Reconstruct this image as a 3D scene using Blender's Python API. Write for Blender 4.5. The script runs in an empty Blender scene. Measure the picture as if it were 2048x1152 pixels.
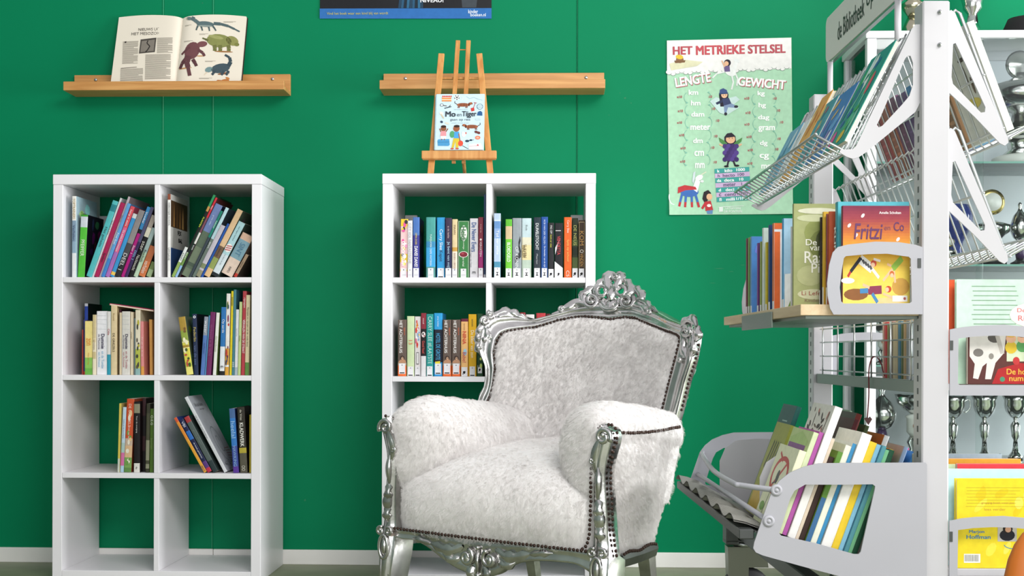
import bpy, bmesh, math, random
from mathutils import Vector, Matrix, Euler
C = bpy.context.scene.collection
SC = bpy.context.scene
R = math.radians
PI = math.pi

# ------------------------------------------------------------------ camera
FPX, CX, HY = 2600.0, 1024.0, 705.0           # focal length (px), centre column, horizon row (frame 2048x1152)
DIST, EYE, YAW, ROLL = 5.10, 0.838, R(2.0), R(0.15)
cam_d = bpy.data.cameras.new('camera'); cam = bpy.data.objects.new('camera', cam_d); C.objects.link(cam)
cam_d.sensor_width = 36; cam_d.lens = FPX * 36 / 2048; cam_d.clip_start = .05
cam_d.shift_y = (HY - 576) / 2048
cam.location = (0, -DIST, EYE)
cam.rotation_euler = (Matrix.Rotation(YAW, 4, 'Z') @ Matrix.Rotation(PI/2, 4, 'X') @ Matrix.Rotation(ROLL, 4, 'Z')).to_euler()
SC.camera = cam
CM = Matrix.Translation(cam.location) @ cam.rotation_euler.to_matrix().to_4x4()

# ------------------------------------------------------------------ light
w = bpy.data.worlds.new('world'); SC.world = w; w.use_nodes = True
w.node_tree.nodes['Background'].inputs[0].default_value = (0.975, 0.955, 0.99, 1)
w.node_tree.nodes['Background'].inputs[1].default_value = 0.50
def area(name, loc, target, sx, sy, power, col=(1, 1, 1)):
    d = bpy.data.lights.new(name, 'AREA'); d.shape = 'RECTANGLE'; d.size = sx; d.size_y = sy; d.energy = power; d.color = col
    o = bpy.data.objects.new(name, d); C.objects.link(o); o.location = loc
    o.rotation_euler = (Vector(target) - Vector(loc)).to_track_quat('-Z', 'Y').to_euler()
    return o
area('ceiling_lamp', (1.9, -5.0, 3.65), (-0.3, 0.0, 0.5), 3.0, 1.4, 125, (1.0, 0.985, 0.965))
area('window_front_right', (0.75, -6.4, 1.3), (-0.1, -0.3, 0.7), 3.0, 2.0, 36, (0.97, 0.985, 1.0))
area('window_right', (4.3, -1.7, 1.25), (0.0, -0.8, 0.6), 2.6, 1.9, 230, (0.97, 0.985, 1.0))
area('fill_rear', (-2.0, -7.8, 1.6), (0.6, 0.0, 0.8), 3.0, 2.0, 40, (0.97, 0.985, 1.0))  # added fill lamp behind the camera, brightens the left-facing sides; no real window
SC.view_settings.view_transform = 'Standard'; SC.view_settings.look = 'None'
SC.view_settings.gamma = 1; SC.view_settings.use_curve_mapping = False
SC.view_settings.exposure = 0.48
SC.cycles.use_denoising = True
SC.cycles.max_bounces = 8; SC.cycles.transparent_max_bounces = 16

# ------------------------------------------------------------------ pixel -> place
def ray(px, py):
    return (CM.to_3x3() @ Vector(((px - CX) / FPX, (HY - py) / FPX, -1))).normalized()
def at(px, py, Y):                     # the point of the plane y = Y seen at a pixel
    d = ray(px, py); o = CM.translation
    return o + d * ((Y - o.y) / d.y)
def at_x(px, py, X):
    d = ray(px, py); o = CM.translation
    return o + d * ((X - o.x) / d.x)
def at_z(px, py, Z):
    d = ray(px, py); o = CM.translation
    return o + d * ((Z - o.z) / d.z)
def at_depth(px, py, zc):              # at a distance along the camera axis
    return CM @ Vector(((px - CX) / FPX * zc, (HY - py) / FPX * zc, -zc))
def px_of(p):
    q = CM.inverted() @ Vector(p); zc = -q.z
    return CX + q.x / zc * FPX, HY - q.y / zc * FPX, zc

# ------------------------------------------------------------------ colours and materials
def lin(h):
    if not isinstance(h, str): return tuple(h)
    h = h.lstrip('#')
    if len(h) == 3: h = ''.join(c * 2 for c in h)
    v = [int(h[i:i+2], 16) / 255 for i in (0, 2, 4)]
    return tuple(((c + .055) / 1.055) ** 2.4 if c > .04045 else c / 12.92 for c in v)
MATS = {}
def mat(name, col, rough=.5, metal=0, noise=0, nscale=8, bump=0, bscale=200, spec=.5, stretch=None, coat=0, sheen=0):
    if name in MATS: return MATS[name]
    m = bpy.data.materials.new(name); m.use_nodes = True; nt = m.node_tree; b = nt.nodes['Principled BSDF']
    c = lin(col)
    b.inputs['Base Color'].default_value = (*c, 1); b.inputs['Roughness'].default_value = rough
    b.inputs['Metallic'].default_value = metal; b.inputs['Specular IOR Level'].default_value = spec
    if coat: b.inputs['Coat Weight'].default_value = coat; b.inputs['Coat Roughness'].default_value = .15
    if sheen: b.inputs['Sheen Weight'].default_value = sheen; b.inputs['Sheen Roughness'].default_value = .5
    tc = nt.nodes.new('ShaderNodeTexCoord'); src = tc.outputs['Object']
    if stretch:
        mp = nt.nodes.new('ShaderNodeMapping'); mp.inputs['Scale'].default_value = stretch
        nt.links.new(src, mp.inputs[0]); src = mp.outputs[0]
    if noise:
        n = nt.nodes.new('ShaderNodeTexNoise'); n.inputs['Scale'].default_value = nscale; n.inputs['Detail'].default_value = 5
        r = nt.nodes.new('ShaderNodeMapRange'); r.inputs['From Min'].default_value = .3; r.inputs['From Max'].default_value = .7
        r.inputs['To Min'].default_value = 1 - noise; r.inputs['To Max'].default_value = 1 + noise
        mx = nt.nodes.new('ShaderNodeVectorMath'); mx.operation = 'SCALE'; mx.inputs[0].default_value = c
        nt.links.new(src, n.inputs['Vector']); nt.links.new(n.outputs['Fac'], r.inputs['Value'])
        nt.links.new(r.outputs[0], mx.inputs['Scale']); nt.links.new(mx.outputs[0], b.inputs['Base Color'])
    if bump:
        n = nt.nodes.new('ShaderNodeTexNoise'); n.inputs['Scale'].default_value = bscale; n.inputs['Detail'].default_value = 4
        bp = nt.nodes.new('ShaderNodeBump'); bp.inputs['Strength'].default_value = bump; bp.inputs['Distance'].default_value = .004
        nt.links.new(src, n.inputs['Vector']); nt.links.new(n.outputs['Fac'], bp.inputs['Height'])
        nt.links.new(bp.outputs[0], b.inputs['Normal'])
    MATS[name] = m
    return m
def print_mat(name, rough, spec=.5, noise=.06):      # printed paper and card: colours come with the mesh
    m = bpy.data.materials.new(name); m.use_nodes = True; nt = m.node_tree; b = nt.nodes['Principled BSDF']
    a = nt.nodes.new('ShaderNodeVertexColor'); a.layer_name = 'Col'
    n = nt.nodes.new('ShaderNodeTexNoise'); n.inputs['Scale'].default_value = 60; n.inputs['Detail'].default_value = 4
    tc = nt.nodes.new('ShaderNodeTexCoord'); nt.links.new(tc.outputs['Object'], n.inputs['Vector'])
    r = nt.nodes.new('ShaderNodeMapRange'); r.inputs['From Min'].default_value = .3; r.inputs['From Max'].default_value = .7
    r.inputs['To Min'].default_value = 1 - noise; r.inputs['To Max'].default_value = 1 + noise
    mx = nt.nodes.new('ShaderNodeVectorMath'); mx.operation = 'SCALE'
    nt.links.new(n.outputs['Fac'], r.inputs['Value']); nt.links.new(a.outputs['Color'], mx.inputs[0])
    nt.links.new(r.outputs[0], mx.inputs['Scale']); nt.links.new(mx.outputs[0], b.inputs['Base Color'])
    b.inputs['Roughness'].default_value = rough; b.inputs['Specular IOR Level'].default_value = spec
    return m
def glass_mat(name, tint=(.93, .98, .96), refl=.06):
    m = bpy.data.materials.new(name); m.use_nodes = True; nt = m.node_tree; nt.nodes.remove(nt.nodes['Principled BSDF'])
    t = nt.nodes.new('ShaderNodeBsdfTransparent'); t.inputs[0].default_value = (*tint, 1)
    g = nt.nodes.new('ShaderNodeBsdfGlossy'); g.inputs['Roughness'].default_value = .02
    f = nt.nodes.new('ShaderNodeFresnel'); f.inputs[0].default_value = 1.45
    x = nt.nodes.new('ShaderNodeMixShader')
    nt.links.new(f.outputs[0], x.inputs[0]); nt.links.new(t.outputs[0], x.inputs[1]); nt.links.new(g.outputs[0], x.inputs[2])
    nt.links.new(x.outputs[0], nt.nodes['Material Output'].inputs[0])
    return m

M_PRINT = print_mat('printed_gloss', .45, .22)
M_PAPER = print_mat('printed_matte', .7, .3)

# ------------------------------------------------------------------ mesh builder
class MB:
    def __init__(s): s.v = []; s.f = []; s.c = []; s.sm = []
    def add(s, vs, fs, col=(1, 1, 1), smooth=False):
        b = len(s.v); s.v += [tuple(p) for p in vs]
        one = not (isinstance(col, list))
        for i, f in enumerate(fs):
            s.f.append([b + k for k in f]); s.c.append(lin(col) if one else lin(col[i])); s.sm.append(smooth)
        return s
    def box(s, x0, x1, y0, y1, z0, z1, col=(1, 1, 1), b=0):
        if b <= 0:
            vs = [(x, y, z) for z in (z0, z1) for y in (y0, y1) for x in (x0, x1)]
            return s.add(vs, [(0, 2, 3, 1), (4, 5, 7, 6), (0, 1, 5, 4), (2, 6, 7, 3), (0, 4, 6, 2), (1, 3, 7, 5)], col)
        lo = Vector((x0, y0, z0)); hi = Vector((x1, y1, z1)); vs = []; ix = {}
        for sx in (0, 1):
            for sy in (0, 1):
                for sz in (0, 1):
                    sg = (sx, sy, sz)
                    for ax in range(3):
                        p = [(hi[k] - b if sg[k] else lo[k] + b) for k in range(3)]
                        p[ax] = hi[ax] if sg[ax] else lo[ax]
                        ix[(sg, ax)] = len(vs); vs.append(p)
        fs = []
        for ax in range(3):
            o1, o2 = [k for k in range(3) if k != ax]
            for sd in (0, 1):
                q = []
                for a_, b_ in ((0, 0), (1, 0), (1, 1), (0, 1)):
                    g = [0, 0, 0]; g[ax] = sd; g[o1] = a_; g[o2] = b_; q.append(ix[(tuple(g), ax)])
                fs.append(q)
            for a_ in (0, 1):
                for b_ in (0, 1):
                    g0 = [0, 0, 0]; g1 = [0, 0, 0]; g1[ax] = 1
                    for g in (g0, g1): g[o1] = a_; g[o2] = b_
                    fs.append([ix[(tuple(g0), o1)], ix[(tuple(g1), o1)], ix[(tuple(g1), o2)], ix[(tuple(g0), o2)]])
        for sx in (0, 1):
            for sy in (0, 1):
                for sz in (0, 1): fs.append([ix[((sx, sy, sz), k)] for k in range(3)])
        cen = (lo + hi) / 2
        out = []
        for f in fs:
            p = [Vector(vs[k]) for k in f]; n = (p[1] - p[0]).cross(p[2] - p[0]); m_ = sum(p, Vector()) / len(p)
            out.append(f if n.dot(m_ - cen) > 0 else f[::-1])
        return s.add(vs, out, col)
    def tube(s, pts, r, n=8, col=(1, 1, 1), cap=True, closed=False):
        pts = [Vector(p) for p in pts]; N = len(pts)
        rs = r if isinstance(r, (list, tuple)) else [r] * N
        vs = []; up = None
        for i, p in enumerate(pts):
            a = pts[i-1] if (i > 0 or closed) else p; b_ = pts[(i+1) % N] if (i < N-1 or closed) else p
            t = (b_ - a).normalized()
            if up is None:
                up = t.orthogonal().normalized()
            up = (up - t * up.dot(t))
            up = up.normalized() if up.length > 1e-6 else t.orthogonal().normalized()
            sd = t.cross(up)
            for k in range(n):
                an = 2 * PI * k / n
                vs.append(p + (up * math.cos(an) + sd * math.sin(an)) * rs[i])
        fs = []
        for i in range(N if closed else N - 1):
            j = (i + 1) % N
            for k in range(n):
                fs.append((i*n + k, i*n + (k+1) % n, j*n + (k+1) % n, j*n + k))
        if cap and not closed:
            fs.append(tuple(range(n))[::-1]); fs.append(tuple((N-1)*n + k for k in range(n)))
        return s.add(vs, fs, col, True)
    def lathe(s, prof, n=20, cen=(0, 0, 0), col=(1, 1, 1), cols=None, flute=0, fl_n=12):
        vs = []; cx, cy, cz = cen
        for r, z in prof:
            for k in range(n):
                a = 2 * PI * k / n
                vs.append((cx + r * math.cos(a), cy + r * math.sin(a), cz + z))
        fs = []; cc = []
        for i in range(len(prof) - 1):
            for k in range(n):
                fs.append((i*n + k, i*n + (k+1) % n, (i+1)*n + (k+1) % n, (i+1)*n + k)); cc.append(cols[i] if cols else col)
        fs.append(tuple(range(n))[::-1]); cc.append(cols[0] if cols else col)
        fs.append(tuple((len(prof)-1)*n + k for k in range(n))); cc.append(cols[-1] if cols else col)
        return s.add(vs, fs, cc, True)
    def grid(s, rows, col=(1, 1, 1), smooth=True, close_u=False, close_v=False, flip=False):
        n = len(rows[0]); vs = [p for r_ in rows for p in r_]; fs = []
        for i in range(len(rows) if close_v else len(rows) - 1):
            j = (i + 1) % len(rows)
            for k in range(n if close_u else n - 1):
                l = (k + 1) % n
                f = (i*n + k, i*n + l, j*n + l, j*n + k)
                fs.append(f[::-1] if flip else f)
        return s.add(vs, fs, col, smooth)
    def prism(s, poly, M, th, col=(1, 1, 1), holes=(), smooth=False):
        """flat plate: 2-D outline (and holes) in the plane of M (4x4), thickness th along its z"""
        bm = bmesh.new(); loops = [list(poly)] + [list(h) for h in holes]; edges = []
        for lp in loops:
            vv = [bm.verts.new((x, y, 0)) for x, y in lp]
            edges += [bm.edges.new((vv[i], vv[(i+1) % len(vv)])) for i in range(len(vv))]
        bmesh.ops.triangle_fill(bm, use_beauty=True, use_dissolve=False, edges=edges, normal=(0, 0, 1))
        bm.verts.index_update()
        base = [v.co.copy() for v in bm.verts]; n = len(base)
        fs = []
        for f in bm.faces:
            q = [v.index for v in f.verts]
            if f.normal.z < 0: q = q[::-1]
            fs.append([k + n for k in q]); fs.append(q[::-1])
        i0 = 0
        for li, lp in enumerate(loops):
            m_ = len(lp); ar = sum(lp[i][0]*lp[(i+1) % m_][1] - lp[(i+1) % m_][0]*lp[i][1] for i in range(m_))
            for i in range(m_):
                a, b_ = i0 + i, i0 + (i+1) % m_
                q = (a, b_, b_ + n, a + n)
                fs.append(q if (ar > 0) == (li == 0) else q[::-1])
            i0 += m_
        vs = [M @ p for p in base] + [M @ (p + Vector((0, 0, th))) for p in base]
        bm.free()
        return s.add(vs, fs, col, smooth)
    def poly(s, pts, M, z=0, col=(1, 1, 1)):     # one flat printed shape
        return s.add([M @ Vector((x, y, z)) for x, y in pts], [tuple(range(len(pts)))], col)
    def ball(s, c, rx, ry, rz, n=10, m=7, col=(1, 1, 1), M=None):
        vs = []; fs = []; c = Vector(c)
        for i in range(m + 1):
            th = PI * i / m
            for k in range(n):
                a = 2 * PI * k / n
                p = Vector((rx * math.sin(th) * math.cos(a), ry * math.sin(th) * math.sin(a), rz * math.cos(th)))
                vs.append(c + (M @ p if M else p))
        for i in range(m):
            for k in range(n): fs.append((i*n + k, (i+1)*n + k, (i+1)*n + (k+1) % n, i*n + (k+1) % n))
        return s.add(vs, fs, col, True)
    def build(s, name, m=None, parent=None, M=None, sharp=None):
        me = bpy.data.meshes.new(name); me.from_pydata([M @ Vector(p) for p in s.v] if M else s.v, [], s.f)
        me.polygons.foreach_set('use_smooth', s.sm)
        ca = me.color_attributes.new('Col', 'FLOAT_COLOR', 'CORNER'); buf = []
        for p, c in zip(me.polygons, s.c): buf += [c[0], c[1], c[2], 1.0] * p.loop_total
        ca.data.foreach_set('color', buf)
        if sharp: me.set_sharp_from_angle(angle=R(sharp))
        if m: me.materials.append(m)
        me.update()
        o = bpy.data.objects.new(name, me); C.objects.link(o)
        if parent: o.parent = parent
        return o
def tag(o, label, cat, group=None):
    o['label'] = label; o['category'] = cat
    if group: o['group'] = group
    return o
def thing(name, label, cat, loc=(0, 0, 0), rot=(0, 0, 0), group=None):
    o = bpy.data.objects.new(name, None); C.objects.link(o); o.location = loc; o.rotation_euler = rot; o.empty_display_size = .05
    return tag(o, label, cat, group)
def struct(o): o['kind'] = 'structure'; return o
def stuff(o): o['kind'] = 'stuff'; return o
def rrect(x0, x1, y0, y1, r, n=5):
    out = []
    for cx, cy, a0 in ((x1-r, y0+r, -90), (x1-r, y1-r, 0), (x0+r, y1-r, 90), (x0+r, y0+r, 180)):
        for k in range(n + 1):
            a = R(a0 + 90 * k / n); out.append((cx + r*math.cos(a), cy + r*math.sin(a)))
    return out
def ell(cx, cy, rx, ry=None, n=14, rot=0):
    ry = rx if ry is None else ry
    c, s_ = math.cos(R(rot)), math.sin(R(rot))
    return [(cx + rx*math.cos(t)*c - ry*math.sin(t)*s_, cy + rx*math.cos(t)*s_ + ry*math.sin(t)*c) for t in (2*PI*k/n for k in range(n))]
def line2(p, q, w_):
    (x0, y0), (x1, y1) = p, q; l = math.hypot(x1-x0, y1-y0) or 1e-9; nx, ny = -(y1-y0)/l*w_/2, (x1-x0)/l*w_/2
    return [(x0+nx, y0+ny), (x0-nx, y0-ny), (x1-nx, y1-ny), (x1+nx, y1+ny)]
def smooth_path(pts, n=6, closed=False):      # Catmull-Rom through the points
    pts = [Vector(p) for p in pts]; out = []; N = len(pts)
    for i in range(N if closed else N - 1):
        p0 = pts[(i-1) % N] if (closed or i > 0) else pts[0]; p1 = pts[i]; p2 = pts[(i+1) % N]
        p3 = pts[(i+2) % N] if (closed or i + 2 < N) else pts[-1]
        for k in range(n):
            t = k / n
            out.append(.5*((2*p1) + (p2-p0)*t + (2*p0-5*p1+4*p2-p3)*t*t + (3*p1-p0-3*p2+p3)*t**3))
    if not closed: out.append(pts[-1])
    return out
def resample(pts, n):
    pts = [Vector(p) for p in pts]; L = [0]
    for a, b_ in zip(pts, pts[1:]): L.append(L[-1] + (b_-a).length)
    out = []; j = 0
    for k in range(n):
        t = L[-1] * k / (n - 1)
        while j < len(pts) - 2 and L[j+1] < t: j += 1
        f = (t - L[j]) / max(1e-9, L[j+1] - L[j]); out.append(pts[j].lerp(pts[j+1], min(1, max(0, f))))
    return out

# ------------------------------------------------------------------ lettering
TEXTS = []
INK = {}
def ink(col):
    k = str(col)
    if k not in INK:
        INK[k] = mat('ink_' + k.strip('#()').replace(', ', '_')[:24], col, .5)
    return INK[k]
def text(name, s_, M, width, height, col, parent, bold=0.0, align='CENTER', shear=0, squash=False, spacing=1.0):
    """letters lying in the plane of M, fitted into width x height around its origin"""
    cu = bpy.data.curves.new(name, 'FONT'); cu.body = s_; cu.size = 1; cu.align_x = 'LEFT'; cu.align_y = 'BOTTOM_BASELINE'
    cu.resolution_u = 3; cu.shear = shear; cu.space_character = spacing; cu.fill_mode = 'FRONT'
    cu.materials.append(ink(col))
    o = bpy.data.objects.new(name, cu); C.objects.link(o); o.parent = parent
    TEXTS.append((o, M.copy(), width, height, align, squash, bold))
    return o
def finish_texts():
    bpy.context.view_layer.update()
    dg = bpy.context.evaluated_depsgraph_get()
    for o, M, wd, ht, al, sq, bo in TEXTS:
        ev = o.evaluated_get(dg); me = bpy.data.meshes.new_from_object(ev)
        cu = o.data
        if not me.vertices: continue
        xs = [v.co.x for v in me.vertices]; ys = [v.co.y for v in me.vertices]
        x0, x1, y0, y1 = min(xs), max(xs), min(ys), max(ys)
        sx = wd / max(1e-6, x1 - x0); sy = ht / max(1e-6, y1 - y0)
        if not sq:
            sx = min(sx, sy * 1.25); sy = min(sy, sx * 2.2)
        cx = (x0 + x1) / 2 if al == 'CENTER' else (x0 if al == 'LEFT' else x1); cy = (y0 + y1) / 2
        off = 0 if al == 'CENTER' else (-wd/2 if al == 'LEFT' else wd/2)
        vs = [((v.co.x - cx) * sx + off, (v.co.y - cy) * sy) for v in me.vertices]; fs = [tuple(p.vertices) for p in me.polygons]; nv = len(vs)
        sh_ = [(0, 0)] if not bo else [(-bo, -bo*.5), (bo, bo*.5), (-bo, bo*.5), (bo, -bo*.5)]      # heavy type: the strokes laid over themselves
        m2 = bpy.data.meshes.new(o.name)
        m2.from_pydata([M @ Vector((x + a_*sx, y + b_*sy, k * 4e-5)) for k, (a_, b_) in enumerate(sh_) for x, y in vs], [], [tuple(i + k*nv for i in f) for k in range(len(sh_)) for f in fs])
        for mt_ in me.materials: m2.materials.append(mt_)
        bpy.data.meshes.remove(me); me = m2
        n = bpy.data.objects.new(o.name, me); 
        nm = o.name; par = o.parent
        bpy.data.objects.remove(o); n.name = nm
        C.objects.link(n); n.parent = par
        bpy.data.curves.remove(cu)
def frame(o, xdir, ydir):                # 4x4 with given origin and in-plane axes
    x = Vector(xdir).normalized(); z = x.cross(Vector(ydir)).normalized(); y = z.cross(x)
    m = Matrix((x, y, z)).transposed().to_4x4(); m.translation = Vector(o)
    return m
# ================================================================== the room
M_WALL = mat('green_wall_paint', (.0003, .196, .082), .55, noise=.05, nscale=1.3, bump=.03, bscale=260, spec=.10)
M_SEAM = mat('green_seam_strip', (.004, .25, .11), .45)
M_GAP = mat('green_gap', (.002, .10, .045), .6)
M_WHITE = mat('white_laminate', '#e9e7ea', .38, noise=.015, nscale=3)
M_SKIRT = mat('white_painted_skirting', '#e8e6e2', .5, noise=.04, nscale=5)
M_FLOOR = mat('olive_linoleum', '#80866a', .45, noise=.12, nscale=9)
M_CEIL = mat('white_ceiling', '#e8e8e6', .9)
M_SIDEWALL = mat('grey_green_side_wall', '#6d7a74', .8)
M_GREYWALL = mat('pale_plaster', '#c9cac6', .9)
wall = struct(MB().box(-2.85, 5, .006, .15, 0, 3.2).build('wall_back', M_GAP))
seams = [-2.85, at(326.5, 280, 0).x, at(426.5, 280, 0).x, at(1154, 250, 0).x, 5]
for a, b_ in zip(seams, seams[1:]):
    MB().box(a + .0018, b_ - .0018, 0, .0065, 0, 3.2, b=.0016).build('panel', M_WALL, wall)
for s_, wd in zip(seams[1:4], (.0028, .0028, .0012)):
    MB().box(s_ - wd, s_ + wd * .6, -.0022, .004, .06, 3.2, b=.0008).build('seam_strip', M_SEAM, wall)
sc_ = MB(); rs_ = random.Random(12)
for k, (px, py, w_, h_) in enumerate(((1438, 537, 22, 1.4), (1462, 543, 12, 1.2), (1425, 566, 14, 1), (1250, 196, 5, 4), (1262, 206, 3, 2), (1240, 186, 2, 2), (1218, 230, 2, 2), (405, 6, 3, 2), (1485, 530, 10, 1), (610, 1000, 4, 5))):
    c = at(px, py, 0); a_ = .5 * w_ / 510; b_ = .5 * h_ / 510
    sc_.add([(c.x - a_, -.0008, c.z), (c.x - a_*.3, -.0008, c.z - b_), (c.x + a_, -.0008, c.z - b_*.4), (c.x + a_*.4, -.0008, c.z + b_)], [(0, 1, 2, 3)], '#2f7f58')
stuff(sc_.build('scuff_marks', M_PAPER, wall))
struct(MB().box(-2.85, 5, -9, .15, -.1, 0).build('floor', M_FLOOR))
xs = [-2.85, at(426, 1110, -.012).x, 5]
bb = struct(MB().box(-2.85, xs[1] - .0008, -.012, 0, 0, .059, b=.002).build('baseboard_back', M_SKIRT))
MB().box(xs[1] + .0008, 5, -.012, 0, 0, .0585, b=.002).build('board', M_SKIRT, bb)
struct(MB().box(-3.0, -2.85, -9, .15, 0, 3.2).build('wall_left', M_SIDEWALL))
struct(MB().box(-3.0, 5, -9.1, -9, 0, 3.2).build('wall_front', M_GREYWALL))

# ================================================================== bookcases
SHELF_Z = {}
def bookcase(name, label, x0, front, wid=.77, dep=.39, hgt=1.485):
    t = thing(name, label, 'bookcase', (x0, front, 0), group='white open bookcases')
    T, S, D = .0365, .0365, .019
    cell = (hgt - .037 - .0365 - 3 * D) / 4
    MB().box(0, wid, 0, dep, hgt - .037, hgt, b=.0015).build('top_board', M_WHITE, t)
    MB().box(.001, S, .001, dep, 0, hgt - .0375, b=.0012).build('side_panel', M_WHITE, t)
    MB().box(wid - S, wid - .001, .001, dep, 0, hgt - .0375, b=.0012).build('side_panel', M_WHITE, t)
    MB().box(S + .0005, wid - S - .0005, .001, dep, 0, .0365, b=.0012).build('bottom_board', M_WHITE, t)
    z = .0365; tops = [z]
    for k in range(4):
        xm = wid / 2
        MB().box(xm - D/2, xm + D/2, .003, dep, z + .0003, z + cell - .0003, b=.001).build('divider', M_WHITE, t)
        z += cell
        if k < 3:
            MB().box(S + .0005, wid - S - .0005, .002, dep, z, z + D, b=.001).build('shelf', M_WHITE, t)
            z += D; tops.append(z)
    SHELF_Z[name] = tops[::-1]            # top row first
    return t
LF, RF = -.405, -.425
xl = (at(104, 360, LF).x + at(525, 360, LF).x - .77) / 2
xr = (at(763.5, 360, RF).x + at(1193, 360, RF).x - .77) / 2
bcL = bookcase('bookcase', 'white open bookcase standing under the ledge with the open picture book', xl, LF)
SHELF_Z['L'] = SHELF_Z['bookcase']
bcR = bookcase('bookcase', 'white open bookcase behind the silver armchair, easel on its top', xr, RF, hgt=1.483)
SHELF_Z['R'] = SHELF_Z['bookcase']
for x_ in (.0365 + .002, .77 - .0365 - .05):
    MB().box(x_, x_ + .048, .372, .385, 1.318, 1.372, b=.002).build('wall_bracket', M_WHITE, bcR)
MB().box(.0365 + .002, .0365 + .05, .372, .385, 1.318, 1.372, b=.002).build('wall_bracket', M_WHITE, bcL)

# ================================================================== picture ledges
def wood_mat(name, c0, c1, rough=.4, sc=(.6, 9, 9), wave=6):
    m = bpy.data.materials.new(name); m.use_nodes = True; nt = m.node_tree; b = nt.nodes['Principled BSDF']
    tc = nt.nodes.new('ShaderNodeTexCoord'); mp = nt.nodes.new('ShaderNodeMapping'); mp.inputs['Scale'].default_value = sc
    n = nt.nodes.new('ShaderNodeTexNoise'); n.inputs['Scale'].default_value = wave; n.inputs['Detail'].default_value = 6; n.inputs['Distortion'].default_value = .6
    r = nt.nodes.new('ShaderNodeValToRGB'); r.color_ramp.elements[0].position = .35; r.color_ramp.elements[1].position = .68
    r.color_ramp.elements[0].color = (*lin(c0), 1); r.color_ramp.elements[1].color = (*lin(c1), 1)
    nt.links.new(tc.outputs['Object'], mp.inputs[0]); nt.links.new(mp.outputs[0], n.inputs['Vector'])
    nt.links.new(n.outputs['Fac'], r.inputs[0]); nt.links.new(r.outputs[0], b.inputs['Base Color'])
    b.inputs['Roughness'].default_value = rough
    return m
M_BAMBOO = wood_mat('bamboo', '#b98144', '#cf9a5a', .4)
M_EASEL = wood_mat('beech', '#bb7b3a', '#d29a58', .45, (9, 9, .8))
M_STEEL = mat('brushed_steel', '#b9bdbd', .3, 1)
def ledge(label, xa, xb, z0):
    L = xb - xa
    t = thing('picture_ledge', label, 'shelf', (xa, 0, z0), group='wooden picture ledges')
    MB().box(0, L, -.016, -.0005, 0, .083, b=.001).build('back_rail', M_BAMBOO, t)
    MB().box(0, L, -.115, -.0165, 0, .014, b=.001).build('ledge_board', M_BAMBOO, t)
    MB().box(0, L, -.131, -.1155, 0, .034, b=.0012).build('front_lip', M_BAMBOO, t)
    for x_ in (.085 * L / .85, L - .07):
        o = MB().lathe([(.0065, 0), (.0065, .0015), (.003, .003)], 12).build('screw', M_STEEL, t)
        o.location = (x_, -.0161, .064); o.rotation_euler = (PI/2, 0, 0)
    return t
zL = at(360, 193, 0).z; zR = at(980, 190.5, 0).z
ledge('bamboo picture ledge holding the open dinosaur book', at(151.5, 170, 0).x, at(582, 170, 0).x, zL)
ledge('bamboo picture ledge on the wall behind the easel', at(768, 170, 0).x, at(1208, 170, 0).x, zR)
# ================================================================== books
M_PAGES = mat('book_pages', '#e6dfcd', .85, noise=.05, nscale=4, stretch=(900, 6, 6))
RNG = random.Random(5)
def shade(c, k):
    c = lin(c); return tuple(min(1, x * k) for x in c)
def book_body(root, t, d, h, spine, front='#888888', back=None, hard=False, art=0, seed=0, pages=True):
    """upright book: x thickness (0..t), spine face at y = 0, depth to y = d, height z. front = the +x board."""
    back = back or front
    b = .0022 if hard else .0007
    m = MB()
    bands = spine if isinstance(spine, list) else [(0, 1, spine)]
    zs = sorted(set([0.0, 1.0] + [v for a_ in bands for v in a_[:2]]))
    def colat(f):
        c = bands[0][2]
        for a0, a1, cc in bands:
            if a0 <= f <= a1: c = cc
        return c
    bul = min(.0016, t * .08)
    xs = [0, .12*t, .5*t, .88*t, t]; ys = [bul, bul*.25, 0, bul*.25, bul]
    for i, (z0, z1) in enumerate(zip(zs, zs[1:])):
        c = colat((z0 + z1) / 2)
        for k in range(4):
            m.add([(xs[k], ys[k], z0*h), (xs[k+1], ys[k+1], z0*h), (xs[k+1], ys[k+1], z1*h), (xs[k], ys[k], z1*h)], [(0, 1, 2, 3)], c, True)
    cs = colat(.99); cb = colat(.01)
    m.add([(x, y, h) for x, y in zip(xs, ys)] + [(t, b + bul, h), (0, b + bul, h)], [tuple(range(7))], cs)
    m.add([(x, y, 0) for x, y in zip(xs, ys)] + [(t, b + bul, 0), (0, b + bul, 0)], [tuple(range(7))[::-1]], cb)
    m.box(0, b, bul, d, 0, h, back); m.box(t - b, t, bul, d, 0, h, front)
    rr = random.Random(seed)
    if art:                                          # printed cover picture as irregular flat patches
        fc = lin(front)
        for k in range(art):
            cy = rr.uniform(.2, .85) * d; cz = rr.uniform(.1, .9) * h; rx = rr.uniform(.06, .2) * d; rz = rr.uniform(.04, .16) * h
            col = tuple(max(.005, min(.9, c * rr.uniform(.3, 2.2) + rr.uniform(-.02, .12))) for c in fc)
            pts = [(t + .0003 + k*1e-5, cy + rx*math.cos(a)*rr.uniform(.6, 1), cz + rz*math.sin(a)*rr.uniform(.6, 1)) for a in (2*PI*j/9 for j in range(9))]
            if min(p[1] for p in pts) > bul and max(p[1] for p in pts) < d and min(p[2] for p in pts) > 0 and max(p[2] for p in pts) < h:
                m.add(pts, [tuple(range(9))], col)
    m.build('cover', M_PRINT, root)
    i = .003 if hard else .0006
    if pages: MB().box(b, t - b, bul + b, d - i, i if hard else .0005, h - i).build('page_block', M_PAGES, root)
def spine_frame(t, z, x=None):            # letters reading downwards on the spine face
    return frame((t/2 if x is None else x, -.0022, z), (0, 0, -1), (1, 0, 0))
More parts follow.
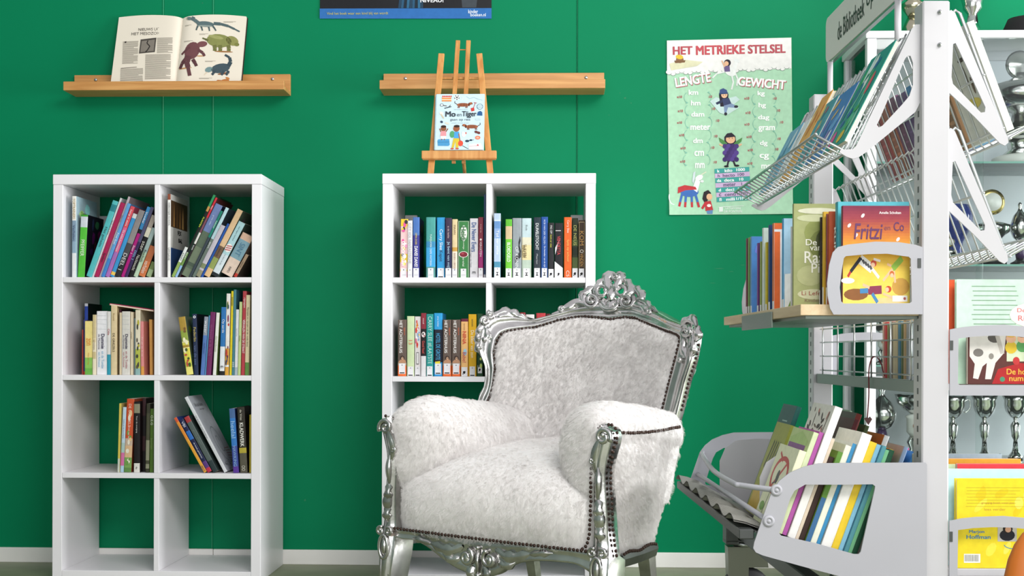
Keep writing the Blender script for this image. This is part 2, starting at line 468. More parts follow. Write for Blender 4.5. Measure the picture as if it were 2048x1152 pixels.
def spine_text(root, t, h, s_, f0, f1, col, size=.6, x=None, bold=0.0, name='title'):
    text(name, s_, spine_frame(t, (f0 + f1) / 2 * h, x), (f1 - f0) * h, t * size, col, root, bold)
def sticker(root, t, h, f0=.0, f1=.16, w=.82, glyph='bars', xo=0):
    m = MB(); x0 = t*(.5 - w/2) + xo; x1 = t*(.5 + w/2) + xo; y = -.0005
    def q(a, b_, c, d_, col, yy): m.add([(a, yy, c), (b_, yy, c), (b_, yy, d_), (a, yy, d_)], [(0, 1, 2, 3)], col)
    z0, z1 = f0*h, f1*h; q(x0, x1, z0, z1, '#e4e3e6', y)
    W = x1 - x0; H = z1 - z0; y2 = y - .0002
    if glyph == 'bars':
        q(x0 + W*.4, x0 + W*.6, z0 + H*.78, z0 + H*.9, '#77777c', y2)
        q(x0 + W*.1, x1 - W*.1, z0 + H*.32, z0 + H*.35, '#9a9aa0', y2); q(x0 + W*.1, x1 - W*.1, z0 + H*.22, z0 + H*.25, '#9a9aa0', y2)
    elif glyph == 'foot':
        q(x0 + W*.4, x0 + W*.6, z0 + H*.8, z0 + H*.88, '#77777c', y2); q(x0 + W*.12, x1 - W*.12, z0 + H*.05, z0 + H*.15, '#222226', y2)
    elif glyph == 'hour':      # small hourglass-like pictogram
        cx = (x0 + x1)/2; g = H*.24
        m.add([(cx - W*.25, y2, z0 + H*.55), (cx + W*.25, y2, z0 + H*.55), (cx, y2, z0 + H*.4)], [(0, 2, 1)], '#26262a')
        m.add([(cx - W*.25, y2, z0 + H*.22), (cx + W*.25, y2, z0 + H*.22), (cx, y2, z0 + H*.42)], [(0, 1, 2)], '#26262a')
        q(x0 + W*.45, x0 + W*.55, z0 + H*.8, z0 + H*.92, '#66666a', y2)
    elif glyph == 'drop':
        cx = (x0 + x1)/2
        m.add([(cx + W*.28*math.cos(a)*(1 if math.sin(a) > 0 else .6), y2, z0 + H*.42 + H*.16*math.sin(a)) for a in (2*PI*k/10 for k in range(10))], [tuple(range(10))], '#1d1d20')
        q(x0 + W*.2, x0 + W*.35, z0 + H*.2, z0 + H*.34, '#1d1d20', y2)
    m.build('spine_label', M_PAPER, root)
ORD = 'first second third fourth fifth sixth seventh eighth ninth tenth eleventh twelfth thirteenth fourteenth fifteenth sixteenth seventeenth eighteenth'.split()
def row(cell, cellname, shelf_z, zo, front, books, xlim=None):
    """books of one cell. Each: (desc, x_bottom, x_next, y_top, tilt, dict). x and y in a zoomed crop: zo = (x0, y0, scale)"""
    N = len(books)
    for i, (desc, xb, xn, yt, tilt, o) in enumerate(books):
        Y = front + o.get('inset', .022) + RNG.uniform(0, .008)
        YR = front + .026; X0 = at(zo[0] + xb/zo[2], 700, YR).x; X1 = at(zo[0] + xn/zo[2], 700, YR).x
        a = R(tilt)
        if xlim and tilt < 5: X1 = min(X1, xlim - .001)
        t = (X1 - X0) * math.cos(a) * .97
        zt = at(zo[0] + xb/zo[2], zo[1] + yt/zo[2], Y).z
        zb = shelf_z + .0004 + (t * math.sin(a) if a > 0 else 0)
        h = (zt - zb) / math.cos(a)
        if a > 0:
            X0 += t * math.sin(a) * math.tan(a)
            if xlim and tilt > 5: h = min(h, (xlim - .0008 - X0 - t * math.cos(a)) / math.sin(a))
        d = o.get('d', min(.27, max(.12, h * .72)))
        lab = o.get('label') or '%s book, %s from the left in %s' % (desc, ORD[i], cellname)
        r = thing('book', lab, 'book', (X0, Y, zb), (0, a, 0), 'books in ' + cellname)
        if a < 0: r.location = (X0, Y, shelf_z + .0004)
        book_body(r, t, d, h, o.get('sp', '#888888'), o.get('fr', '#888888'), o.get('bk'), o.get('hard', False), o.get('art', 0), i * 7 + len(cell))
        for tx in o.get('tx', ()): spine_text(r, t, h, *tx[:4], **(tx[4] if len(tx) > 4 else {}))
        if 'st' in o: sticker(r, t, h, **o['st'])
        if 'fx' in o: o['fx'](r, t, d, h)
def bandsr(*cols):
    n = len(cols); return [(i/n, (i+1)/n, c) for i, c in enumerate(cols)]
def mott(seed, n, *cols):                 # irregular printed bands along a picture spine
    r = random.Random(seed); e = sorted(r.uniform(.05, .95) for _ in range(n - 1)); e = [0] + e + [1]
    return [(a, b_, cols[r.randrange(len(cols))]) for a, b_ in zip(e, e[1:])]
def front_text(root, t, d, h, s_, fy, fz, fw, fh, col, bold=0.0, name='title'):
    text(name, s_, frame((t + .0013, fy*d, fz*h), (0, 1, 0), (0, 0, 1)), fw*d, fh*h, col, root, bold)
def spine_patch(root, t, h, shapes, name='spine_picture'):
    m = MB(); M = frame((0, -.0004, 0), (1, 0, 0), (0, 0, 1))
    for k, (pts, col) in enumerate(shapes): m.poly([(x*t, y*h) for x, y in pts], M, k*1e-4, col)
    m.build(name, M_PRINT, root)

Z = SHELF_Z['L']
W_ = '#dcdfe0'
# ---- left bookcase, top row
zo = (90, 340, 4.18)
def fx_a(r, t, d, h): front_text(r, t, d, h, 'Toptrainers', .45, .8, .75, .05, '#3d5a48'); 
row('A', "the left bookcase's top left cell", Z[0], zo, LF, [
 ('Tall white paperback', 223, 257, 218, 0, dict(sp=[(0, .3, W_), (.3, .44, '#8aa5b8'), (.44, .7, '#7d94a8'), (.7, 1, '#e4e2da')], fr='#a9c6d2', tx=[('TOPTRAINERS', .72, .97, '#a88a4a'), ('Verhalen', .45, .65, '#2d3e66')], fx=fx_a, art=5)),
 ('Short bright green', 262, 322, 372, 3, dict(sp=[(0, .8, '#55b83c'), (.8, .97, '#c9cfd6'), (.97, 1, '#3f9a30')], fr='#17121f', art=7, tx=[('PFEIFFER', .34, .6, '#e8f2dc', dict(size=.5))], inset=.03)),
 ('Thin teal', 336, 386, 250, 19.5, dict(sp=[(0, 1, '#53b3b6'), (.86, .95, '#2b7f88')], fr='#4aa0a8', tx=[('Het geheim', .3, .75, '#1f4a52')])),
 ('Thin pale grey', 386, 402, 232, 19.8, dict(sp='#cfd2d3', fr='#b7bcc0', tx=[('bende van de haven', .45, .8, '#3a3d40')])),
 ('Crimson', 402, 445, 268, 20, dict(sp='#a92455', fr='#8e1d45', tx=[('Spoken', .2, .32, '#1d1d1d')])),
 ('Tall greyish lilac', 446, 466, 220, 20, dict(sp='#b9a9b0', fr='#8f8389', tx=[('Sterren', .6, .85, '#6d5d66')])),
 ('Sky blue', 466, 496, 275, 20, dict(sp=[(0, 1, '#5f9cd0'), (.0, .25, '#3f7fc0')], fr='#4a87bd', tx=[('Foei foei', .42, .62, '#e4ecf2')])),
 ('Pink and violet', 497, 534, 298, 20.2, dict(sp=[(0, .35, '#a36bb0'), (.35, .7, '#d1638e'), (.7, 1, '#d8505c')], fr='#b44c66', tx=[('De wilde buurmeisjes', .36, .66, '#f3e4ea'), ('kamp in zicht', .72, .95, '#f3e4ea')])),
 ('Blue and white', 534, 572, 360, 20.4, dict(sp=[(0, .93, '#3c93cc'), (.03, .08, '#e6c25a'), (.93, 1, '#d4d8da')], fr='#b7bdc2')),
 ('Thick grey black', 573, 626, 328, 20.6, dict(sp=[(0, .3, '#2b2a2e'), (.3, .5, '#4a484c'), (.5, 1, '#8d8787')], fr='#2a2422', tx=[('DEEL 1', .1, .35, '#d8d8d8')])),
 ('Magenta and blue', 627, 660, 304, 20.8, dict(sp=[(0, .62, '#b3217f'), (.62, .68, '#1d1b24'), (.68, 1, '#3a86bd')], fr='#231d2c', tx=[('Ster 1', .28, .5, '#f0d5e6'), ('Voetbal', .75, .95, '#e6eef4')])),
 ('Dark purple', 661, 690, 306, 21, dict(sp=[(0, .5, '#3b2a56'), (.5, 1, '#51506e')], fr='#1c1824', tx=[('DEEL 2', .2, .42, '#8fb7dd')])),
 ('Black and cream', 691, 734, 306, 21, dict(sp=[(0, .65, '#1b1a1c'), (.65, .8, '#d8d3c0'), (.8, 1, '#a49a90')], fr='#1a1718', tx=[('Nachtwacht', .1, .35, '#cfcac2'), ('ster', .42, .58, '#cfcac2')])),
 ('Pale green', 735, 772, 360, 21.2, dict(sp=[(0, .5, '#b5cdb2'), (.5, 1, '#9fb3b0')], fr='#7d8f86', tx=[('Raadsels', .3, .55, '#34483c')])),
 ('Orange', 773, 832, 420, 21.2, dict(sp=[(0, .5, '#d27a4a'), (.5, 1, '#b96c46')], fr='#241c18', tx=[('verhalen', .1, .5, '#f0e2d4')], art=4)),
 ('Mossy green', 838, 882, 640, 21, dict(sp=[(0, .5, '#9db288'), (.5, 1, '#6f7f4e')], fr='#77845a', d=.16)),
], xl + .385 - .0095)
def fx_b(r, t, d, h):
    front_text(r, t, d, h, 'FEX', .5, .56, .5, .05, '#1a1a1a', .03); front_text(r, t, d, h, 'BAL', .55, .47, .4, .05, '#1a1a1a', .03)
    m = MB(); M = frame((t + .0003, 0, 0), (0, 1, 0), (0, 0, 1))
    m.poly([(0.02*d, .61*h), (.98*d, .61*h), (.98*d, .93*h), (.02*d, .93*h)], M, 0, '#4a3524')
    m.poly([(0.02*d, .0), (.98*d, .0), (.98*d, .36*h), (.02*d, .36*h)], M, 0, '#2f4a78')
    for k in range(5): m.poly([(d*(.15 + .17*k), .62*h), (d*(.24 + .17*k), .62*h), (d*(.2 + .17*k), .9*h)], M, .0002, ['#a87a45', '#6a4a2c', '#8d6537', '#c39a60', '#3a2616'][k])
    m.build('cover_picture', M_PRINT, r)
def fx_stripe(r, t, d, h):
    sh = [(ell(.5, .52, .5, .075, 14), '#e8e6e2')]
    for k in range(3): sh.append((line2((.1, .47 + .035*k), (.9, .50 + .035*k), .016), '#b5373c'))
    spine_patch(r, t, h, sh)
row('B', "the left bookcase's top right cell", Z[0], zo, LF, [
 ('Tall white wood-pictured', 1025, 1050, 200, 0, dict(sp=[(0, .92, '#e4e3e0'), (.93, 1, '#8a4a36')], fr='#b9b7b2', tx=[('WERKWIJZE SCHOOL', .6, .92, '#3a3a3a'), ('UITGAVE', .2, .36, '#555555')], fx=fx_b)),
 ('Green and black', 1052, 1080, 640, 25, dict(sp=[(0, .5, '#8aa65a'), (.5, 1, '#dfe3e0')], fr='#2a3a2a', tx=[('KAART', .55, .8, '#2a4a32')], d=.2)),
 ('Black gardening', 1082, 1104, 205, 25.2, dict(sp=[(0, .14, '#8fb4d8'), (.14, .3, '#6f8f4a'), (.3, .56, '#1b1d1c'), (.56, .8, '#1c1d1b'), (.8, .86, '#b98a4a'), (.86, 1, '#2f8a55')], fr='#23503a', tx=[('PLANTEN', .58, .76, '#c4d63a', dict(bold=.02)), ('BUURT', .2, .32, '#d8dce0')])),
 ('Slim red', 1105, 1124, 228, 25.4, dict(sp=[(0, .42, '#2a2a2c'), (.42, .56, '#dcd9d4'), (.56, .75, '#7a4a58'), (.75, 1, '#c8303c')], fr='#57222a', tx=[('MUS', .82, .93, '#f0dede'), ('BOER', .32, .42, '#e0e0e0')])),
 ('Wide slate blue', 1125, 1196, 275, 25.8, dict(sp=mott(4, 7, '#5a6a58', '#4b5a4c', '#6f7c66', '#3a463c') + [(.62, 1, '#6d7fae')], fr='#1c2440', tx=[('grote atlas', .66, .9, '#c5cee4', dict(size=.25))])),
 ('Narrow dark green', 1197, 1220, 338, 26, dict(sp=[(0, .6, '#39424a'), (.6, 1, '#1e7a68')], fr='#24343a', tx=[('natuur', .68, .9, '#bfe0d4')])),
 ('Narrow ice blue', 1221, 1252, 310, 26.2, dict(sp=[(0, .55, '#6f7d74'), (.55, 1, '#b6d5dd')], fr='#3f4a58', tx=[('sport', .4, .52, '#e6e9ea')])),
 ('Mottled olive and violet', 1253, 1296, 455, 26.4, dict(sp=mott(8, 8, '#7b8462', '#8c8a70', '#9a8fa2', '#b9b4bd', '#5e6a48'), fr='#555a70', art=3)),
 ('Royal blue', 1297, 1318, 445, 26.6, dict(sp=[(0, 1, '#2a58a8')], fr='#233f74')),
 ('Tall tan', 1319, 1374, 322, 27, dict(sp=[(0, .12, '#d8b586'), (.12, .28, '#8d9a58'), (.28, .45, '#6d5642'), (.45, 1, '#d5b48c')], fr='#4a5a4a', tx=[('Rembrandt', .3, .42, '#3a2d22', dict(size=.35))], art=4)),
 ('Pale blue red-striped', 1376, 1442, 424, 27.6, dict(sp=[(0, .06, '#22282c'), (.06, .4, '#cdd9de'), (.4, 1, '#a9cdd2')], fr='#3f4f48', tx=[('een eigen verhaal', .66, .92, '#46646c', dict(size=.25)), ('reis door de tijd', .2, .42, '#4a5f6c', dict(size=.2))], fx=fx_stripe)),
 ('Wide beige and blue', 1446, 1560, 405, 28.4, dict(sp=[(0, .4, '#dfc9b8'), (.4, .85, '#7fa3b0'), (.85, 1, '#d6b29a')], fr='#8a7466', d=.21, tx=[('SINT', .48, .78, '#4d7f9c', dict(size=.45)), ('INFO', .06, .2, '#2a2a2a', dict(size=.2))])),
 ('Brown', 1570, 1600, 700, 29, dict(sp=[(0, .15, '#b8372c'), (.15, 1, '#a28a70')], fr='#40362c', d=.15, tx=[('tijdreis', .3, .8, '#43362a')])),
], xl + .77 - .0365)
# ---- left bookcase, second row
zo = (90, 560, 4.18)
def dummie(c2):
    def f(r, t, d, h):
        spine_text(r, t, h, 'Dummie', .41, .64, '#2c2147', .34, x=t*.62, bold=.02); spine_text(r, t, h, 'de Mummie', .4, .64, '#4a3a5a', .2, x=t*.26)
        spine_text(r, t, h, 'en de Tombe', .1, .37, c2, .26, x=t*.62); spine_text(r, t, h, 'van Achnetut', .12, .36, c2, .2, x=t*.28)
        spine_patch(r, t, h, [(line2((.05, f_), (.95, f_ - .005), .004), '#b9bcc0') for f_ in (.72, .8, .87, .93)])
    return f
def leaf_sp(cols):
    def f(r, t, d, h):
        rr = random.Random(len(cols)); spine_patch(r, t, h, [(ell(rr.uniform(.25, .75), rr.uniform(.1, .9), rr.uniform(.12, .24), rr.uniform(.015, .05), 9), cols[k % len(cols)]) for k in range(12)])
    return f
CN = "the left bookcase's second row left cell"
row('C', CN, Z[1], zo, LF, [
 ('Thin red', 287, 299, 415, 0, dict(sp='#a8413a', fr='#8a2f2c', inset=.05)),
 ('Thin dark blue', 300, 328, 332, 0, dict(sp=[(0, .06, '#c23a3a'), (.06, 1, '#323a78')], fr='#262c58', inset=.045)),
 ('Yellow and green', 330, 395, 343, 0, dict(sp=[(0, .12, '#6cae4a'), (.12, .32, '#8cc25a'), (.32, 1, '#ecd98a')], fr='#cdb860', d=.10, tx=[('zon', .55, .68, '#e08a2a', dict(size=.55)), ('Wat een dag', .1, .5, '#c8842a', dict(size=.22))])),
 ('Cream', 399, 426, 290, 0, dict(sp=mott(3, 6, '#e3d9bd', '#d8c9a0', '#c9b88a'), fr='#d8ceb4', tx=[('sprookjes', .3, .7, '#8a6a3a')])),
 ('White cartoon-lettered', 429, 517, 260, 0, dict(sp='#e6e5e8', fr='#d4d2d0', fx=dummie('#6aa6c8'))),
 ('White and teal', 518, 548, 262, 0, dict(sp=[(0, .32, '#2f93a8'), (.32, 1, '#d9d6d2')], fr='#8fb0b4', tx=[('Olle', .55, .8, '#a83a4a')])),
 ('Tall cream', 550, 600, 212, 0, dict(sp='#d9c59c', fr='#b9a57c', tx=[('DE GRIEZELS', .33, .6, '#33281c', dict(size=.36)), ('Roald', .75, .92, '#a88a5a', dict(size=.3))])),
 ('Thin maroon', 601, 617, 245, 0, dict(sp='#4a2030', fr='#3a1826', inset=.05)),
 ('Thin ivory', 619, 639, 272, 0, dict(sp='#d3c3a4', fr='#c0b090')),
 ('Greyish cartoon-lettered', 641, 710, 262, 0, dict(sp='#d3d0c8', fr='#c4c0b4', fx=dummie('#a8485a'))),
 ('Narrow cream', 711, 735, 268, 0, dict(sp='#dccdb0', fr='#c9b99c', tx=[('rivier', .5, .75, '#8a7a5a')])),
 ('Narrow blue grey', 736, 754, 320, 0, dict(sp='#7f949c', fr='#6a7c84', inset=.03)),
 ('Floral lime', 756, 798, 250, 0, dict(sp=[(0, .1, '#8fb3b0'), (.1, .4, '#b6bd52'), (.4, 1, '#e0d8bf')], fr='#c8bfa4', fx=leaf_sp(['#5a5248', '#b9b040', '#3d4038']))),
 ('Pink', 804, 830, 345, -.8, dict(sp=[(0, .16, '#e0a050'), (.16, 1, '#df8d8d')], fr='#cf8076', tx=[('Het jaar van de vos', .2, .85, '#f4dcd4')])),
 ('Orange', 858, 884, 330, -.8, dict(sp='#e0a85a', fr='#cf9450', inset=.05, d=.15)),
], xl + .385 - .0095)
xa, xb_ = at(219, 608, LF + .03), at(307, 621, LF + .03)
ang = math.atan2(xa.z - xb_.z, xb_.x - xa.x); Lm = (xb_ - xa).length
mg = thing('magazine', 'thin pink picture book lying flat across the tops of the upright books', 'book', (xa.x, LF + .03, xa.z - .004), (0, ang, 0))
MB().box(0, Lm, 0, .2, .0055, .0068, '#c23a66').box(0, Lm, 0, .2, 0, .0012, '#e7c0a4').box(0, .001, 0, .2, .0012, .0055, '#c23a66').build('cover', M_PRINT, mg)
MB().box(.0015, Lm - .002, .002, .198, .0013, .0054).build('page_block', M_PAGES, mg)
bl = thing('book', 'tall dark blue book standing behind the yellow and green book', 'book', (at(169, 700, LF + .145).x, LF + .145, Z[1] + .0004), group='books in ' + CN)
book_body(bl, .0125, .15, at(169, 607, LF + .145).z - Z[1], [(0, .96, '#27439a'), (.96, 1, '#c9ccd4')], '#15151a')
CN = "the left bookcase's second row right cell"
row('D', CN, Z[1], zo, LF, [
 ('Yellow green comic', 1187, 1245, 312, -8.5, dict(sp=mott(11, 12, '#d9cf52', '#b9c24a', '#e4dc7a', '#8fa044', '#efe6a0', '#a88a3a'), fr='#5f6f5a', fx=leaf_sp(['#7a5a32', '#efe9c4', '#4a5a2a', '#b94a42']), art=4)),
 ('Navy', 1250, 1286, 284, -2, dict(sp='#26324f', fr='#14161f', tx=[('Federlin', .55, .78, '#c8b45a'), ('van de zee', .15, .5, '#5a6a94')], fx=lambda r, t, d, h: spine_patch(r, t, h, [(ell(.5, .95, .32, .022), '#e8e8ea'), (ell(.5, .95, .16, .011), '#26324f')]))),
 ('Blue grey-topped', 1300, 1334, 305, 3.8, dict(sp=[(0, .68, '#5577b5'), (.68, 1, '#8b93a0')], fr='#35507c', tx=[('dolfijnen', .3, .62, '#32508c'), ('water', .7, .95, '#e4e6ea')])),
 ('Thin light blue', 1335, 1346, 296, 4.0, dict(sp='#5a9ac4', fr='#41789e')),
 ('Purple', 1349, 1390, 266, 4.0, dict(sp='#6f2a5c', fr='#54204a', tx=[('verdwaald in de nacht', .3, .8, '#8f4a7c')])),
 ('White and green', 1402, 1430, 272, 3.2, dict(sp=[(0, 1, '#e4e6dd')], fr='#7d9a4a', tx=[('dierenboek', .3, .7, '#a4b08a')])),
 ('Blue and white', 1459, 1500, 226, 1.5, dict(sp=[(0, .06, '#222222'), (.06, .42, '#e3e6e8'), (.42, 1, '#2f74b3')], fr='#274f7c', tx=[('Op aarde', .62, .82, '#e6ecf2'), ('E', .08, .16, '#222222')])),
 ('White flowery', 1504, 1536, 113, 1.2, dict(sp=mott(2, 9, '#e8e4dc', '#e8e4dc', '#c8506a', '#6a8a4a', '#d8a040') + [(.55, 1, '#e4e2dc')], fr='#b0a8a0', fx=leaf_sp(['#7a2a4a', '#2d3f6a', '#b83a3a', '#e0a030', '#4a6a3a']))),
 ('Slim yellow', 1541, 1560, 92, 1.2, dict(sp='#e3d02a', fr='#c0b024', tx=[('zomer', .8, .95, '#3a3a2a')])),
 ('Slim teal', 1562, 1584, 80, 1.2, dict(sp='#4a7f8a', fr='#3a6874', tx=[('zee', .05, .2, '#d4e4e6')])),
 ('Slim white', 1586, 1610, 246, 1.2, dict(sp=[(0, .12, '#a9b8c0'), (.12, 1, '#dfe0e4')], fr='#b9bcc4', tx=[('sprookje', .4, .9, '#9a9aa4')])),
 ('Slim lime', 1612, 1635, 182, 1.2, dict(sp='#bfd392', fr='#9ab06c', tx=[('lente', .3, .7, '#7a8f52')])),
 ('Red', 1638, 1670, 92, 1.2, dict(sp='#b5424a', fr='#8f3038', tx=[('VERHALEN VAN DE STRAAT', .26, .66, '#f2dede', dict(bold=.01)), ('rijmpjes', .76, .96, '#f2dede')])),
 ('Cream rhyme', 1673, 1706, 125, .9, dict(sp=[(0, .16, '#5f8a44'), (.16, 1, '#d9cba4')], fr='#b8aa86', tx=[('Rijmpjes en versjes uit de oude doos', .24, .96, '#3a3226', dict(size=.5))])),
 ('Pale cream', 1710, 1725, 140, .6, dict(sp='#c9bb98', fr='#a89a78', inset=.04)),
], xl + .77 - .0365)
# ---- left bookcase, third row
zo = (90, 760, 4.18)
CN = "the left bookcase's third row left cell"
row('E', CN, Z[2], zo, LF, [
 ('Thin yellow', 611, 628, 195, 1.4, dict(sp=[(0, .2, '#c9cfc0'), (.2, 1, '#d3bf54')], fr='#b9a860')),
 ('Pale blue', 629, 658, 226, 2.4, dict(sp=[(0, .1, '#a8c8dc'), (.1, .3, '#d070a4'), (.3, .45, '#a8c4c0'), (.45, 1, '#bcd3e2')], fr='#a4b8c8', tx=[('Lotte en de toverlamp', .38, .95, '#3a5a8c', dict(size=.45))])),
 ('Orange garden', 659, 722, 156, 2.4, dict(sp=[(0, .06, '#5f8a4a'), (.06, .2, '#7aa458'), (.2, .36, '#d9b48a'), (.36, .46, '#c9b09a'), (.46, 1, '#c8532e')], fr='#a04a30', tx=[('DE GORGELS', .62, .93, '#f2d9c4', dict(size=.34)), ('boek van het bos', .4, .62, '#f0dcd0', dict(size=.22))], fx=leaf_sp(['#6a9a4a', '#e4c08a', '#e8e4d0']))),
 ('Black thriller', 748, 798, 182, 0, dict(sp=[(0, .13, '#dedbd4'), (.13, .84, '#1c191a'), (.84, .97, '#8d8a72'), (.97, 1, '#1c191a')], fr='#1d1416', hard=True, tx=[('Voor de overgang', .56, .8, '#d6d2cc', dict(size=.3)), ('4a', .03, .1, '#222222', dict(size=.3))])),
 ('Dark maroon', 801, 830, 152, 0, dict(sp=mott(6, 6, '#2b1a1c', '#3a2226', '#1a1416'), fr='#1c1414', inset=.04)),
 ('Dark botanical', 843, 873, 196, .8, dict(sp=mott(9, 9, '#3a3a2c', '#4a4a38', '#2a2a20', '#8a8a72'), fr='#2c2c22')),
 ('Olive green', 876, 908, 240, .6, dict(sp=[(0, 1, '#4f6e2a')], fr='#3c5420', tx=[('O.E.G', .72, .92, '#d8dcc8'), ('bomen', .3, .6, '#7a9452')])),
], xl + .385 - .0095)
def fx_g4(r, t, d, h):
    m = MB(); M = frame((t + .0004, 0, 0), (0, 1, 0), (0, 0, 1))
    for k in range(22):                     # drawn swirl
        a = k*.5; rr_ = .012 + .0035*k*.9
        p = (.5*d + rr_*.7*math.cos(a), .38*h + rr_*math.sin(a)); a2 = a + .5; r2 = rr_ + .0031
        q = (.5*d + r2*.7*math.cos(a2), .38*h + r2*math.sin(a2))
        m.poly(line2(p, q, .0022), M, 0, '#2f4f4c')
    for k in range(6): m.poly(line2((.62*d, .12*h + .01*k), (.92*d, .02*h + .012*k + .02), .0022), M, .0001, '#8a2f2c')
    for k in range(26):
        rr = random.Random(k); m.poly(ell(rr.uniform(.04, .95)*d, rr.uniform(.01, .12)*h, .004, .002, 8, rr.uniform(0, 180)), M, .0002, '#22242a')
    m.build('cover_picture', M_PRINT, r)
    front_text(r, t, d, h, 'Uit de Kunst', .42, .88, .55, .045, '#3a3d44'); front_text(r, t, d, h, 'mooie dingen', .5, .815, .5, .025, '#5a5d64')
    spine_text(r, t, h, 'Uit de Kunst voor kinderen', .45, .75, '#5a5d64', .4)
CN = "the left bookcase's third row right cell"
row('F', CN, Z[2], zo, LF, [
 ('Slim orange', 1335, 1364, 322, -29.4, dict(sp=[(0, .6, '#e0a23a'), (.6, .92, '#d98a34'), (.92, 1, '#d05a34')], fr='#2a3a7a', tx=[('SPOT', .02, .12, '#2a2a5a')])),
 ('Navy comic', 1366, 1408, 340, -29.0, dict(sp=[(0, .08, '#b8344a'), (.08, .2, '#5a3a7c'), (.2, .62, '#20274a'), (.62, .78, '#2f6ab8'), (.78, 1, '#22284e')], fr='#1c2038', tx=[('de beste geheimen', .22, .6, '#e4e4ea', dict(size=.4)), ('VBI', .86, .96, '#d8d8e4')])),
 ('Dark slate', 1412, 1462, 318, -28.6, dict(sp=[(0, .2, '#2b3a3c'), (.2, .9, '#55615e'), (.9, 1, '#a83a3c')], fr='#33403e', tx=[('grote vragen', .4, .85, '#737f7c', dict(size=.4))])),
 ('Large white swirl-covered', 1500, 1532, 150, -28.4, dict(sp='#d3d5d8', fr='#b4b8bf', hard=True, fx=fx_g4, d=.19)),
 ('Blue galaxy', 1578, 1626, 240, -4, dict(sp=[(0, .1, '#5a3a94'), (.1, .42, '#3f4f9c'), (.42, .85, '#3a7cc4'), (.85, 1, '#4a6a9a')], fr='#26305c', tx=[('heelal', .44, .9, '#9ecbee', dict(size=.75)), ('HAWKING', .1, .42, '#8fb8e0', dict(size=.55)), ])),
 ('Dark brown', 1634, 1696, 228, -3, dict(sp=[(0, .3, '#5a5648'), (.3, .38, '#b8a83c'), (.38, 1, '#36322a')], fr='#1f1a18', hard=True, tx=[('KLADWERK', .4, .76, '#e8e6dc', dict(size=.5, bold=.02)), ('de Vries', .8, .96, '#d8d4c4', dict(size=.3)), ('OO', .03, .11, '#d8d4c4', dict(size=.45))])),
 ('Slim yellow', 1704, 1728, 290, 0, dict(sp='#c2ad3a', fr='#a8942c', inset=.03)),
], xl + .77 - .0365)
# ---- right bookcase
Z = SHELF_Z['R']
zo = (750, 340, 4.452)
def ring(r, t, d, h): spine_patch(r, t, h, [(ell(.5, .41, .42, .055), '#e8e6e0'), (ell(.5, .41, .36, .047), '#7a2430'), (ell(.42, .425, .14, .016), '#a8404c')])
def fx_heidi(r, t, d, h):
    ring(r, t, d, h)
    fr_ = '#dfe6d8'
    spine_patch(r, t, h, [(line2((.06, .01), (.06, .99), .03), fr_), (line2((.94, .01), (.94, .99), .03), fr_), (line2((.05, .988), (.95, .988), .004), fr_), (ell(.52, .78, .3, .14, 16), '#e9ece4')], 'spine_border')
    spine_text(r, t, h, 'Heidi', .66, .9, '#2f6a3a', .42, bold=.03); spine_text(r, t, h, 'in de bergen', .5, .63, '#e4ecdc', .18); spine_text(r, t, h, 'een verhaal', .2, .36, '#e4ecdc', .18)
def flowers(r, t, d, h):
    rr = random.Random(3); spine_patch(r, t, h, [(ell(rr.uniform(.2, .8), rr.uniform(.2, .98), rr.uniform(.12, .24), rr.uniform(.02, .05), 9), ['#e0569a', '#f0d84a', '#3a3238', '#f4f0ec', '#e89ac0', '#e8c83a'][k % 6]) for k in range(20)])
    spine_text(r, t, h, 'droomtuin', .2, .62, '#f4f0f0', .6, bold=.02)
S = dict(st={})
CN = "the right bookcase's top left cell"
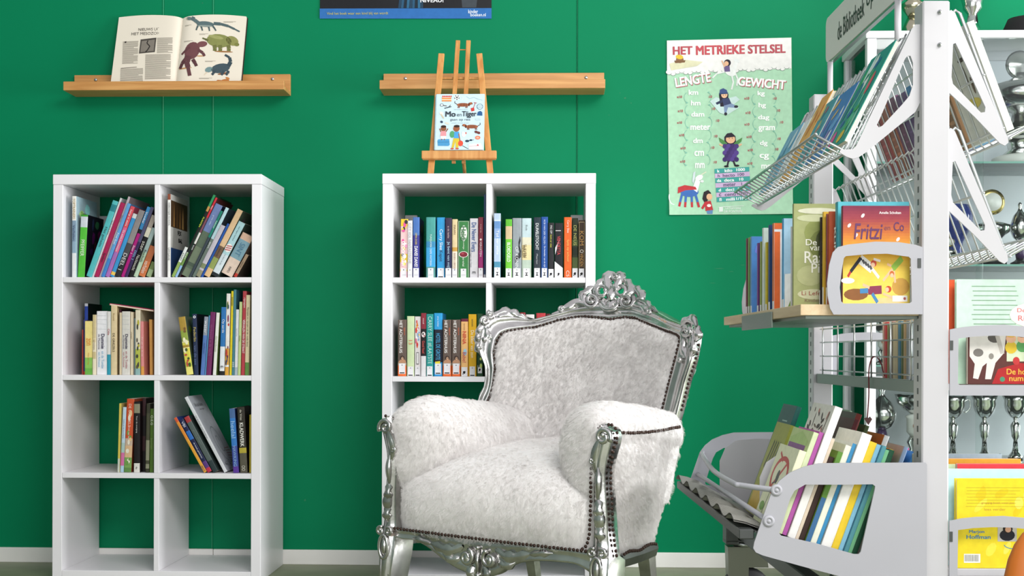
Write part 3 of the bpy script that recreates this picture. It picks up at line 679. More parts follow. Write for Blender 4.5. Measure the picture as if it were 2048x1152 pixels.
row('G', CN, Z[0], zo, RF, [
 ('Yellow and pink flowery', 218, 285, 436, 1, dict(sp=mott(4, 8, '#e8a8b8', '#e9c83a', '#e8c0c0', '#e8d040'), fr='#2a2422', fx=flowers, st=dict(w=.8))),
 ('White', 289, 331, 450, 0, dict(sp='#dedcdc', fr='#c9c7c7', tx=[('CITY VOL FANTASTISCHE', .25, .95, '#a9a4ac')], st=dict(w=.9))),
 ('Indigo', 335, 395, 420, 0, dict(sp=[(0, .7, '#3a3a8c'), (.7, 1, '#4a72b4')], fr='#1e1c3c', art=6, tx=[('DANS! DANS!', .18, .52, '#f0eef4', dict(size=.5, bold=.02)), ('OPEN DOEK', .54, .74, '#e0c84a', dict(size=.28))], st=dict(w=.85))),
 ('Teal and sky blue', 453, 538, 420, 0, dict(sp=[(0, .18, '#4f8a84'), (.18, .5, '#3fa0d4'), (.5, .6, '#3a88b4'), (.6, 1, '#4a9a94')], fr='#2f6a84', tx=[('DIEPE WATEREN', .2, .48, '#d8ecf4', dict(size=.2)), ('TURQUOISE', .5, .72, '#dceee8', dict(size=.2))], st=dict(w=.6))),
 ('Bright blue', 548, 620, 422, 0, dict(sp='#2f96cf', fr='#2478a8', tx=[('Carry Slee', .46, .8, '#e8f2f6', dict(size=.5)), ('Kapot', .27, .45, '#1a3a54', dict(size=.5))], st=dict(w=.8, glyph='foot'))),
 ('Dark plum', 624, 682, 426, 0, dict(sp=[(0, .5, '#26294c'), (.5, 1, '#3c3048')], fr='#20203a', tx=[('Je bent van mij!', .16, .6, '#b0d0e4', dict(size=.5)), ('is dit liefde', .66, .86, '#d0b4b4', dict(size=.25))], st=dict(w=.9))),
 ('Cream and gold', 684, 732, 438, 0, dict(sp=[(0, .45, '#e8dcc8'), (.45, .52, '#c89a4a'), (.52, 1, '#dcc79a')], fr='#c8b48c', tx=[('EIGEN LIEFDE', .15, .42, '#8a5a4a', dict(size=.3)), ('MAAN', .72, .92, '#6a4a2a', dict(size=.35))], st=dict(w=.95))),
 ('Green heart-printed', 736, 838, 452, 0, dict(sp='#3c7f46', fr='#2f6438', fx=fx_heidi, st=dict(w=.5))),
 ('White blue-lettered', 842, 917, 431, 0, dict(sp='#dcdade', fr='#c4c2c8', tx=[('De Never Evers', .44, .93, '#2f5596', dict(size=.55, bold=.01)), ('Tien dagen van Tessa', .12, .56, '#55555c', dict(size=.2, x=.004)), ('E', .04, .13, '#22222a', dict(size=.4))])),
 ('Wine red', 919, 962, 420, 0, dict(sp=[(0, .45, '#9a2a6c'), (.45, 1, '#7a2c3c')], fr='#5c2030', tx=[('VERGETEN', .35, .6, '#f0d8e0', dict(size=.4)), ('de lange weg', .68, .95, '#e0b8b0', dict(size=.25))], st=dict(w=.95), fx=lambda r, t, d, h: spine_patch(r, t, h, [(ell(.5, .63, .22, .018), '#e8d8d4')]))),
 ('Tall thin dark blue', 966, 984, 216, 0, dict(sp=[(0, .04, '#c8ccd0'), (.04, 1, '#34486a')], fr='#26364f', d=.26)),
], xr + .385 - .0095)
def vend(r, t, d, h):
    spine_patch(r, t, h, [([(.0, .0), (1, .0), (1, .18), (.0, .3)], '#e0dfe2'), ([(.05, .55), (.6, .7), (.05, .42)], '#d8d6d8'), (line2((.1, .86), (.75, .86), .012), '#d8d6d8')])
    spine_text(r, t, h, 'VENDETTA', .42, .76, '#b5323c', .4, bold=.02)
def slang(r, t, d, h): spine_patch(r, t, h, [(line2((.9, .66), (.7, .55), .1), '#2c2e32'), (line2((.7, .55), (.95, .4), .1), '#2c2e32'), (line2((.95, .4), (.3, .3), .1), '#35373b')])
def rect(r, t, d, h): spine_patch(r, t, h, [(line2((.08, .02), (.08, .97), .05), '#c8b48a'), (line2((.92, .02), (.92, .97), .05), '#c8b48a'), (line2((.06, .965), (.94, .965), .006), '#c8b48a'), (ell(.5, .46, .28, .03), '#d8d0c0'), (ell(.5, .46, .2, .021), '#3a2a1c')], 'spine_border')
CN = "the right bookcase's top right cell"
row('H', CN, Z[0], zo, RF, [
 ('Tall blue white-patterned', 1058, 1118, 386, 0, dict(sp=mott(5, 8, '#7f9cc4', '#a9bcd8', '#5f86b4', '#c4d0e0') + [(0, .25, '#4a86a0')], fr='#1f4a3c', tx=[('Tijd van stilte', .35, .75, '#e8ecf2', dict(size=.5))], st=dict(w=.9, glyph='hour'))),
 ('Lime green', 1160, 1218, 438, 0, dict(sp=[(0, .66, '#6cbf36'), (.66, .88, '#c8b08a'), (.88, 1, '#5cae34')], fr='#1f5a34', tx=[('BLOEDGELD', .27, .6, '#e8f4dc', dict(size=.5, bold=.02))], st=dict(w=.9, glyph='hour'))),
 ('Grey', 1221, 1303, 428, 0, dict(sp='#8f979c', fr='#6f767a', fx=slang, tx=[('OF KONING', .1, .52, '#dfe2e2', dict(size=.35))], st=dict(w=.8, glyph='hour'))),
 ('Pale sky and sand', 1305, 1392, 429, 0, dict(sp=[(0, .3, '#b4c4b4'), (.3, .55, '#e0cf9c'), (.55, .68, '#d8d4bc'), (.68, 1, '#bcd0d4')], fr='#a0ac9c', tx=[('SLAVEN', .34, .56, '#5f4a1e', dict(size=.28, x=.0125)), ('HALER', .34, .54, '#5f4a1e', dict(size=.28, x=.0075)), ('Rob', .76, .92, '#5f6a6c', dict(size=.2))], st=dict(w=.7, glyph='hour'))),
 ('Black', 1410, 1474, 421, 0, dict(sp=[(0, .3, '#30363f'), (.3, 1, '#22303a')], fr='#16181c', tx=[('DUIVELSTOCHT', .46, .9, '#dfe2e4', dict(size=.42, bold=.01)), ('Maarten', .2, .42, '#a8acb0', dict(size=.25))], st=dict(w=.8, glyph='hour'))),
 ('Cobalt blue', 1477, 1538, 417, 0, dict(sp=[(0, 1, '#24509a')], fr='#1a3468', tx=[('ROB VAN DER VELDEN', .55, .95, '#c8d4ea', dict(size=.25)), ('De bewaker van de tijd', .18, .52, '#dfe6f2', dict(size=.3))], st=dict(w=.8, glyph='hour'))),
 ('Black short', 1541, 1592, 470, 0, dict(sp='#26262a', fr='#1a1a1d', tx=[('PAS OP!', .8, .95, '#d8d8d8', dict(size=.35)), ('kom er niet', .55, .78, '#c8c43c', dict(size=.35))], st=dict(w=.9, glyph='drop'))),
 ('Black and white slanted', 1598, 1672, 472, 0, dict(sp='#1f1f24', fr='#18181c', fx=vend, st=dict(w=.5, glyph='drop'))),
 ('Orange', 1681, 1750, 420, 0, dict(sp='#e2652a', fr='#b84e1e', tx=[('Carry Slee', .74, .95, '#f6e6d8', dict(size=.36)), ('Spijt op school', .2, .7, '#f2c060', dict(size=.36)), ('C5', .02, .12, '#f6e6d8', dict(size=.4))])),
 ('Dark green flecked', 1753, 1806, 428, 0, dict(sp=mott(7, 9, '#26301e', '#1d2618', '#3a4628', '#4a5a30'), fr='#141a12', tx=[('DE NEUS', .5, .92, '#a8a85a', dict(size=.5))], st=dict(w=.9, glyph='drop'))),
 ('Brown gold-framed', 1810, 1868, 446, 0, dict(sp='#3c2c1e', fr='#2a2018', fx=rect, tx=[('KOM', .52, .85, '#b98a42', dict(size=.6)), ('VINDEN', .2, .42, '#b98a42', dict(size=.5))], st=dict(w=.9, glyph='drop'))),
], xr + .77 - .0365)
zo = (750, 570, 4.452)
def achter(r, t, d, h):
    spine_text(r, t, h, 'HET ACHTERHUIS', .41, .98, '#ece8e4', .34, x=t*.36, bold=.015); spine_text(r, t, h, 'dagboek', .68, .9, '#d8643a', .2, x=t*.78)
    spine_patch(r, t, h, [([(.08, .235), (.95, .235), (.95, .27), (.7, .3), (.4, .3), (.08, .26)], '#b98a6a'), (ell(.52, .325, .25, .038), '#3a2a24'), (ell(.54, .315, .15, .026), '#c9a284'), (line2((.42, .322), (.68, .322), .008), '#2a2020')])
def ach(desc, a, b_, top): return (desc, a, b_, top, 0, dict(sp=[(0, .19, '#e0682c'), (.19, .24, '#b09a86'), (.24, 1, '#63544c')], fr='#4a3e38', fx=achter, st=dict(f0=.04, f1=.225, w=.75, glyph='foot')))
def comic(r, t, d, h):
    rr = random.Random(8); spine_patch(r, t, h, [(ell(rr.uniform(.2, .8), rr.uniform(.45, .93), rr.uniform(.1, .2), rr.uniform(.015, .035), 9), ['#d83a3a', '#e8b83a', '#7aa8d8', '#f0f0ec', '#e0668a', '#e07a2a'][k % 6]) for k in range(22)] + [(line2((.5, .2), (.5, .4), .4), '#2a2a2e'), (line2((.5, .21), (.5, .39), .3), '#e4e2e0')])
CN = "the right bookcase's second row left cell"
row('I', CN, Z[1], zo, RF, [
 ach('Brown orange-footed', 205, 282, 308),
 ('Pale mint', 285, 350, 277, 0, dict(sp='#cbdcae', fr='#a8ba90', tx=[('13', .53, .6, '#d8744a', dict(size=.5))], st=dict(w=.8, glyph='foot'))),
 ('White cartoon-patterned', 353, 407, 280, 0, dict(sp='#e6dfdf', fr='#c8c0c0', fx=comic, st=dict(w=.9, glyph='foot'))),
 ('Dark red', 410, 456, 250, 0, dict(sp=[(0, .32, '#dcdadc'), (.32, .75, '#1f1a1e'), (.75, 1, '#8a2c3a')], fr='#3a1a22', tx=[('Goed fout!', .36, .56, '#e05a50', dict(size=.5)), ('maud', .8, .95, '#e8d0d0', dict(size=.3))], fx=lambda r, t, d, h: spine_patch(r, t, h, [(ell(.5, .66, .4, .045), '#e4d8d8'), (ell(.4, .67, .15, .018), '#222222'), (ell(.65, .64, .12, .015), '#a83a44')]))),
 ('Teal large-lettered', 458, 521, 258, 0, dict(sp='#26938f', fr='#1e706e', tx=[('CARRY SLEE #LAATSTE', .2, .96, '#bfe4de', dict(size=.62))], st=dict(w=.8, glyph='foot'))),
 ('Blue', 524, 600, 250, 0, dict(sp=[(0, .22, '#2a94d4'), (.22, .74, '#1c2030'), (.74, 1, '#2f9cd8')], fr='#2a84bc', tx=[('HOTEL DE GROTE', .26, .68, '#3fa8dc', dict(size=.5)), ('anna lodder', .78, .95, '#d8ecf6', dict(size=.2))], st=dict(f0=.03, f1=.2, w=.75, glyph='foot'), fx=lambda r, t, d, h: spine_patch(r, t, h, [([(.15, .2), (.75, .2), (.75, .24), (.15, .23)], '#e8d23a')]))),
 ach('Brown orange-footed', 604, 682, 308),
 ach('Brown orange-footed', 685, 763, 308),
 ('Apricot', 766, 829, 300, 0, dict(sp=[(0, .95, '#eab878'), (.95, 1, '#6a2438')], fr='#c89458', tx=[('NINA', .56, .78, '#c8502c', dict(size=.5, bold=.03)), ('Babe!', .24, .42, '#b83a44', dict(size=.5)), ('onder de boom', .8, .92, '#8a5a3a', dict(size=.25))], st=dict(w=.85, glyph='drop'), fx=lambda r, t, d, h: spine_patch(r, t, h, [(ell(.6, .42, .26, .06), '#9ac4d8')]))),
 ('Yellow', 832, 904, 260, 0, dict(sp='#e0ae1e', fr='#b88c18', tx=[('De kleur van zon', .3, .74, '#f8f0d0', dict(size=.4)), ('annet', .8, .92, '#5a4a1a', dict(size=.2))], st=dict(w=.7, glyph='foot'))),
 ('Dark leafy green', 907, 962, 255, 0, dict(sp='#1f4a2a', fr='#16381f', fx=leaf_sp(['#8fc04a', '#2f7a3a', '#c4d870', '#123a1c']), st=dict(f0=.05, f1=.18, w=.7, glyph='drop'))),
], xr + .385 - .0095)
CN = "the right bookcase's second row right cell"
row('J', CN, Z[1], zo, RF, [
 ('Dark red', 1290, 1338, 245, 0, dict(sp='#8f2a30', fr='#5f1c20')),
 ('White', 1342, 1420, 262, 0, dict(sp='#dcd8d6', fr='#b8b4b2')),
 ('Red and black', 1436, 1520, 250, 0, dict(sp=[(0, .9, '#a83038'), (.9, 1, '#b83a40')], fr='#7a2228')),
 ('Maroon', 1524, 1560, 256, 0, dict(sp='#5f2028', fr='#40161c')),
], xr + .77 - .0365)
# ================================================================== the silver armchair
from mathutils import noise as mnoise
def silver_mat():
    m = bpy.data.materials.new('silver_leaf'); m.use_nodes = True; nt = m.node_tree; b = nt.nodes['Principled BSDF']
    tc = nt.nodes.new('ShaderNodeTexCoord')
    n = nt.nodes.new('ShaderNodeTexNoise'); n.inputs['Scale'].default_value = 14; n.inputs['Detail'].default_value = 6
    r = nt.nodes.new('ShaderNodeValToRGB'); e = r.color_ramp.elements
    e[0].position = .3; e[0].color = (.42, .41, .40, 1); e[1].position = .62; e[1].color = (.72, .71, .70, 1)
    n2 = nt.nodes.new('ShaderNodeTexNoise'); n2.inputs['Scale'].default_value = 9; n2.inputs['Detail'].default_value = 3
    r2 = nt.nodes.new('ShaderNodeValToRGB'); r2.color_ramp.elements[0].position = .70; r2.color_ramp.elements[1].position = .73
    mx = nt.nodes.new('ShaderNodeMixRGB'); mx.inputs[2].default_value = (.62, .42, .30, 1)
    bp = nt.nodes.new('ShaderNodeBump'); bp.inputs['Strength'].default_value = .12; bp.inputs['Distance'].default_value = .003
    n3 = nt.nodes.new('ShaderNodeTexNoise'); n3.inputs['Scale'].default_value = 70; n3.inputs['Detail'].default_value = 4
    L = nt.links.new
    for q in (n, n2, n3): L(tc.outputs['Object'], q.inputs['Vector'])
    L(n.outputs['Fac'], r.inputs[0]); L(n2.outputs['Fac'], r2.inputs[0]); L(r2.outputs[0], mx.inputs[0]); L(r.outputs[0], mx.inputs[1])
    L(mx.outputs[0], b.inputs['Base Color']); L(n3.outputs['Fac'], bp.inputs['Height']); L(bp.outputs[0], b.inputs['Normal'])
    iv = nt.nodes.new('ShaderNodeMath'); iv.operation = 'SUBTRACT'; iv.inputs[0].default_value = 1; L(r2.outputs[0], iv.inputs[1]); L(iv.outputs[0], b.inputs['Metallic'])
    b.inputs['Roughness'].default_value = .2
    return m
def fur_mat():
    m = bpy.data.materials.new('white_plush'); m.use_nodes = True; nt = m.node_tree; b = nt.nodes['Principled BSDF']; L = nt.links.new
    tc = nt.nodes.new('ShaderNodeTexCoord')
    mp = nt.nodes.new('ShaderNodeMapping'); mp.inputs['Scale'].default_value = (1, 1, .45); mp.inputs['Rotation'].default_value = (0, .5, .3)
    n1 = nt.nodes.new('ShaderNodeTexNoise'); n1.inputs['Scale'].default_value = 85; n1.inputs['Detail'].default_value = 6; n1.inputs['Distortion'].default_value = .9
    n2 = nt.nodes.new('ShaderNodeTexNoise'); n2.inputs['Scale'].default_value = 9; n2.inputs['Detail'].default_value = 3
    r = nt.nodes.new('ShaderNodeValToRGB'); r.color_ramp.elements[0].color = (.86, .83, .815, 1); r.color_ramp.elements[1].color = (.95, .925, .91, 1)
    r.color_ramp.elements[0].position = .3; r.color_ramp.elements[1].position = .65
    bp = nt.nodes.new('ShaderNodeBump'); bp.inputs['Strength'].default_value = .55; bp.inputs['Distance'].default_value = .006
    L(tc.outputs['Object'], mp.inputs[0]); L(mp.outputs[0], n1.inputs['Vector']); L(tc.outputs['Object'], n2.inputs['Vector'])
    L(n2.outputs['Fac'], r.inputs[0]); L(r.outputs[0], b.inputs['Base Color']); L(n1.outputs['Fac'], bp.inputs['Height']); L(bp.outputs[0], b.inputs['Normal'])
    b.inputs['Roughness'].default_value = .95; b.inputs['Specular IOR Level'].default_value = .1
    b.inputs['Sheen Weight'].default_value = .35; b.inputs['Sheen Roughness'].default_value = .4
    return m
M_SILVER = silver_mat(); M_FUR = fur_mat()
M_NAIL = mat('bronze_nail', '#4a3a34', .35, .8)
M_RAIL = mat('dark_silver_paint', '#6d706c', .35, .7, noise=.1)
CH_A = R(-34.8) + YAW
CH_O = at_depth(CX - .053 / 3.848 * FPX, HY, 3.848); CH_O.z = 0
CHM = Matrix.Translation(CH_O) @ Matrix.Rotation(CH_A, 4, 'Z'); CHI = CHM.inverted()
chair = thing('armchair', 'baroque silver-framed armchair upholstered in white plush with dark nail heads', 'armchair', CH_O, (0, 0, CH_A))
def lray(px, py): return CHI @ CM.translation, (CHI.to_3x3() @ ray(px, py)).normalized()
def yback(x, z): return .44 + .21 * (z - .65) + .15 * (1 - (x / .41) ** 2) + .3 * max(0, z - .95)
def hit(f, px, py, lo=2.5, hi=6.5):
    o, d = lray(px, py)
    g = lambda t: (o + d*t).y - f((o + d*t).x, (o + d*t).z)
    for _ in range(50):
        m_ = (lo + hi) / 2
        if g(m_) < 0: lo = m_
        else: hi = m_
    return o + d * lo
def SB(px, py, off=0):                    # a place on the curved back, moved off towards the sitter
    p = hit(yback, px, py); return Vector((p.x, p.y - off, p.z))
def SP(px, py, y):                        # a place in the upright plane y (front of the chair)
    return hit(lambda x, z: y, px, py)
def furry(p, amp=.004, s=14):
    p = Vector(p); return p + Vector((mnoise.noise(p*s), mnoise.noise(p*s + Vector((7, 3, 1))), mnoise.noise(p*s + Vector((1, 9, 4))))) * amp
def nails(name, pts, r=.0052, step=.0128, off=(0, 0, 0)):
    m = MB(); off = Vector(off); pts = [Vector(p) + off for p in pts]
    n = max(2, int(sum((b_-a).length for a, b_ in zip(pts, pts[1:])) / step))
    for i, p in enumerate(resample(pts, n)):
        q = p + Vector((mnoise.noise(p*90), mnoise.noise(p*70), mnoise.noise(p*80))) * .0015
        m.ball(q, r, r*.8, r, 7, 5)
    return stuff(m.build(name, M_NAIL, chair))
def spiral(m, cen, ex, ey, r0, r1, turns, w0, w1, a0=0, n=26, lift=.0):
    """rolled scroll: a tube winding from radius r0 to r1 in the plane ex, ey"""
    cen = Vector(cen); ez = Vector(ex).cross(Vector(ey)).normalized()
    pts = []; rs = []
    for k in range(n + 1):
        t = k / n; a = a0 + turns * 2 * PI * t; r_ = r0 + (r1 - r0) * t
        pts.append(cen + Vector(ex) * (r_ * math.cos(a)) + Vector(ey) * (r_ * math.sin(a)) + ez * lift * t); rs.append(w0 + (w1 - w0) * t)
    m.tube(pts, rs, 8)
    m.ball(pts[-1] + ez * .001, w1*1.25, w1*1.25, w1*1.25, 8, 6)
def leaf(m, pts, w0, th, n=12, side=None, facing=Vector((0, -1, 0)), lobes=0):
    """carved acanthus leaf: swells and tapers along pts, ridge in the middle, lobed edges"""
    P = resample(smooth_path(pts, 5), n); rows = []
    for i, p in enumerate(P):
        t = i / (n - 1); tg = (P[min(n-1, i+1)] - P[max(0, i-1)]).normalized(); sd = tg.cross(facing).normalized()
        wv = w0 * (math.sin(PI * (t * .88 + .08)) ** .7)
        if lobes: wv *= 1 + .28 * math.sin(lobes * 2 * PI * t)
        r_ = []
        for u in (-1, -.55, 0, .55, 1):
            h = th * (1 - u*u*.9) * (.35 + .65*math.sin(PI*min(1, t*.9 + .1))) - (th*.35 if abs(u) == .55 else 0)
            r_.append(p + sd * wv * u + facing * h)
        rows.append(r_)
    m.grid(rows, smooth=True)
    back_ = [[p - facing * (th*.6 + .004) for p in (r_[0], r_[4])] for r_ in rows]
    m.grid([[r_[0], b_[0]] for r_, b_ in zip(rows, back_)]); m.grid([[b_[1], r_[4]] for r_, b_ in zip(rows, back_)])

# ---- back: frame moulding traced round the pad
outer = [(957, 800), (960, 788), (969, 772), (972, 751), (970, 728), (961, 710), (956, 697), (958, 676), (962, 658), (972, 640), (985, 630), (1015, 628), (1036, 632), (1062, 639),
         (1096, 631), (1125, 622), (1160, 612), (1195, 606), (1230, 610), (1262, 608), (1290, 616), (1312, 622), (1341, 638), (1366, 648), (1384, 652), (1391, 668), (1390, 685), (1383, 723), (1370, 764), (1355, 824), (1348, 850)]
inner = [(974, 808), (982, 793), (988, 772), (993, 738), (991, 707), (996, 681), (1005, 668), (1020, 662), (1039, 659), (1075, 654), (1122, 639), (1164, 632), (1190, 634), (1226, 639),
         (1252, 634), (1273, 636), (1305, 650), (1331, 660), (1355, 668), (1361, 674), (1360, 688), (1351, 723), (1338, 772), (1328, 814), (1320, 846)]
NF = 150
def match(pa, pb, n):                     # pair points of the two outlines at matching corners
    o = [Vector((x, y, 0)) for x, y in pa]; i_ = [Vector((x, y, 0)) for x, y in pb]
    ca = [0, pa.index((972, 640)), pa.index((1195, 606)), pa.index((1384, 652)), len(pa) - 1]
    cb = [0, pb.index((1005, 668)), pb.index((1226, 639)), pb.index((1361, 674)), len(pb) - 1]
    A = []; B = []
    for k in range(4):
        m_ = n // 4 + (1 if k == 3 else 0)
        a_ = resample(o[ca[k]:ca[k+1]+1], n // 4 + 1); b_ = resample(i_[cb[k]:cb[k+1]+1], n // 4 + 1)
        e = None if k == 3 else -1
        A += a_[:e]; B += b_[:e]
    return A, B
FA, FB = match(outer, inner, NF)
fm = MB(); rows = []
for a, b_ in zip(FA, FB):
    r_ = []
    for u, off in ((0, -.045), (0, -.004), (.04, .006), (.14, .012), (.26, .013), (.38, .005), (.5, .003), (.66, .006), (.8, .012), (.92, .011), (1, .002), (1.03, -.02)):
        q = a.lerp(b_, u); r_.append(SB(q.x, q.y, off))
    rows.append(r_)
fm.grid(rows)
fm.build('back_frame', M_SILVER, chair)
inn3 = [SB(p.x, p.y, .007) for p in FB]
nails('back_nails', inn3, .0056, .0125)
# ---- back pad (Coons patch inside the nail line)
def path2(pts, n): return resample([Vector((x, y, 0)) for x, y in pts], n)
NU, NV = 60, 44
Lp = path2([(958, 905), (964, 850), (982, 793), (993, 738), (991, 707), (996, 681), (1005, 668)], NV); Rp = path2([(1305, 905), (1320, 846), (1338, 772), (1351, 723), (1360, 688), (1361, 674)], NV)
Tp = path2(inner[6:20], NU); Bp = path2([(958, 905), (1305, 905)], NU)
bm_ = MB(); rows = []
for j in range(NV):
    v = j / (NV - 1); r_ = []
    for i in range(NU):
        u = i / (NU - 1)
        q = Lp[j]*(1-u) + Rp[j]*u + Bp[i]*(1-v) + Tp[i]*v - (Lp[0]*(1-u)*(1-v) + Rp[0]*u*(1-v) + Lp[-1]*(1-u)*v + Rp[-1]*u*v)
        e = min(1, u/.12, (1-u)/.12); e2 = min(1, (1-v)/.14)
        bulge = .030 * (1 - (1-e)**2) ** .5 * (1 - (1-e2)**2) ** .5
        r_.append(furry(SB(q.x, q.y, bulge - .002), .005, 9))
    rows.append(r_)
bm_.grid(rows)
bm_.build('back_pad', M_FUR, chair)
# ---- outside of the back, upholstered too
sh = MB(); rows = []
for a, b_ in zip(FA, FB):
    q = a.lerp(b_, .12)
    if q.y > 824: continue
    p = SB(q.x, q.y, 0); e = .002 if q.x > 1330 else -.006
    cen = Vector((0, .62, .75)); inw = (cen - p); inw.y = 0; inw = inw.normalized()
    rows.append([p + Vector((0, .016, 0)) + inw*.004, furry(p + Vector((e*.6, .03, 0)) + inw*.004, .003), furry(p + Vector((e, .048, -.004)) + inw*.006, .003), p + Vector((0, .066, 0)) + inw*.02, p + Vector((0, .078, 0)) + inw*.05, p + Vector((0, .10, 0)) + inw*.10])
sh.grid(rows, flip=True)
sh.build('back_cover', M_FUR, chair)
bcv = MB(); bcv.grid([[Vector((x, max(yr, yback(x, z) + .03) if abs(x) < .25 else yr if z < .65 else yback(x, z) + .05, z)) for x in (-.30, -.2, -.1, 0, .1, .2, .30)] for z, yr in ((.26, .345), (.39, .40), (.52, .45), (.61, .50), (.72, 0), (.90, 0))], flip=True)
bcv.build('back_lining', M_FUR, chair)
edge = [SB(x, y, 0) + Vector((.002, .022, 0)) for x, y in ((1390, 690), (1383, 723), (1370, 764), (1356, 820))]
nails('back_edge_nails', edge, .005, .0125)

# ---- seat
prof = [(.03, .262), (-.012, .272), (-.036, .292), (-.056, .335), (-.062, .385), (-.052, .435), (-.025, .476), (.02, .505), (.08, .525), (.16, .540), (.26, .552), (.36, .560), (.46, .562), (.56, .560), (.62, .54)]
ps = smooth_path([(0, y, z) for y, z in prof], 4)
sm_ = MB(); rows = []
NX = 56
for i in range(NX + 1):
    x = -.36 + .72 * i / NX; e = abs(x) / .36; r_ = []
    for p in ps:
        f = 1 - e**4 * .35
        y = p.y if p.y > .02 else .02 + (p.y - .02) * (1 - e**6 * .75)
        z = .262 + (p.z - .262) * (1 - .22 * e**2.4) if p.z > .262 else p.z
        r_.append(furry((x * (.985 if p.y > -.02 else 1) * (1 - max(0, p.y - .25) * .75), y + (.012 * e * e if p.y < .03 else 0), z), .006, 7))
    rows.append(r_)
sm_.grid(rows, flip=True)
sm_.build('seat', M_FUR, chair)
# ---- arms: one rolled pad each, with the outside panel below it
arm_prof = [(.345, .385), (.285, .392), (.235, .420), (.203, .470), (.190, .530), (.192, .590), (.212, .645), (.252, .685), (.305, .702), (.355, .694), (.395, .665), (.412, .632), (.405, .603), (.392, .585), (.388, .50), (.388, .385)]
ap = resample(smooth_path([(x, 0, z) for x, z in arm_prof], 4), 44)
for s_ in (-1, 1):
    am = MB(); rows = []
    ys = [-.022 + .122 * (1 - math.cos(PI/2 * k / 11)) for k in range(1, 12)] + [.10 + .36 * k / 20 for k in range(1, 21)]
    ys = [-.0215] + ys
    for y in ys:
        t = (y - .035) / .42; k = 1
        if y < .10: k = (1 - ((.10 - y) / .123) ** 2) ** .5
        drop = .045 * max(0, t) ** 1.3
        r_ = []
        for p in ap:
            cx, cz = .375, .565
            x = cx + (p.x - cx) * ((.06 + .94*k) if p.x < cx else (.5 + .5*k)); z = cz + (p.z - cz) * (.30 + .70*k)
            ym = max(.40, yback(min(.41, abs(p.x)), .62) - .012)
            if p.x < .3: ym += .03
            if p.z < .612 and p.x > .3: ym = min(ym, .455 - .155 * ((.612 - p.z) / .352) ** 1.25)
            yy = y if y < .10 else .10 + (y - .10) / .36 * (ym - .10)
            if z > .5: z -= drop * min(1, (z - .5) / .12)
            r_.append(furry((s_ * x, yy, z), .006, 8))
        rows.append(r_)
    am.grid(rows, flip=(s_ < 0)); b0 = len(ap)
    am.add(rows[0], [tuple(range(b0)) if s_ < 0 else tuple(range(b0))[::-1]], smooth=True)
    am.build('arm_pad', M_FUR, chair)
    pn = MB(); rows = []
    for i in range(15):
        v = i / 14; z = .612 - .352 * v
        yr = .47 - .155 * v ** 1.25
        r_ = []
        for j in range(17):
            u = j / 16; y = .006 + (yr - .006) * u
            bl = .022 * math.sin(PI * u) ** .6 * (math.sin(PI * min(1, v*.95 + .05)) ** .5) + .004
            x = .392 - .012 * v - .03 * u ** 3 + bl
            r_.append(furry((s_ * x, y, z), .005, 9))
        rows.append(r_)
    rows = [[Vector((p.x, p.y, p.z)) for p in r_] + [Vector((s_ * .30, r_[-1].y + .03, r_[-1].z))] for r_ in rows]
    pn.grid(rows, flip=(s_ > 0))
    pn.build('side_panel', M_FUR, chair)
    if s_ > 0:
        nails('arm_nails', [(.4165 - .010*k/10, .03 + .37*k/10, .614 - .006*math.sin(PI*k/10)) for k in range(11)], .0052, .0128)
        nails('side_nails', [(.40 - .03*k/10, .05 + .24*k/10, .272 + .004*math.sin(k)) for k in range(11)], .005, .0135, (.016, 0, 0))

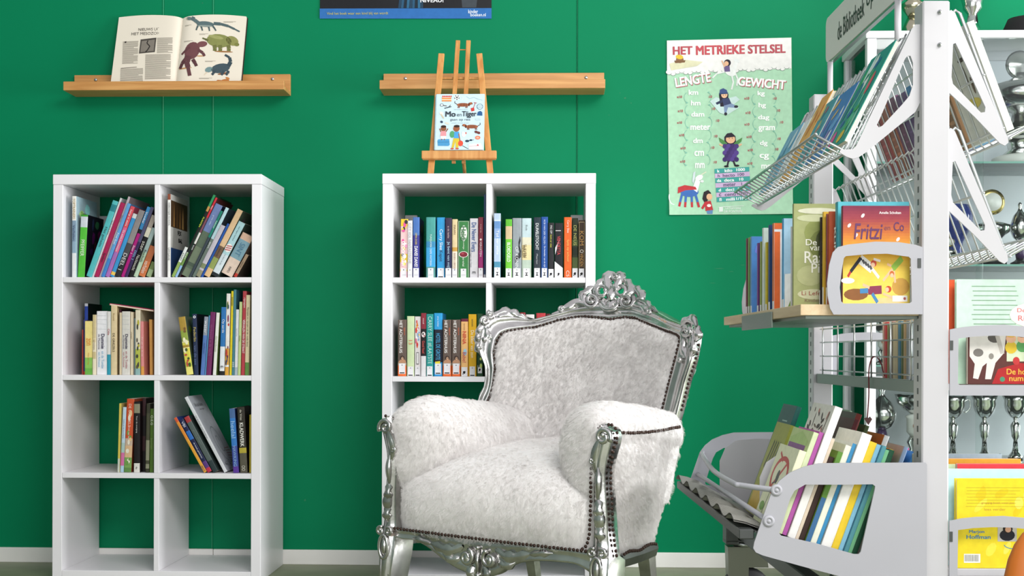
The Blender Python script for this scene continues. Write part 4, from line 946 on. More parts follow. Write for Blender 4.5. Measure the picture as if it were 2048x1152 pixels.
# ---- front posts with scrolled tops, front legs
for s_, nm in ((-1, 'L'), (1, 'R')):
    pm = MB()
    # centre line (x, z), half width, front depth
    path = [(.386, .640, .006), (.392, .622, .024), (.390, .595, .029), (.382, .56, .0265), (.376, .52, .0225), (.376, .47, .0215), (.379, .42, .0225), (.381, .37, .024), (.382, .32, .027), (.383, .27, .032), (.383, .23, .034), (.384, .19, .031), (.387, .14, .026), (.392, .09, .021), (.396, .05, .019), (.398, .015, .026), (.398, 0, .026)]
    pp = smooth_path([(x, w_, z) for x, z, w_ in path], 3); rows = []
    for p in pp:
        hw = p.y; yb = .028 if p.z > .26 else .055 - (.26 - p.z) * .10; yf = -.026 if p.z > .3 else -.026 - .02 * math.sin(min(1, (.3 - p.z) / .3) * PI) 
        x = s_ * p.x
        r_ = [Vector((x - hw, yb, p.z)), Vector((x - hw, yf + .018, p.z)), Vector((x - hw*.86, yf + .006, p.z)), Vector((x - hw*.62, yf + .005, p.z)), Vector((x - hw*.4, yf - .002, p.z)), Vector((x, yf - .006, p.z)),
              Vector((x + hw*.4, yf - .002, p.z)), Vector((x + hw*.62, yf + .005, p.z)), Vector((x + hw*.86, yf + .006, p.z)), Vector((x + hw, yf + .018, p.z)), Vector((x + hw, yb, p.z))]
        rows.append(r_)
    pm.grid(rows, close_u=True, flip=True)
    pm.add(rows[0], [tuple(range(11))]); pm.add(rows[-1], [tuple(range(11))[::-1]])
    pm.build('front_post', M_SILVER, chair, sharp=60)
    om = MB(); ex, ey = Vector((-s_, 0, 0)), Vector((0, 0, 1)); F = Vector((0, -1, 0))
    spiral(om, (s_*.394, -.030, .604), Vector((s_, 0, 0)), ey, .026, .006, 1.35 * (1 if s_ > 0 else 1), .0075, .006, a0=-.5)
    leaf(om, [(s_*.372, -.028, .50), (s_*.366, -.030, .54), (s_*.374, -.034, .575), (s_*.385, -.034, .60)], .013, .008)
    spiral(om, (s_*.362, -.032, .535), Vector((s_, 0, 0)), ey, .010, .003, .9, .0045, .004, a0=2.2, n=14)
    for k, (z0, z1, w_, x_) in enumerate(((.52, .43, .010, .376), (.43, .37, .013, .378), (.40, .345, .016, .381), (.36, .31, .014, .382))):
        leaf(om, [(s_*x_, -.030, z0), (s_*(x_ + .003), -.036, (z0+z1)/2), (s_*x_, -.031, z1)], w_, .007, lobes=2 if k % 2 else 0)
    spiral(om, (s_*.368, -.045, .283), Vector((s_, 0, 0)), ey, .014, .004, 1.1, .006, .0045, a0=1.0, n=18)
    spiral(om, (s_*.400, -.045, .283), Vector((-s_, 0, 0)), ey, .014, .004, 1.1, .006, .0045, a0=1.0, n=18)
    om.tube([Vector((s_*.384, -.050, .235)) + Vector((.017*math.cos(a), 0, .036*math.sin(a))) for a in (2*PI*k/16 for k in range(16))], .0055, 7, closed=True)
    om.ball((s_*.384, -.046, .235), .011, .010, .026, 10, 7)
    leaf(om, [(s_*.385, -.046, .19), (s_*.388, -.042, .14), (s_*.393, -.032, .08)], .016, .007, lobes=3)
    om.build('post_carving', M_SILVER, chair)
    inn = [(s_*(.392 + .012), -.018, .638), (s_*(.37), -.016, .630), (s_*.353, -.014, .595), (s_*.350, -.016, .55), (s_*.349, -.022, .5), (s_*.350, -.024, .45), (s_*.351, -.026, .4), (s_*.35, -.03, .34), (s_*.345, -.034, .30), (s_*.33, -.036, .289)]
    nails('post_nails', inn if s_ > 0 else inn[:4], .0052, .0125)
    if s_ > 0: nails('post_nails', [(.412, -.016, .638), (.426, -.010, .625), (.424, -.006, .59), (.412, -.006, .57), (.405, -.008, .52), (.405, -.008, .47), (.409, -.008, .42), (.412, -.008, .36), (.418, -.006, .30), (.422, -.004, .275)], .0052, .0135)

# ---- apron
A_Y = -.026
low = [(-.352, .268), (-.33, .262), (-.28, .262), (-.23, .248), (-.18, .222), (-.13, .198), (-.09, .186), (-.03, .172), (.03, .186), (.07, .212), (.11, .228), (.17, .240), (.25, .245), (.31, .243), (.352, .225)]
topl = [(-.352, .292), (.352, .284)]
lw = resample(smooth_path([(x, 0, z) for x, z in low], 4), 60); tp = resample([(x, 0, z) for x, z in topl], 60)
ap_ = MB(); rows = []
for a, b_ in zip(tp, lw):
    r_ = []
    for u, dy in ((0, .03), (0, -.002), (.12, -.008), (.3, -.004), (.55, -.003), (.78, -.007), (.92, -.010), (1, -.004), (1, .03)):
        q = a.lerp(b_, u); r_.append(Vector((q.x, A_Y + dy, q.z)))
    rows.append(r_)
ap_.grid(rows, flip=False)
ap_.build('apron', M_SILVER, chair)
nails('seat_nails', [(-.345 + .69*k/12, A_Y - .016 - .012*math.sin(PI*k/12), .295 - .009*k/12) for k in range(13)], .0052, .0125)
cm_ = MB(); F = Vector((0, -1, 0)); ex, ey = Vector((1, 0, 0)), Vector((0, 0, 1)); c0 = -.03
for d in (-1, 1):
    spiral(cm_, (c0 + d*.042, A_Y - .012, .232), ex*d, ey, .026, .006, 1.2, .008, .006, a0=PI*.6)
    cm_.ball((c0 + d*.042, A_Y - .010, .226), .013, .010, .022, 10, 7)
    leaf(cm_, [(c0 + d*.06, A_Y - .006, .262), (c0 + d*.10, A_Y - .012, .245), (c0 + d*.15, A_Y - .008, .250), (c0 + d*.19, A_Y - .004, .262)], .015, .010, lobes=3)
    leaf(cm_, [(c0 + d*.07, A_Y - .006, .225), (c0 + d*.10, A_Y - .011, .218), (c0 + d*.135, A_Y - .006, .232)], .012, .009, lobes=2)
    leaf(cm_, [(c0 + d*.18, A_Y - .006, .258), (c0 + d*.22, A_Y - .010, .266), (c0 + d*.26, A_Y - .004, .268)], .009, .008, lobes=2)
    leaf(cm_, [(c0 + d*.02, A_Y - .008, .205), (c0 + d*.03, A_Y - .012, .185), (c0 + d*.014, A_Y - .008, .17)], .014, .008)
cm_.tube([(c0, A_Y - .012, .255), (c0, A_Y - .014, .22), (c0, A_Y - .012, .185)], [.004, .007, .004], 8)
cm_.ball((c0, A_Y - .012, .262), .008, .008, .008); cm_.ball((c0, A_Y - .012, .18), .008, .008, .008)
cm_.build('apron_carving', M_SILVER, chair)
# side rails and rear legs
for s_ in (-1, 1):
    rl = MB(); rows = []
    for k in range(9):
        u = k / 8; y = .05 + .27*u; x = .398 - .035*u + .006*math.sin(PI*u); z = .268 - .002*u
        rows.append([Vector((s_*(x - .03), y, z)), Vector((s_*(x + .012), y, z)), Vector((s_*(x + .016), y, z - .012)), Vector((s_*(x + .008), y, z - .036)), Vector((s_*(x - .03), y, z - .036))])
    rl.grid(rows, close_u=True, flip=(s_ > 0), smooth=False); rl.build('side_rail', M_RAIL, chair)
    lg = MB(); bx = .335 if s_ > 0 else -.23; by = .315 if s_ > 0 else .52
    lg.grid([[Vector((bx + dx*w_, by + .06*t + dy*w_, .26*(1-t))) for dx, dy in ((-1, -1), (1, -1), (1, 1), (-1, 1))] for t, w_ in ((0, .022), (.3, .019), (.7, .016), (1, .017))], close_u=True, smooth=False, flip=True)
    lg.build('rear_leg', M_SILVER, chair)
br = MB(); br.box(-.33, .33, .30, .36, .235, .27); br.build('rear_rail', M_RAIL, chair)

# ---- carved crest and corner leaves, laid on the curved back
def E(px, py):
    """in-plane axes of the back at a pixel, metres per pixel"""
    p = SB(px, py); qx = SB(px + 8, py) - p; qz = SB(px, py - 8) - p
    return p, qx / 8, qz / 8
def sp_px(m, px, py, r0, r1, turns, w0, w1, a0=0, mir=1, off=.008, n=26):
    p, ex, ey = E(px, py); p = p + Vector((0, -off, 0)); pts = []; rs = []
    for k in range(n + 1):
        t = k / n; a = a0 + turns*2*PI*t; r_ = r0 + (r1 - r0)*t
        pts.append(p + ex*(mir*r_*math.cos(a)) + ey*(r_*math.sin(a)) + Vector((0, -.004*t, 0))); rs.append(w0 + (w1 - w0)*t)
    m.tube(pts, rs, 8); m.ball(pts[-1], w1*1.4, w1*1.3, w1*1.4, 8, 6)
def lf_px(m, pts, w_, th, off=.006, lobes=0, n=12): leaf(m, [SB(x, y, off) for x, y in pts], w_, th, n, lobes=lobes)
cr = MB()
# solid lower body of the crest, between frame and scrolls
lo_ = path2([(1105, 632), (1150, 620), (1195, 612), (1228, 616), (1262, 613), (1300, 624), (1320, 632)], 30); hi_ = path2([(1105, 627), (1140, 610), (1165, 596), (1190, 592), (1222, 598), (1255, 592), (1280, 596), (1300, 612), (1320, 628)], 30)
cr.grid([[SB(a.x, a.y, -.012), SB(a.x, a.y, .006), SB((a.x+b_.x)/2, (a.y+b_.y)/2, .004), SB(b_.x, b_.y, .004), SB(b_.x, b_.y, -.012)] for a, b_ in zip(hi_, lo_)])
sp_px(cr, 1186, 601, 17, 4, 1.45, .0085, .006, a0=2.4, mir=1)
sp_px(cr, 1256, 602, 16, 4, 1.45, .0085, .006, a0=2.4, mir=-1)
for mx, px, py in ((1, 1207, 583), (-1, 1245, 582)):
    sp_px(cr, px, py, 11, 8.5, .95, .007, .006, a0=.6, mir=mx, off=.010)
cr.tube([SB(1222 + 18*math.cos(a), 606 + 14*math.sin(a), .012) for a in (PI*k/14 for k in range(15))], [.004 + .005*math.sin(PI*k/14) for k in range(15)], 8)
lf_px(cr, [(1222, 622), (1221, 608), (1222, 596)], .016, .012, .006, 2)
lf_px(cr, [(1212, 612), (1206, 604), (1210, 596)], .009, .008, .006); lf_px(cr, [(1233, 612), (1238, 604), (1234, 596)], .009, .008, .006)
lf_px(cr, [(1224, 600), (1225, 585), (1226, 570)], .020, .020, .008, 0)
lf_px(cr, [(1222, 584), (1216, 568), (1222, 552), (1238, 549)], .022, .016, .008, 2)
lf_px(cr, [(1232, 582), (1240, 566), (1240, 552), (1228, 549)], .020, .014, .012, 2)
p_, ex_, ey_ = E(1236, 551); cr.ball(p_ + Vector((0, -.014, 0)), .016, .014, .011, 10, 7)
sp_px(cr, 1237, 553, 8, 3, 1.1, .006, .005, a0=2.6, mir=-1, off=.02, n=16)
lf_px(cr, [(1204, 598), (1192, 582), (1203, 564), (1216, 560)], .014, .010, .006, 3)
lf_px(cr, [(1244, 598), (1262, 582), (1256, 566), (1246, 558)], .016, .010, .006, 3)
lf_px(cr, [(1170, 606), (1163, 594), (1178, 580), (1194, 572)], .013, .009, .004, 3)
lf_px(cr, [(1270, 606), (1284, 596), (1276, 582), (1264, 572)], .016, .009, .004, 3)
lf_px(cr, [(1178, 612), (1158, 606), (1142, 615), (1124, 621)], .012, .010, .010, 2)
lf_px(cr, [(1172, 600), (1152, 603), (1136, 612), (1118, 622)], .010, .008, .004, 0)
lf_px(cr, [(1268, 610), (1284, 612), (1294, 622), (1306, 627)], .013, .010, .010, 2)
lf_px(cr, [(1276, 600), (1292, 606), (1302, 616), (1316, 624)], .011, .008, .004, 3)
sp_px(cr, 1127, 619, 6, 2, 1.1, .005, .0045, a0=.5, off=.012, n=14); sp_px(cr, 1300, 624, 6.5, 2, 1.1, .005, .0045, a0=.5, mir=-1, off=.012, n=14)
cr.build('crest', M_SILVER, chair)
cl = MB()
sp_px(cl, 987, 630, 8, 3, 1.2, .0075, .006, a0=2, mir=1, off=.012, n=16); sp_px(cl, 975, 642, 9, 3, 1.2, .0075, .006, a0=-.5, mir=-1, off=.012, n=16)
lf_px(cl, [(990, 632), (1006, 624), (1024, 627), (1040, 634), (1058, 640)], .016, .010, .006, 4, 16)
lf_px(cl, [(1000, 634), (1014, 631), (1030, 634)], .012, .010, .010, 2)
for pts in ([(970, 648), (959, 660), (966, 674)], [(962, 660), (956, 676), (964, 690)], [(960, 680), (956, 694), (964, 708)], [(972, 652), (975, 668), (970, 682)]): lf_px(cl, pts, .013, .010, .006, 2)
p_, _, _ = E(973, 679); cl.ball(p_ + Vector((0, -.012, 0)), .011, .01, .011)
cl.build('corner_carving', M_SILVER, chair)
c2 = MB()
sp_px(c2, 1376, 664, 11, 3, 1.3, .008, .006, a0=1, mir=-1, off=.014, n=18)
lf_px(c2, [(1366, 652), (1374, 642), (1388, 641), (1394, 652)], .016, .012, .008, 2)
lf_px(c2, [(1392, 652), (1396, 668), (1390, 684)], .013, .010, .004, 2)
for pts in ([(1376, 674), (1384, 690), (1378, 712)], [(1370, 676), (1368, 696), (1374, 716)], [(1386, 676), (1388, 696), (1380, 718)]): lf_px(c2, pts, .012, .010, .008, 2)
p_, _, _ = E(1364, 720); c2.ball(p_ + Vector((0, -.012, 0)), .010, .01, .010)
c2.build('corner_carving', M_SILVER, chair)

# ---- chips where the silver has come off
M_CHIP = mat('bare_wood', '#d8b49a', .8)
wm_ = MB(); wm_.ball((.374, -.0315, .485), .0035, .003, .022, 8, 6); wm_.build('bare_wood_chip', M_CHIP, chair)
wm_ = MB()
for px, py, r_ in ((1328, 640, .006), (1334, 643, .007), (1322, 637, .004)): q = SB(px, py, .0105); wm_.ball(q, r_, .0025, r_*.6, 8, 6)
stuff(wm_.build('bare_wood_chip', M_CHIP, chair))
# ---- plush pile
def pile(o, count, length, kids, dens=None):
    m_ = o.modifiers.new('pile', 'PARTICLE_SYSTEM'); ps_ = m_.particle_system.settings
    ps_.type = 'HAIR'; ps_.count = count; ps_.hair_length = length; ps_.hair_step = 3; ps_.render_step = 3; ps_.display_step = 2
    ps_.emit_from = 'FACE'; ps_.use_modifier_stack = False; ps_.use_even_distribution = True; ps_.distribution = 'RAND'
    ps_.normal_factor = .0016; ps_.factor_random = .0012; ps_.object_align_factor = (.0, -.0005, -.0012); ps_.tangent_factor = 0
    ps_.child_type = 'INTERPOLATED'; ps_.rendered_child_count = kids; ps_.child_percent = 0
    ps_.clump_factor = .35; ps_.clump_shape = .1; ps_.roughness_2 = .0012; ps_.roughness_endpoint = .001; ps_.child_length = 1
    ps_.root_radius = .45; ps_.tip_radius = .15; ps_.radius_scale = .0007; ps_.material = 1
for o in [c for c in chair.children if c.name.split('.')[0] in ('seat', 'back_pad', 'arm_pad', 'side_panel', 'back_cover')]:
    n_ = {'seat': 5200, 'back_pad': 5200, 'arm_pad': 4200, 'side_panel': 2600, 'back_cover': 1500}[o.name.split('.')[0]]
    pile(o, n_, .008, 30)
# ================================================================== open picture book on the left ledge
ob0 = at(352, 161, -.098); zt_ = zL + .0145
LEAN = R(18.5)
ob = thing('open_book', 'large open book with dinosaur drawings leaning on the left wall ledge', 'book', (ob0.x, -.098, zt_ + .0065), (-LEAN, 0, 0))
# local: x right, z up the page, -y towards the room
PW, PH = .254, .300
def pgy(x):                      # page swell towards the reader
    u = abs(x) / PW
    return -.004 - .016 * (1 - math.exp(-u * 14)) * (1 - .55 * u)
def pgp(x, z, off=.0006): return Vector((x, pgy(x) - off, z + (.010*math.sin(PI*min(1, abs(x)/PW)*.9) if z > PH*.97 else 0)))
bd = MB(); bd.box(-PW - .004, -.004, 0, .003, -.002, PH + .004, '#2a1c18').box(.004, PW + .004, 0, .003, -.002, PH + .004, '#2a1c18').box(-.005, .005, .001, .004, -.002, PH + .004, '#241814')
bd.build('cover', M_PRINT, ob)
M_PAGE = mat('cream_page', '#e2d9c8', .6, noise=.02, nscale=3)
for s_ in (-1, 1):
    pb = MB(); xs_ = [s_ * PW * (k / 56) ** 1.5 for k in range(57)]
    tw = lambda x: PH + .010 * math.sin(PI * min(1, abs(x) / PW) * .9)
    front_ = [[(x, pgy(x), 0) for x in xs_], [(x, pgy(x), tw(x)) for x in xs_]]
    pb.grid(front_, flip=(s_ < 0)); pb.grid([[(x, pgy(x), tw(x)) for x in xs_], [(x, -.0002, tw(x)) for x in xs_]], smooth=False, flip=(s_ < 0))
    pb.add([(xs_[-1], pgy(xs_[-1]), 0), (xs_[-1], -.0002, 0), (xs_[-1], -.0002, tw(xs_[-1])), (xs_[-1], pgy(xs_[-1]), tw(xs_[-1]))], [(0, 1, 2, 3)])
    pb.build('page_block', M_PAGE, ob)
# print: coordinates of a crop of the page, mapped to the page plane
def pg(px, py):                  # crop pixel (3.2x, origin 90,0) -> page
    x0 = 835 + (877 - 835) * (512 - py) / (512 - 40)      # the gutter slants in the picture
    u = (px - x0) / 1655. ; z = (512 - py) / (512 - 47) * PH
    return u, z
def pshape(m, pts, col, off=.0008):
    xs2 = [p[0] for p in pts]; ys2 = [p[1] for p in pts]
    if len(pts) == 4 and max(xs2) - min(xs2) > 12:            # long bars follow the page in short steps
        n = int((max(xs2) - min(xs2)) / 8) + 1; a_, b_, c_, d_ = [Vector((p[0], p[1], 0)) for p in pts]; vs = []
        if abs(b_.x - a_.x) < abs(d_.x - a_.x): a_, b_, c_, d_ = b_, c_, d_, a_
        for k in range(n + 1):
            for p in (a_.lerp(b_, k/n), d_.lerp(c_, k/n)): vs.append(pgp(*pg(p.x, p.y), off=off))
        m.add(vs, [(2*k, 2*k + 2, 2*k + 3, 2*k + 1) for k in range(n)], col); return
    if len(pts) > 8:                                          # broad shapes follow it in rings
        cx, cy = sum(xs2)/len(pts), sum(ys2)/len(pts); n = len(pts); vs = []
        for f in (1, .8, .6, .4, .2): vs += [pgp(*pg(cx + (x - cx)*f, cy + (y - cy)*f), off=off) for x, y in pts]
        vs.append(pgp(*pg(cx, cy), off=off))
        m.add(vs, [(r_*n + k, r_*n + (k+1) % n, (r_+1)*n + (k+1) % n, (r_+1)*n + k) for r_ in range(4) for k in range(n)] + [(4*n + k, 4*n + (k+1) % n, 5*n) for k in range(n)], col); return
    q = [pgp(*pg(x, y), off=off) for x, y in pts]
    m.add(q, [tuple(range(len(q)))], col)
art = MB()
for (x0, x1, y0, y1) in ((488, 592, 215, 370), (478, 628, 405, 495), (715, 818, 195, 300), (640, 808, 310, 480)):
    y = y0; k = 0
    while y < y1:
        sl = (y1 - y) * .03
        e = x1 - (30 if k % 7 == 6 else RNG.uniform(0, 3))
        dx = (500 - y) * .05 * 0
        pshape(art, [(x0 + dx, y), (e + dx, y - 2), (e + dx, y + 1.4), (x0 + dx, y + 3.4)], '#8f887c'); y += 7.2; k += 1
pshape(art, [(500, 214), (512, 213), (511, 225), (499, 226)], '#3a342e')
pshape(art, [(480, 398), (585, 392), (585, 396), (480, 402)], '#6a6258')
pshape(art, [(606, 203), (710, 193), (702, 293), (597, 301)], '#4a453f'); pshape(art, [(614, 215), (700, 206), (694, 285), (606, 292)], '#7d766c', .0009)
for a_, b_ in zip([(655, 212), (648, 230), (668, 252), (652, 280)], [(648, 230), (668, 252), (652, 280), (640, 291)]): pshape(art, line2(a_, b_, 7), '#2a2622', .001)
def pell(cx, cy, rx, ry, rot, col, off=.0008): pshape(art, ell(cx, cy, rx, ry, 16, rot), col, off)
def ppath(pts, w0, w1, col, off=.0009):
    n = len(pts)
    for k in range(n - 1): pshape(art, line2(pts[k], pts[k+1], w0 + (w1 - w0) * k / n), col, off + k * 1e-5)
# slender blue-green reptile
pell(1030, 100, 58, 20, 4, '#566a6c'); ppath([(985, 92), (960, 72), (938, 60)], 24, 16, '#566a6c'); pell(922, 62, 20, 9, 10, '#647674'); ppath([(902, 58), (912, 64)], 4, 3, '#c9b49a')
ppath([(1085, 95), (1130, 98), (1180, 112), (1220, 132), (1254, 150)], 22, 2, '#4d6062')
for x, y, q in ((985, 105, -14), (1000, 108, 12), (1075, 108, 25), (1050, 110, 8)): ppath([(x, y), (x + q*.6, y + 20), (x + q, y + 38)], 11, 6, '#46585a')
pell(1030, 113, 50, 6, 2, '#8a9690', .001)
# stout olive reptile
pell(1120, 215, 82, 46, 6, '#82864c'); pell(1205, 215, 42, 32, 25, '#8a8a50'); pell(1235, 240, 16, 12, 0, '#76783e', .001); ppath([(1050, 215), (1030, 205), (1012, 198)], 14, 3, '#5f6238')
for x in (1090, 1125, 1180): ppath([(x, 245), (x + 4, 268), (x + 2, 286)], 26, 20, '#6c6e3c')
pell(1150, 290, 60, 5, 2, '#9a6a3a', .0007); pell(1100, 190, 50, 12, 12, '#9a9c62', .001)
# dark red reptile seen from behind
pell(945, 285, 48, 62, 24, '#6b4245'); pell(1010, 240, 34, 20, -10, '#74484a'); ppath([(920, 320), (910, 360), (920, 400), (932, 458)], 44, 4, '#5f3a3e')
ppath([(930, 260), (900, 285), (875, 308)], 16, 10, '#5f3a3e'); ppath([(985, 280), (1015, 300), (1026, 322)], 20, 14, '#5f3a3e'); ppath([(905, 340), (880, 370), (865, 405)], 26, 16, '#553236'); ppath([(950, 345), (965, 370), (975, 392)], 24, 14, '#553236')
pell(900, 405, 45, 5, -4, '#b98a5a', .0007); pell(1000, 322, 30, 4, 0, '#b98a5a', .0007)
# blue reptile with raised tail
pell(1130, 405, 62, 32, -12, '#3f5058'); pell(1055, 415, 26, 18, -20, '#6f8a8c'); ppath([(1180, 390), (1195, 360), (1188, 330), (1158, 312)], 26, 4, '#36464e')
for x in (1090, 1150, 1180): ppath([(x, 420), (x - 6, 440), (x - 16, 450)], 18, 12, '#36464e')
ppath([(1045, 432), (1030, 445), (1026, 454)], 6, 3, '#d8c8b0'); pell(1150, 440, 40, 7, -10, '#8a5a3a', .0007)
# small orange one
pell(1160, 488, 26, 10, -6, '#b8733a'); pell(1175, 472, 14, 7, 20, '#c07c40'); ppath([(1136, 490), (1110, 488), (1098, 504)], 8, 3, '#b06a34')
for x in (1140, 1180, 1195): ppath([(x, 490), (x + 6, 506)], 6, 4, '#a8622e')
for x0, x1, y in ((1148, 1230, 80), (992, 1050, 168), (1030, 1098, 355), (992, 1076, 472), (895, 940, 105), (890, 950, 216)):
    for k in range(2): pshape(art, [(x0, y + 5*k), (x1 - 20*k, y + 5*k - 1), (x1 - 20*k, y + 5*k + 1), (x0, y + 5*k + 2)], '#8f887c')
art.build('page_print', M_PAPER, ob)
for s_, y, wd in (('NIEUWS UIT', 133, 142), ('HET MESOZOICUM', 162, 232)):
    q = pg(662, y); p = pgp(q[0], q[1], .0012)
    text('page_title', s_, frame(p, (1, 0, .02), (0, 0, 1)), wd / 1655., .0125, '#4a453e', ob)

# ================================================================== easel on the right bookcase
ez = 1.483
eY0, eY1 = -.350, -.20                       # feet forward, heads back
def elean(z): return eY0 + (eY1 - eY0) * (z - ez) / .53
def epos(px, py):
    Y = -.28
    for _ in range(8):
        p = at(px, py, Y); Y = elean(p.z)
    return at(px, py, Y)
e0 = epos(919, 352)
easel = thing('easel', 'small wooden tabletop easel standing on the right bookcase', 'easel', (e0.x, eY0, ez))
def estick(name, a, b_, w_, th, dy=0):
    p, q = epos(*a) - Vector((e0.x, eY0, ez)), epos(*b_) - Vector((e0.x, eY0, ez))
    p.y += dy; q.y += dy
    if name == 'leg': p.z = .0045
    d = (q - p); L_ = d.length; z = d.normalized(); x = Vector((1, 0, 0)); x = (x - z * x.dot(z)).normalized(); y = z.cross(x)
    M = Matrix((x, y, z)).transposed().to_4x4(); M.translation = p
    return MB().box(-w_/2, w_/2, -th/2, th/2, 0, L_, b=.0012).build(name, M_EASEL, easel, M=M)
estick('leg', (861, 352.6), (883, 108), .0225, .012)
estick('leg', (981, 352.6), (958.5, 108), .0225, .012)
estick('mast_slat', (900, 318), (915.5, 80), .0165, .011, .0125)
estick('mast_slat', (925, 318), (936.5, 80), .0165, .011, .0125)
estick('peg', (918, 98), (932, 98), .004, .004, .0125)
estick('cross_bar', (881, 154), (964, 154), .009, .007, .0250)
estick('cross_bar', (872, 312), (985, 312), .014, .007, .0250)
tr = MB(); p, q = epos(845, 312) - Vector((e0.x, eY0, ez)), epos(993.5, 312) - Vector((e0.x, eY0, ez))
tr.box(p.x, q.x, p.y - .034, p.y - .006, p.z - .014, p.z + .0145, b=.0015)
tr.box(p.x + .003, q.x - .003, p.y - .034, p.y - .006, p.z - .017, p.z - .0145, b=.0008)
tr.build('tray', M_EASEL, easel)
rl = MB(); a_ = epos(913, 300) - Vector((e0.x, eY0, ez)); rl.tube([(.008, a_.y + .03, a_.z), (.004, .25, .0085)], .007, 6, cap=True); rl.build('rear_leg', M_EASEL, easel)
mt = MB()
for px in (907, 927): a_ = epos(px, 323) - Vector((e0.x, eY0, ez)); mt.box(a_.x - .007, a_.x + .007, a_.y + .004, a_.y + .018, a_.z - .006, a_.z + .004, b=.001)
mt.build('mast_foot', M_EASEL, easel)
# the book it carries
tz = ez + p.z + .0188
bp0 = Vector(((p.x + q.x) / 2 + e0.x + .0008, eY0 + p.y - .0215, tz))
bw = (972 - 875) / (FPX / 4.78); bh = 122 / (FPX / 4.80)
EL = math.atan2(.15, .53)
eb = thing('picture_book', 'light blue picture book with two children standing on the easel tray', 'book', bp0, (-EL, 0, 0))
BX = bw / 2
m = MB(); m.box(-BX, BX, 0, .0022, 0, bh, '#c3dbe4').box(-BX, BX, .0095, .0117, 0, bh, '#c3dbe4').box(-BX - .0045, -BX, .0004, .0113, 0, bh, '#b4d0da', b=.002)
m.build('cover', M_PRINT, eb)
MB().box(-BX, BX - .003, .0023, .0094, .003, bh - .003).build('page_block', M_PAGES, eb)
cv = MB()
CV = frame((0, -.0006, 0), (1, 0, 0), (0, 0, 1))
def cx_(x, y): return (x - 420) / (742 - 420) * bw - BX, (974 - y) / (974 - 588) * bh      # crop pixels (3.2x, origin 740,0)
lay = [0]
def cp(pts, col): lay[0] += 1; cv.poly([cx_(x, y) for x, y in pts], CV, lay[0] * 3e-6, col)
def ce(x, y, rx, ry=None, col='#000', rot=0, n=14): cp(ell(x, y, rx, ry, n, rot), col)
def cl_(pts, w_, col):
    for a_, b_ in zip(pts, pts[1:]): cp(line2(a_, b_, w_), col)
# cake, ball, dog, magnifier, spade, racket, hat ...
cp([(455, 612), (518, 612), (520, 640), (455, 640)], '#d98a4a'); cp([(453, 625), (520, 625), (520, 630), (453, 630)], '#f2e6d0'); ce(486, 610, 33, 6, '#e8b0a0')
for x in range(462, 518, 11): ce(x, 604, 5, 5, '#c8403a')
ce(556, 613, 18, 17, '#f0f0f0'); ce(556, 613, 6, 6, '#2a2a2a')
for a in range(5): ce(556 + 14*math.cos(a*1.26 + .3), 613 + 13*math.sin(a*1.26 + .3), 4, 4, '#2a2a2a')
cl_([(590, 632), (598, 615), (585, 605)], 4, '#d8e4e6'); cl_([(620, 605), (640, 620), (670, 612), (700, 625), (728, 632)], 4, '#a9c2c9')
def dog(x, y, s_):
    ce(x, y, 42*s_, 13, '#9a5a3c'); ce(x + 48*s_, y - 8, 16, 9, '#a0603e', -20*s_); ce(x + 40*s_, y - 2, 6, 12, '#5a3020'); ce(x + 62*s_, y - 6, 3, 3, '#1a1a1a')
    cl_([(x - 40*s_, y - 4), (x - 56*s_, y - 14), (x - 54*s_, y - 26)], 4, '#3a241a')
    for k in (-30, -22, 22, 30): cl_([(x + k*s_, y + 8), (x + (k - 4)*s_, y + 22)], 6, '#7a4630')
    for k in (-20, -10, 0, 10, 20): cl_([(x + k*s_, y - 11), (x + (k + 2)*s_, y + 10)], 3, '#4a2a1c')
dog(598, 664, 1); dog(660, 815, -1)
ce(456, 665, 12, 11, '#4a5054'); ce(456, 665, 8, 8, '#d4e4ea'); cl_([(467, 668), (490, 672)], 5, '#5a4030')
cl_([(474, 688), (520, 676)], 6, '#3a4448'); cl_([(500, 682), (515, 664)], 4, '#3a4448')
cl_([(665, 695), (680, 650)], 4, '#a83a34'); cp([(650, 688), (672, 682), (676, 705), (655, 711)], '#c23c36'); cl_([(670, 648), (690, 652)], 4, '#a83a34')
ce(711, 677, 21, 20, '#2f5a70'); ce(711, 677, 18, 17, '#c4dbe4'); cl_([(695, 672), (727, 672)], 2, '#2f5a70'); cl_([(695, 682), (727, 682)], 2, '#2f5a70')
cp([(692, 738), (698, 714), (714, 706), (728, 716), (729, 740)], '#2f5a8a'); ce(455, 722, 14, 10, '#e4e0d4', 30); cl_([(452, 728), (472, 758)], 8, '#c8b89a')
ce(458, 782, 10, 8, '#33445a', 30); ce(495, 792, 16, 7, '#d4cfc0', 20); ce(700, 766, 18, 8, '#b8ccd2')
ce(690, 852, 12, 9, '#6a3a34', 20); ce(706, 858, 12, 9, '#6a3a34', 20); ce(701, 891, 18, 13, '#d87a5a'); ce(701, 891, 10, 6, '#e0a890')
ce(632, 914, 14, 8, '#2a3a4a'); ce(656, 908, 10, 6, '#2a3a4a'); cl_([(640, 912), (676, 906)], 3, '#2a3a4a')
ce(608, 870, 14, 16, '#f0f0ea'); ce(602, 855, 7, 7, '#f0f0ea'); ce(622, 860, 4, 8, '#c8503c')
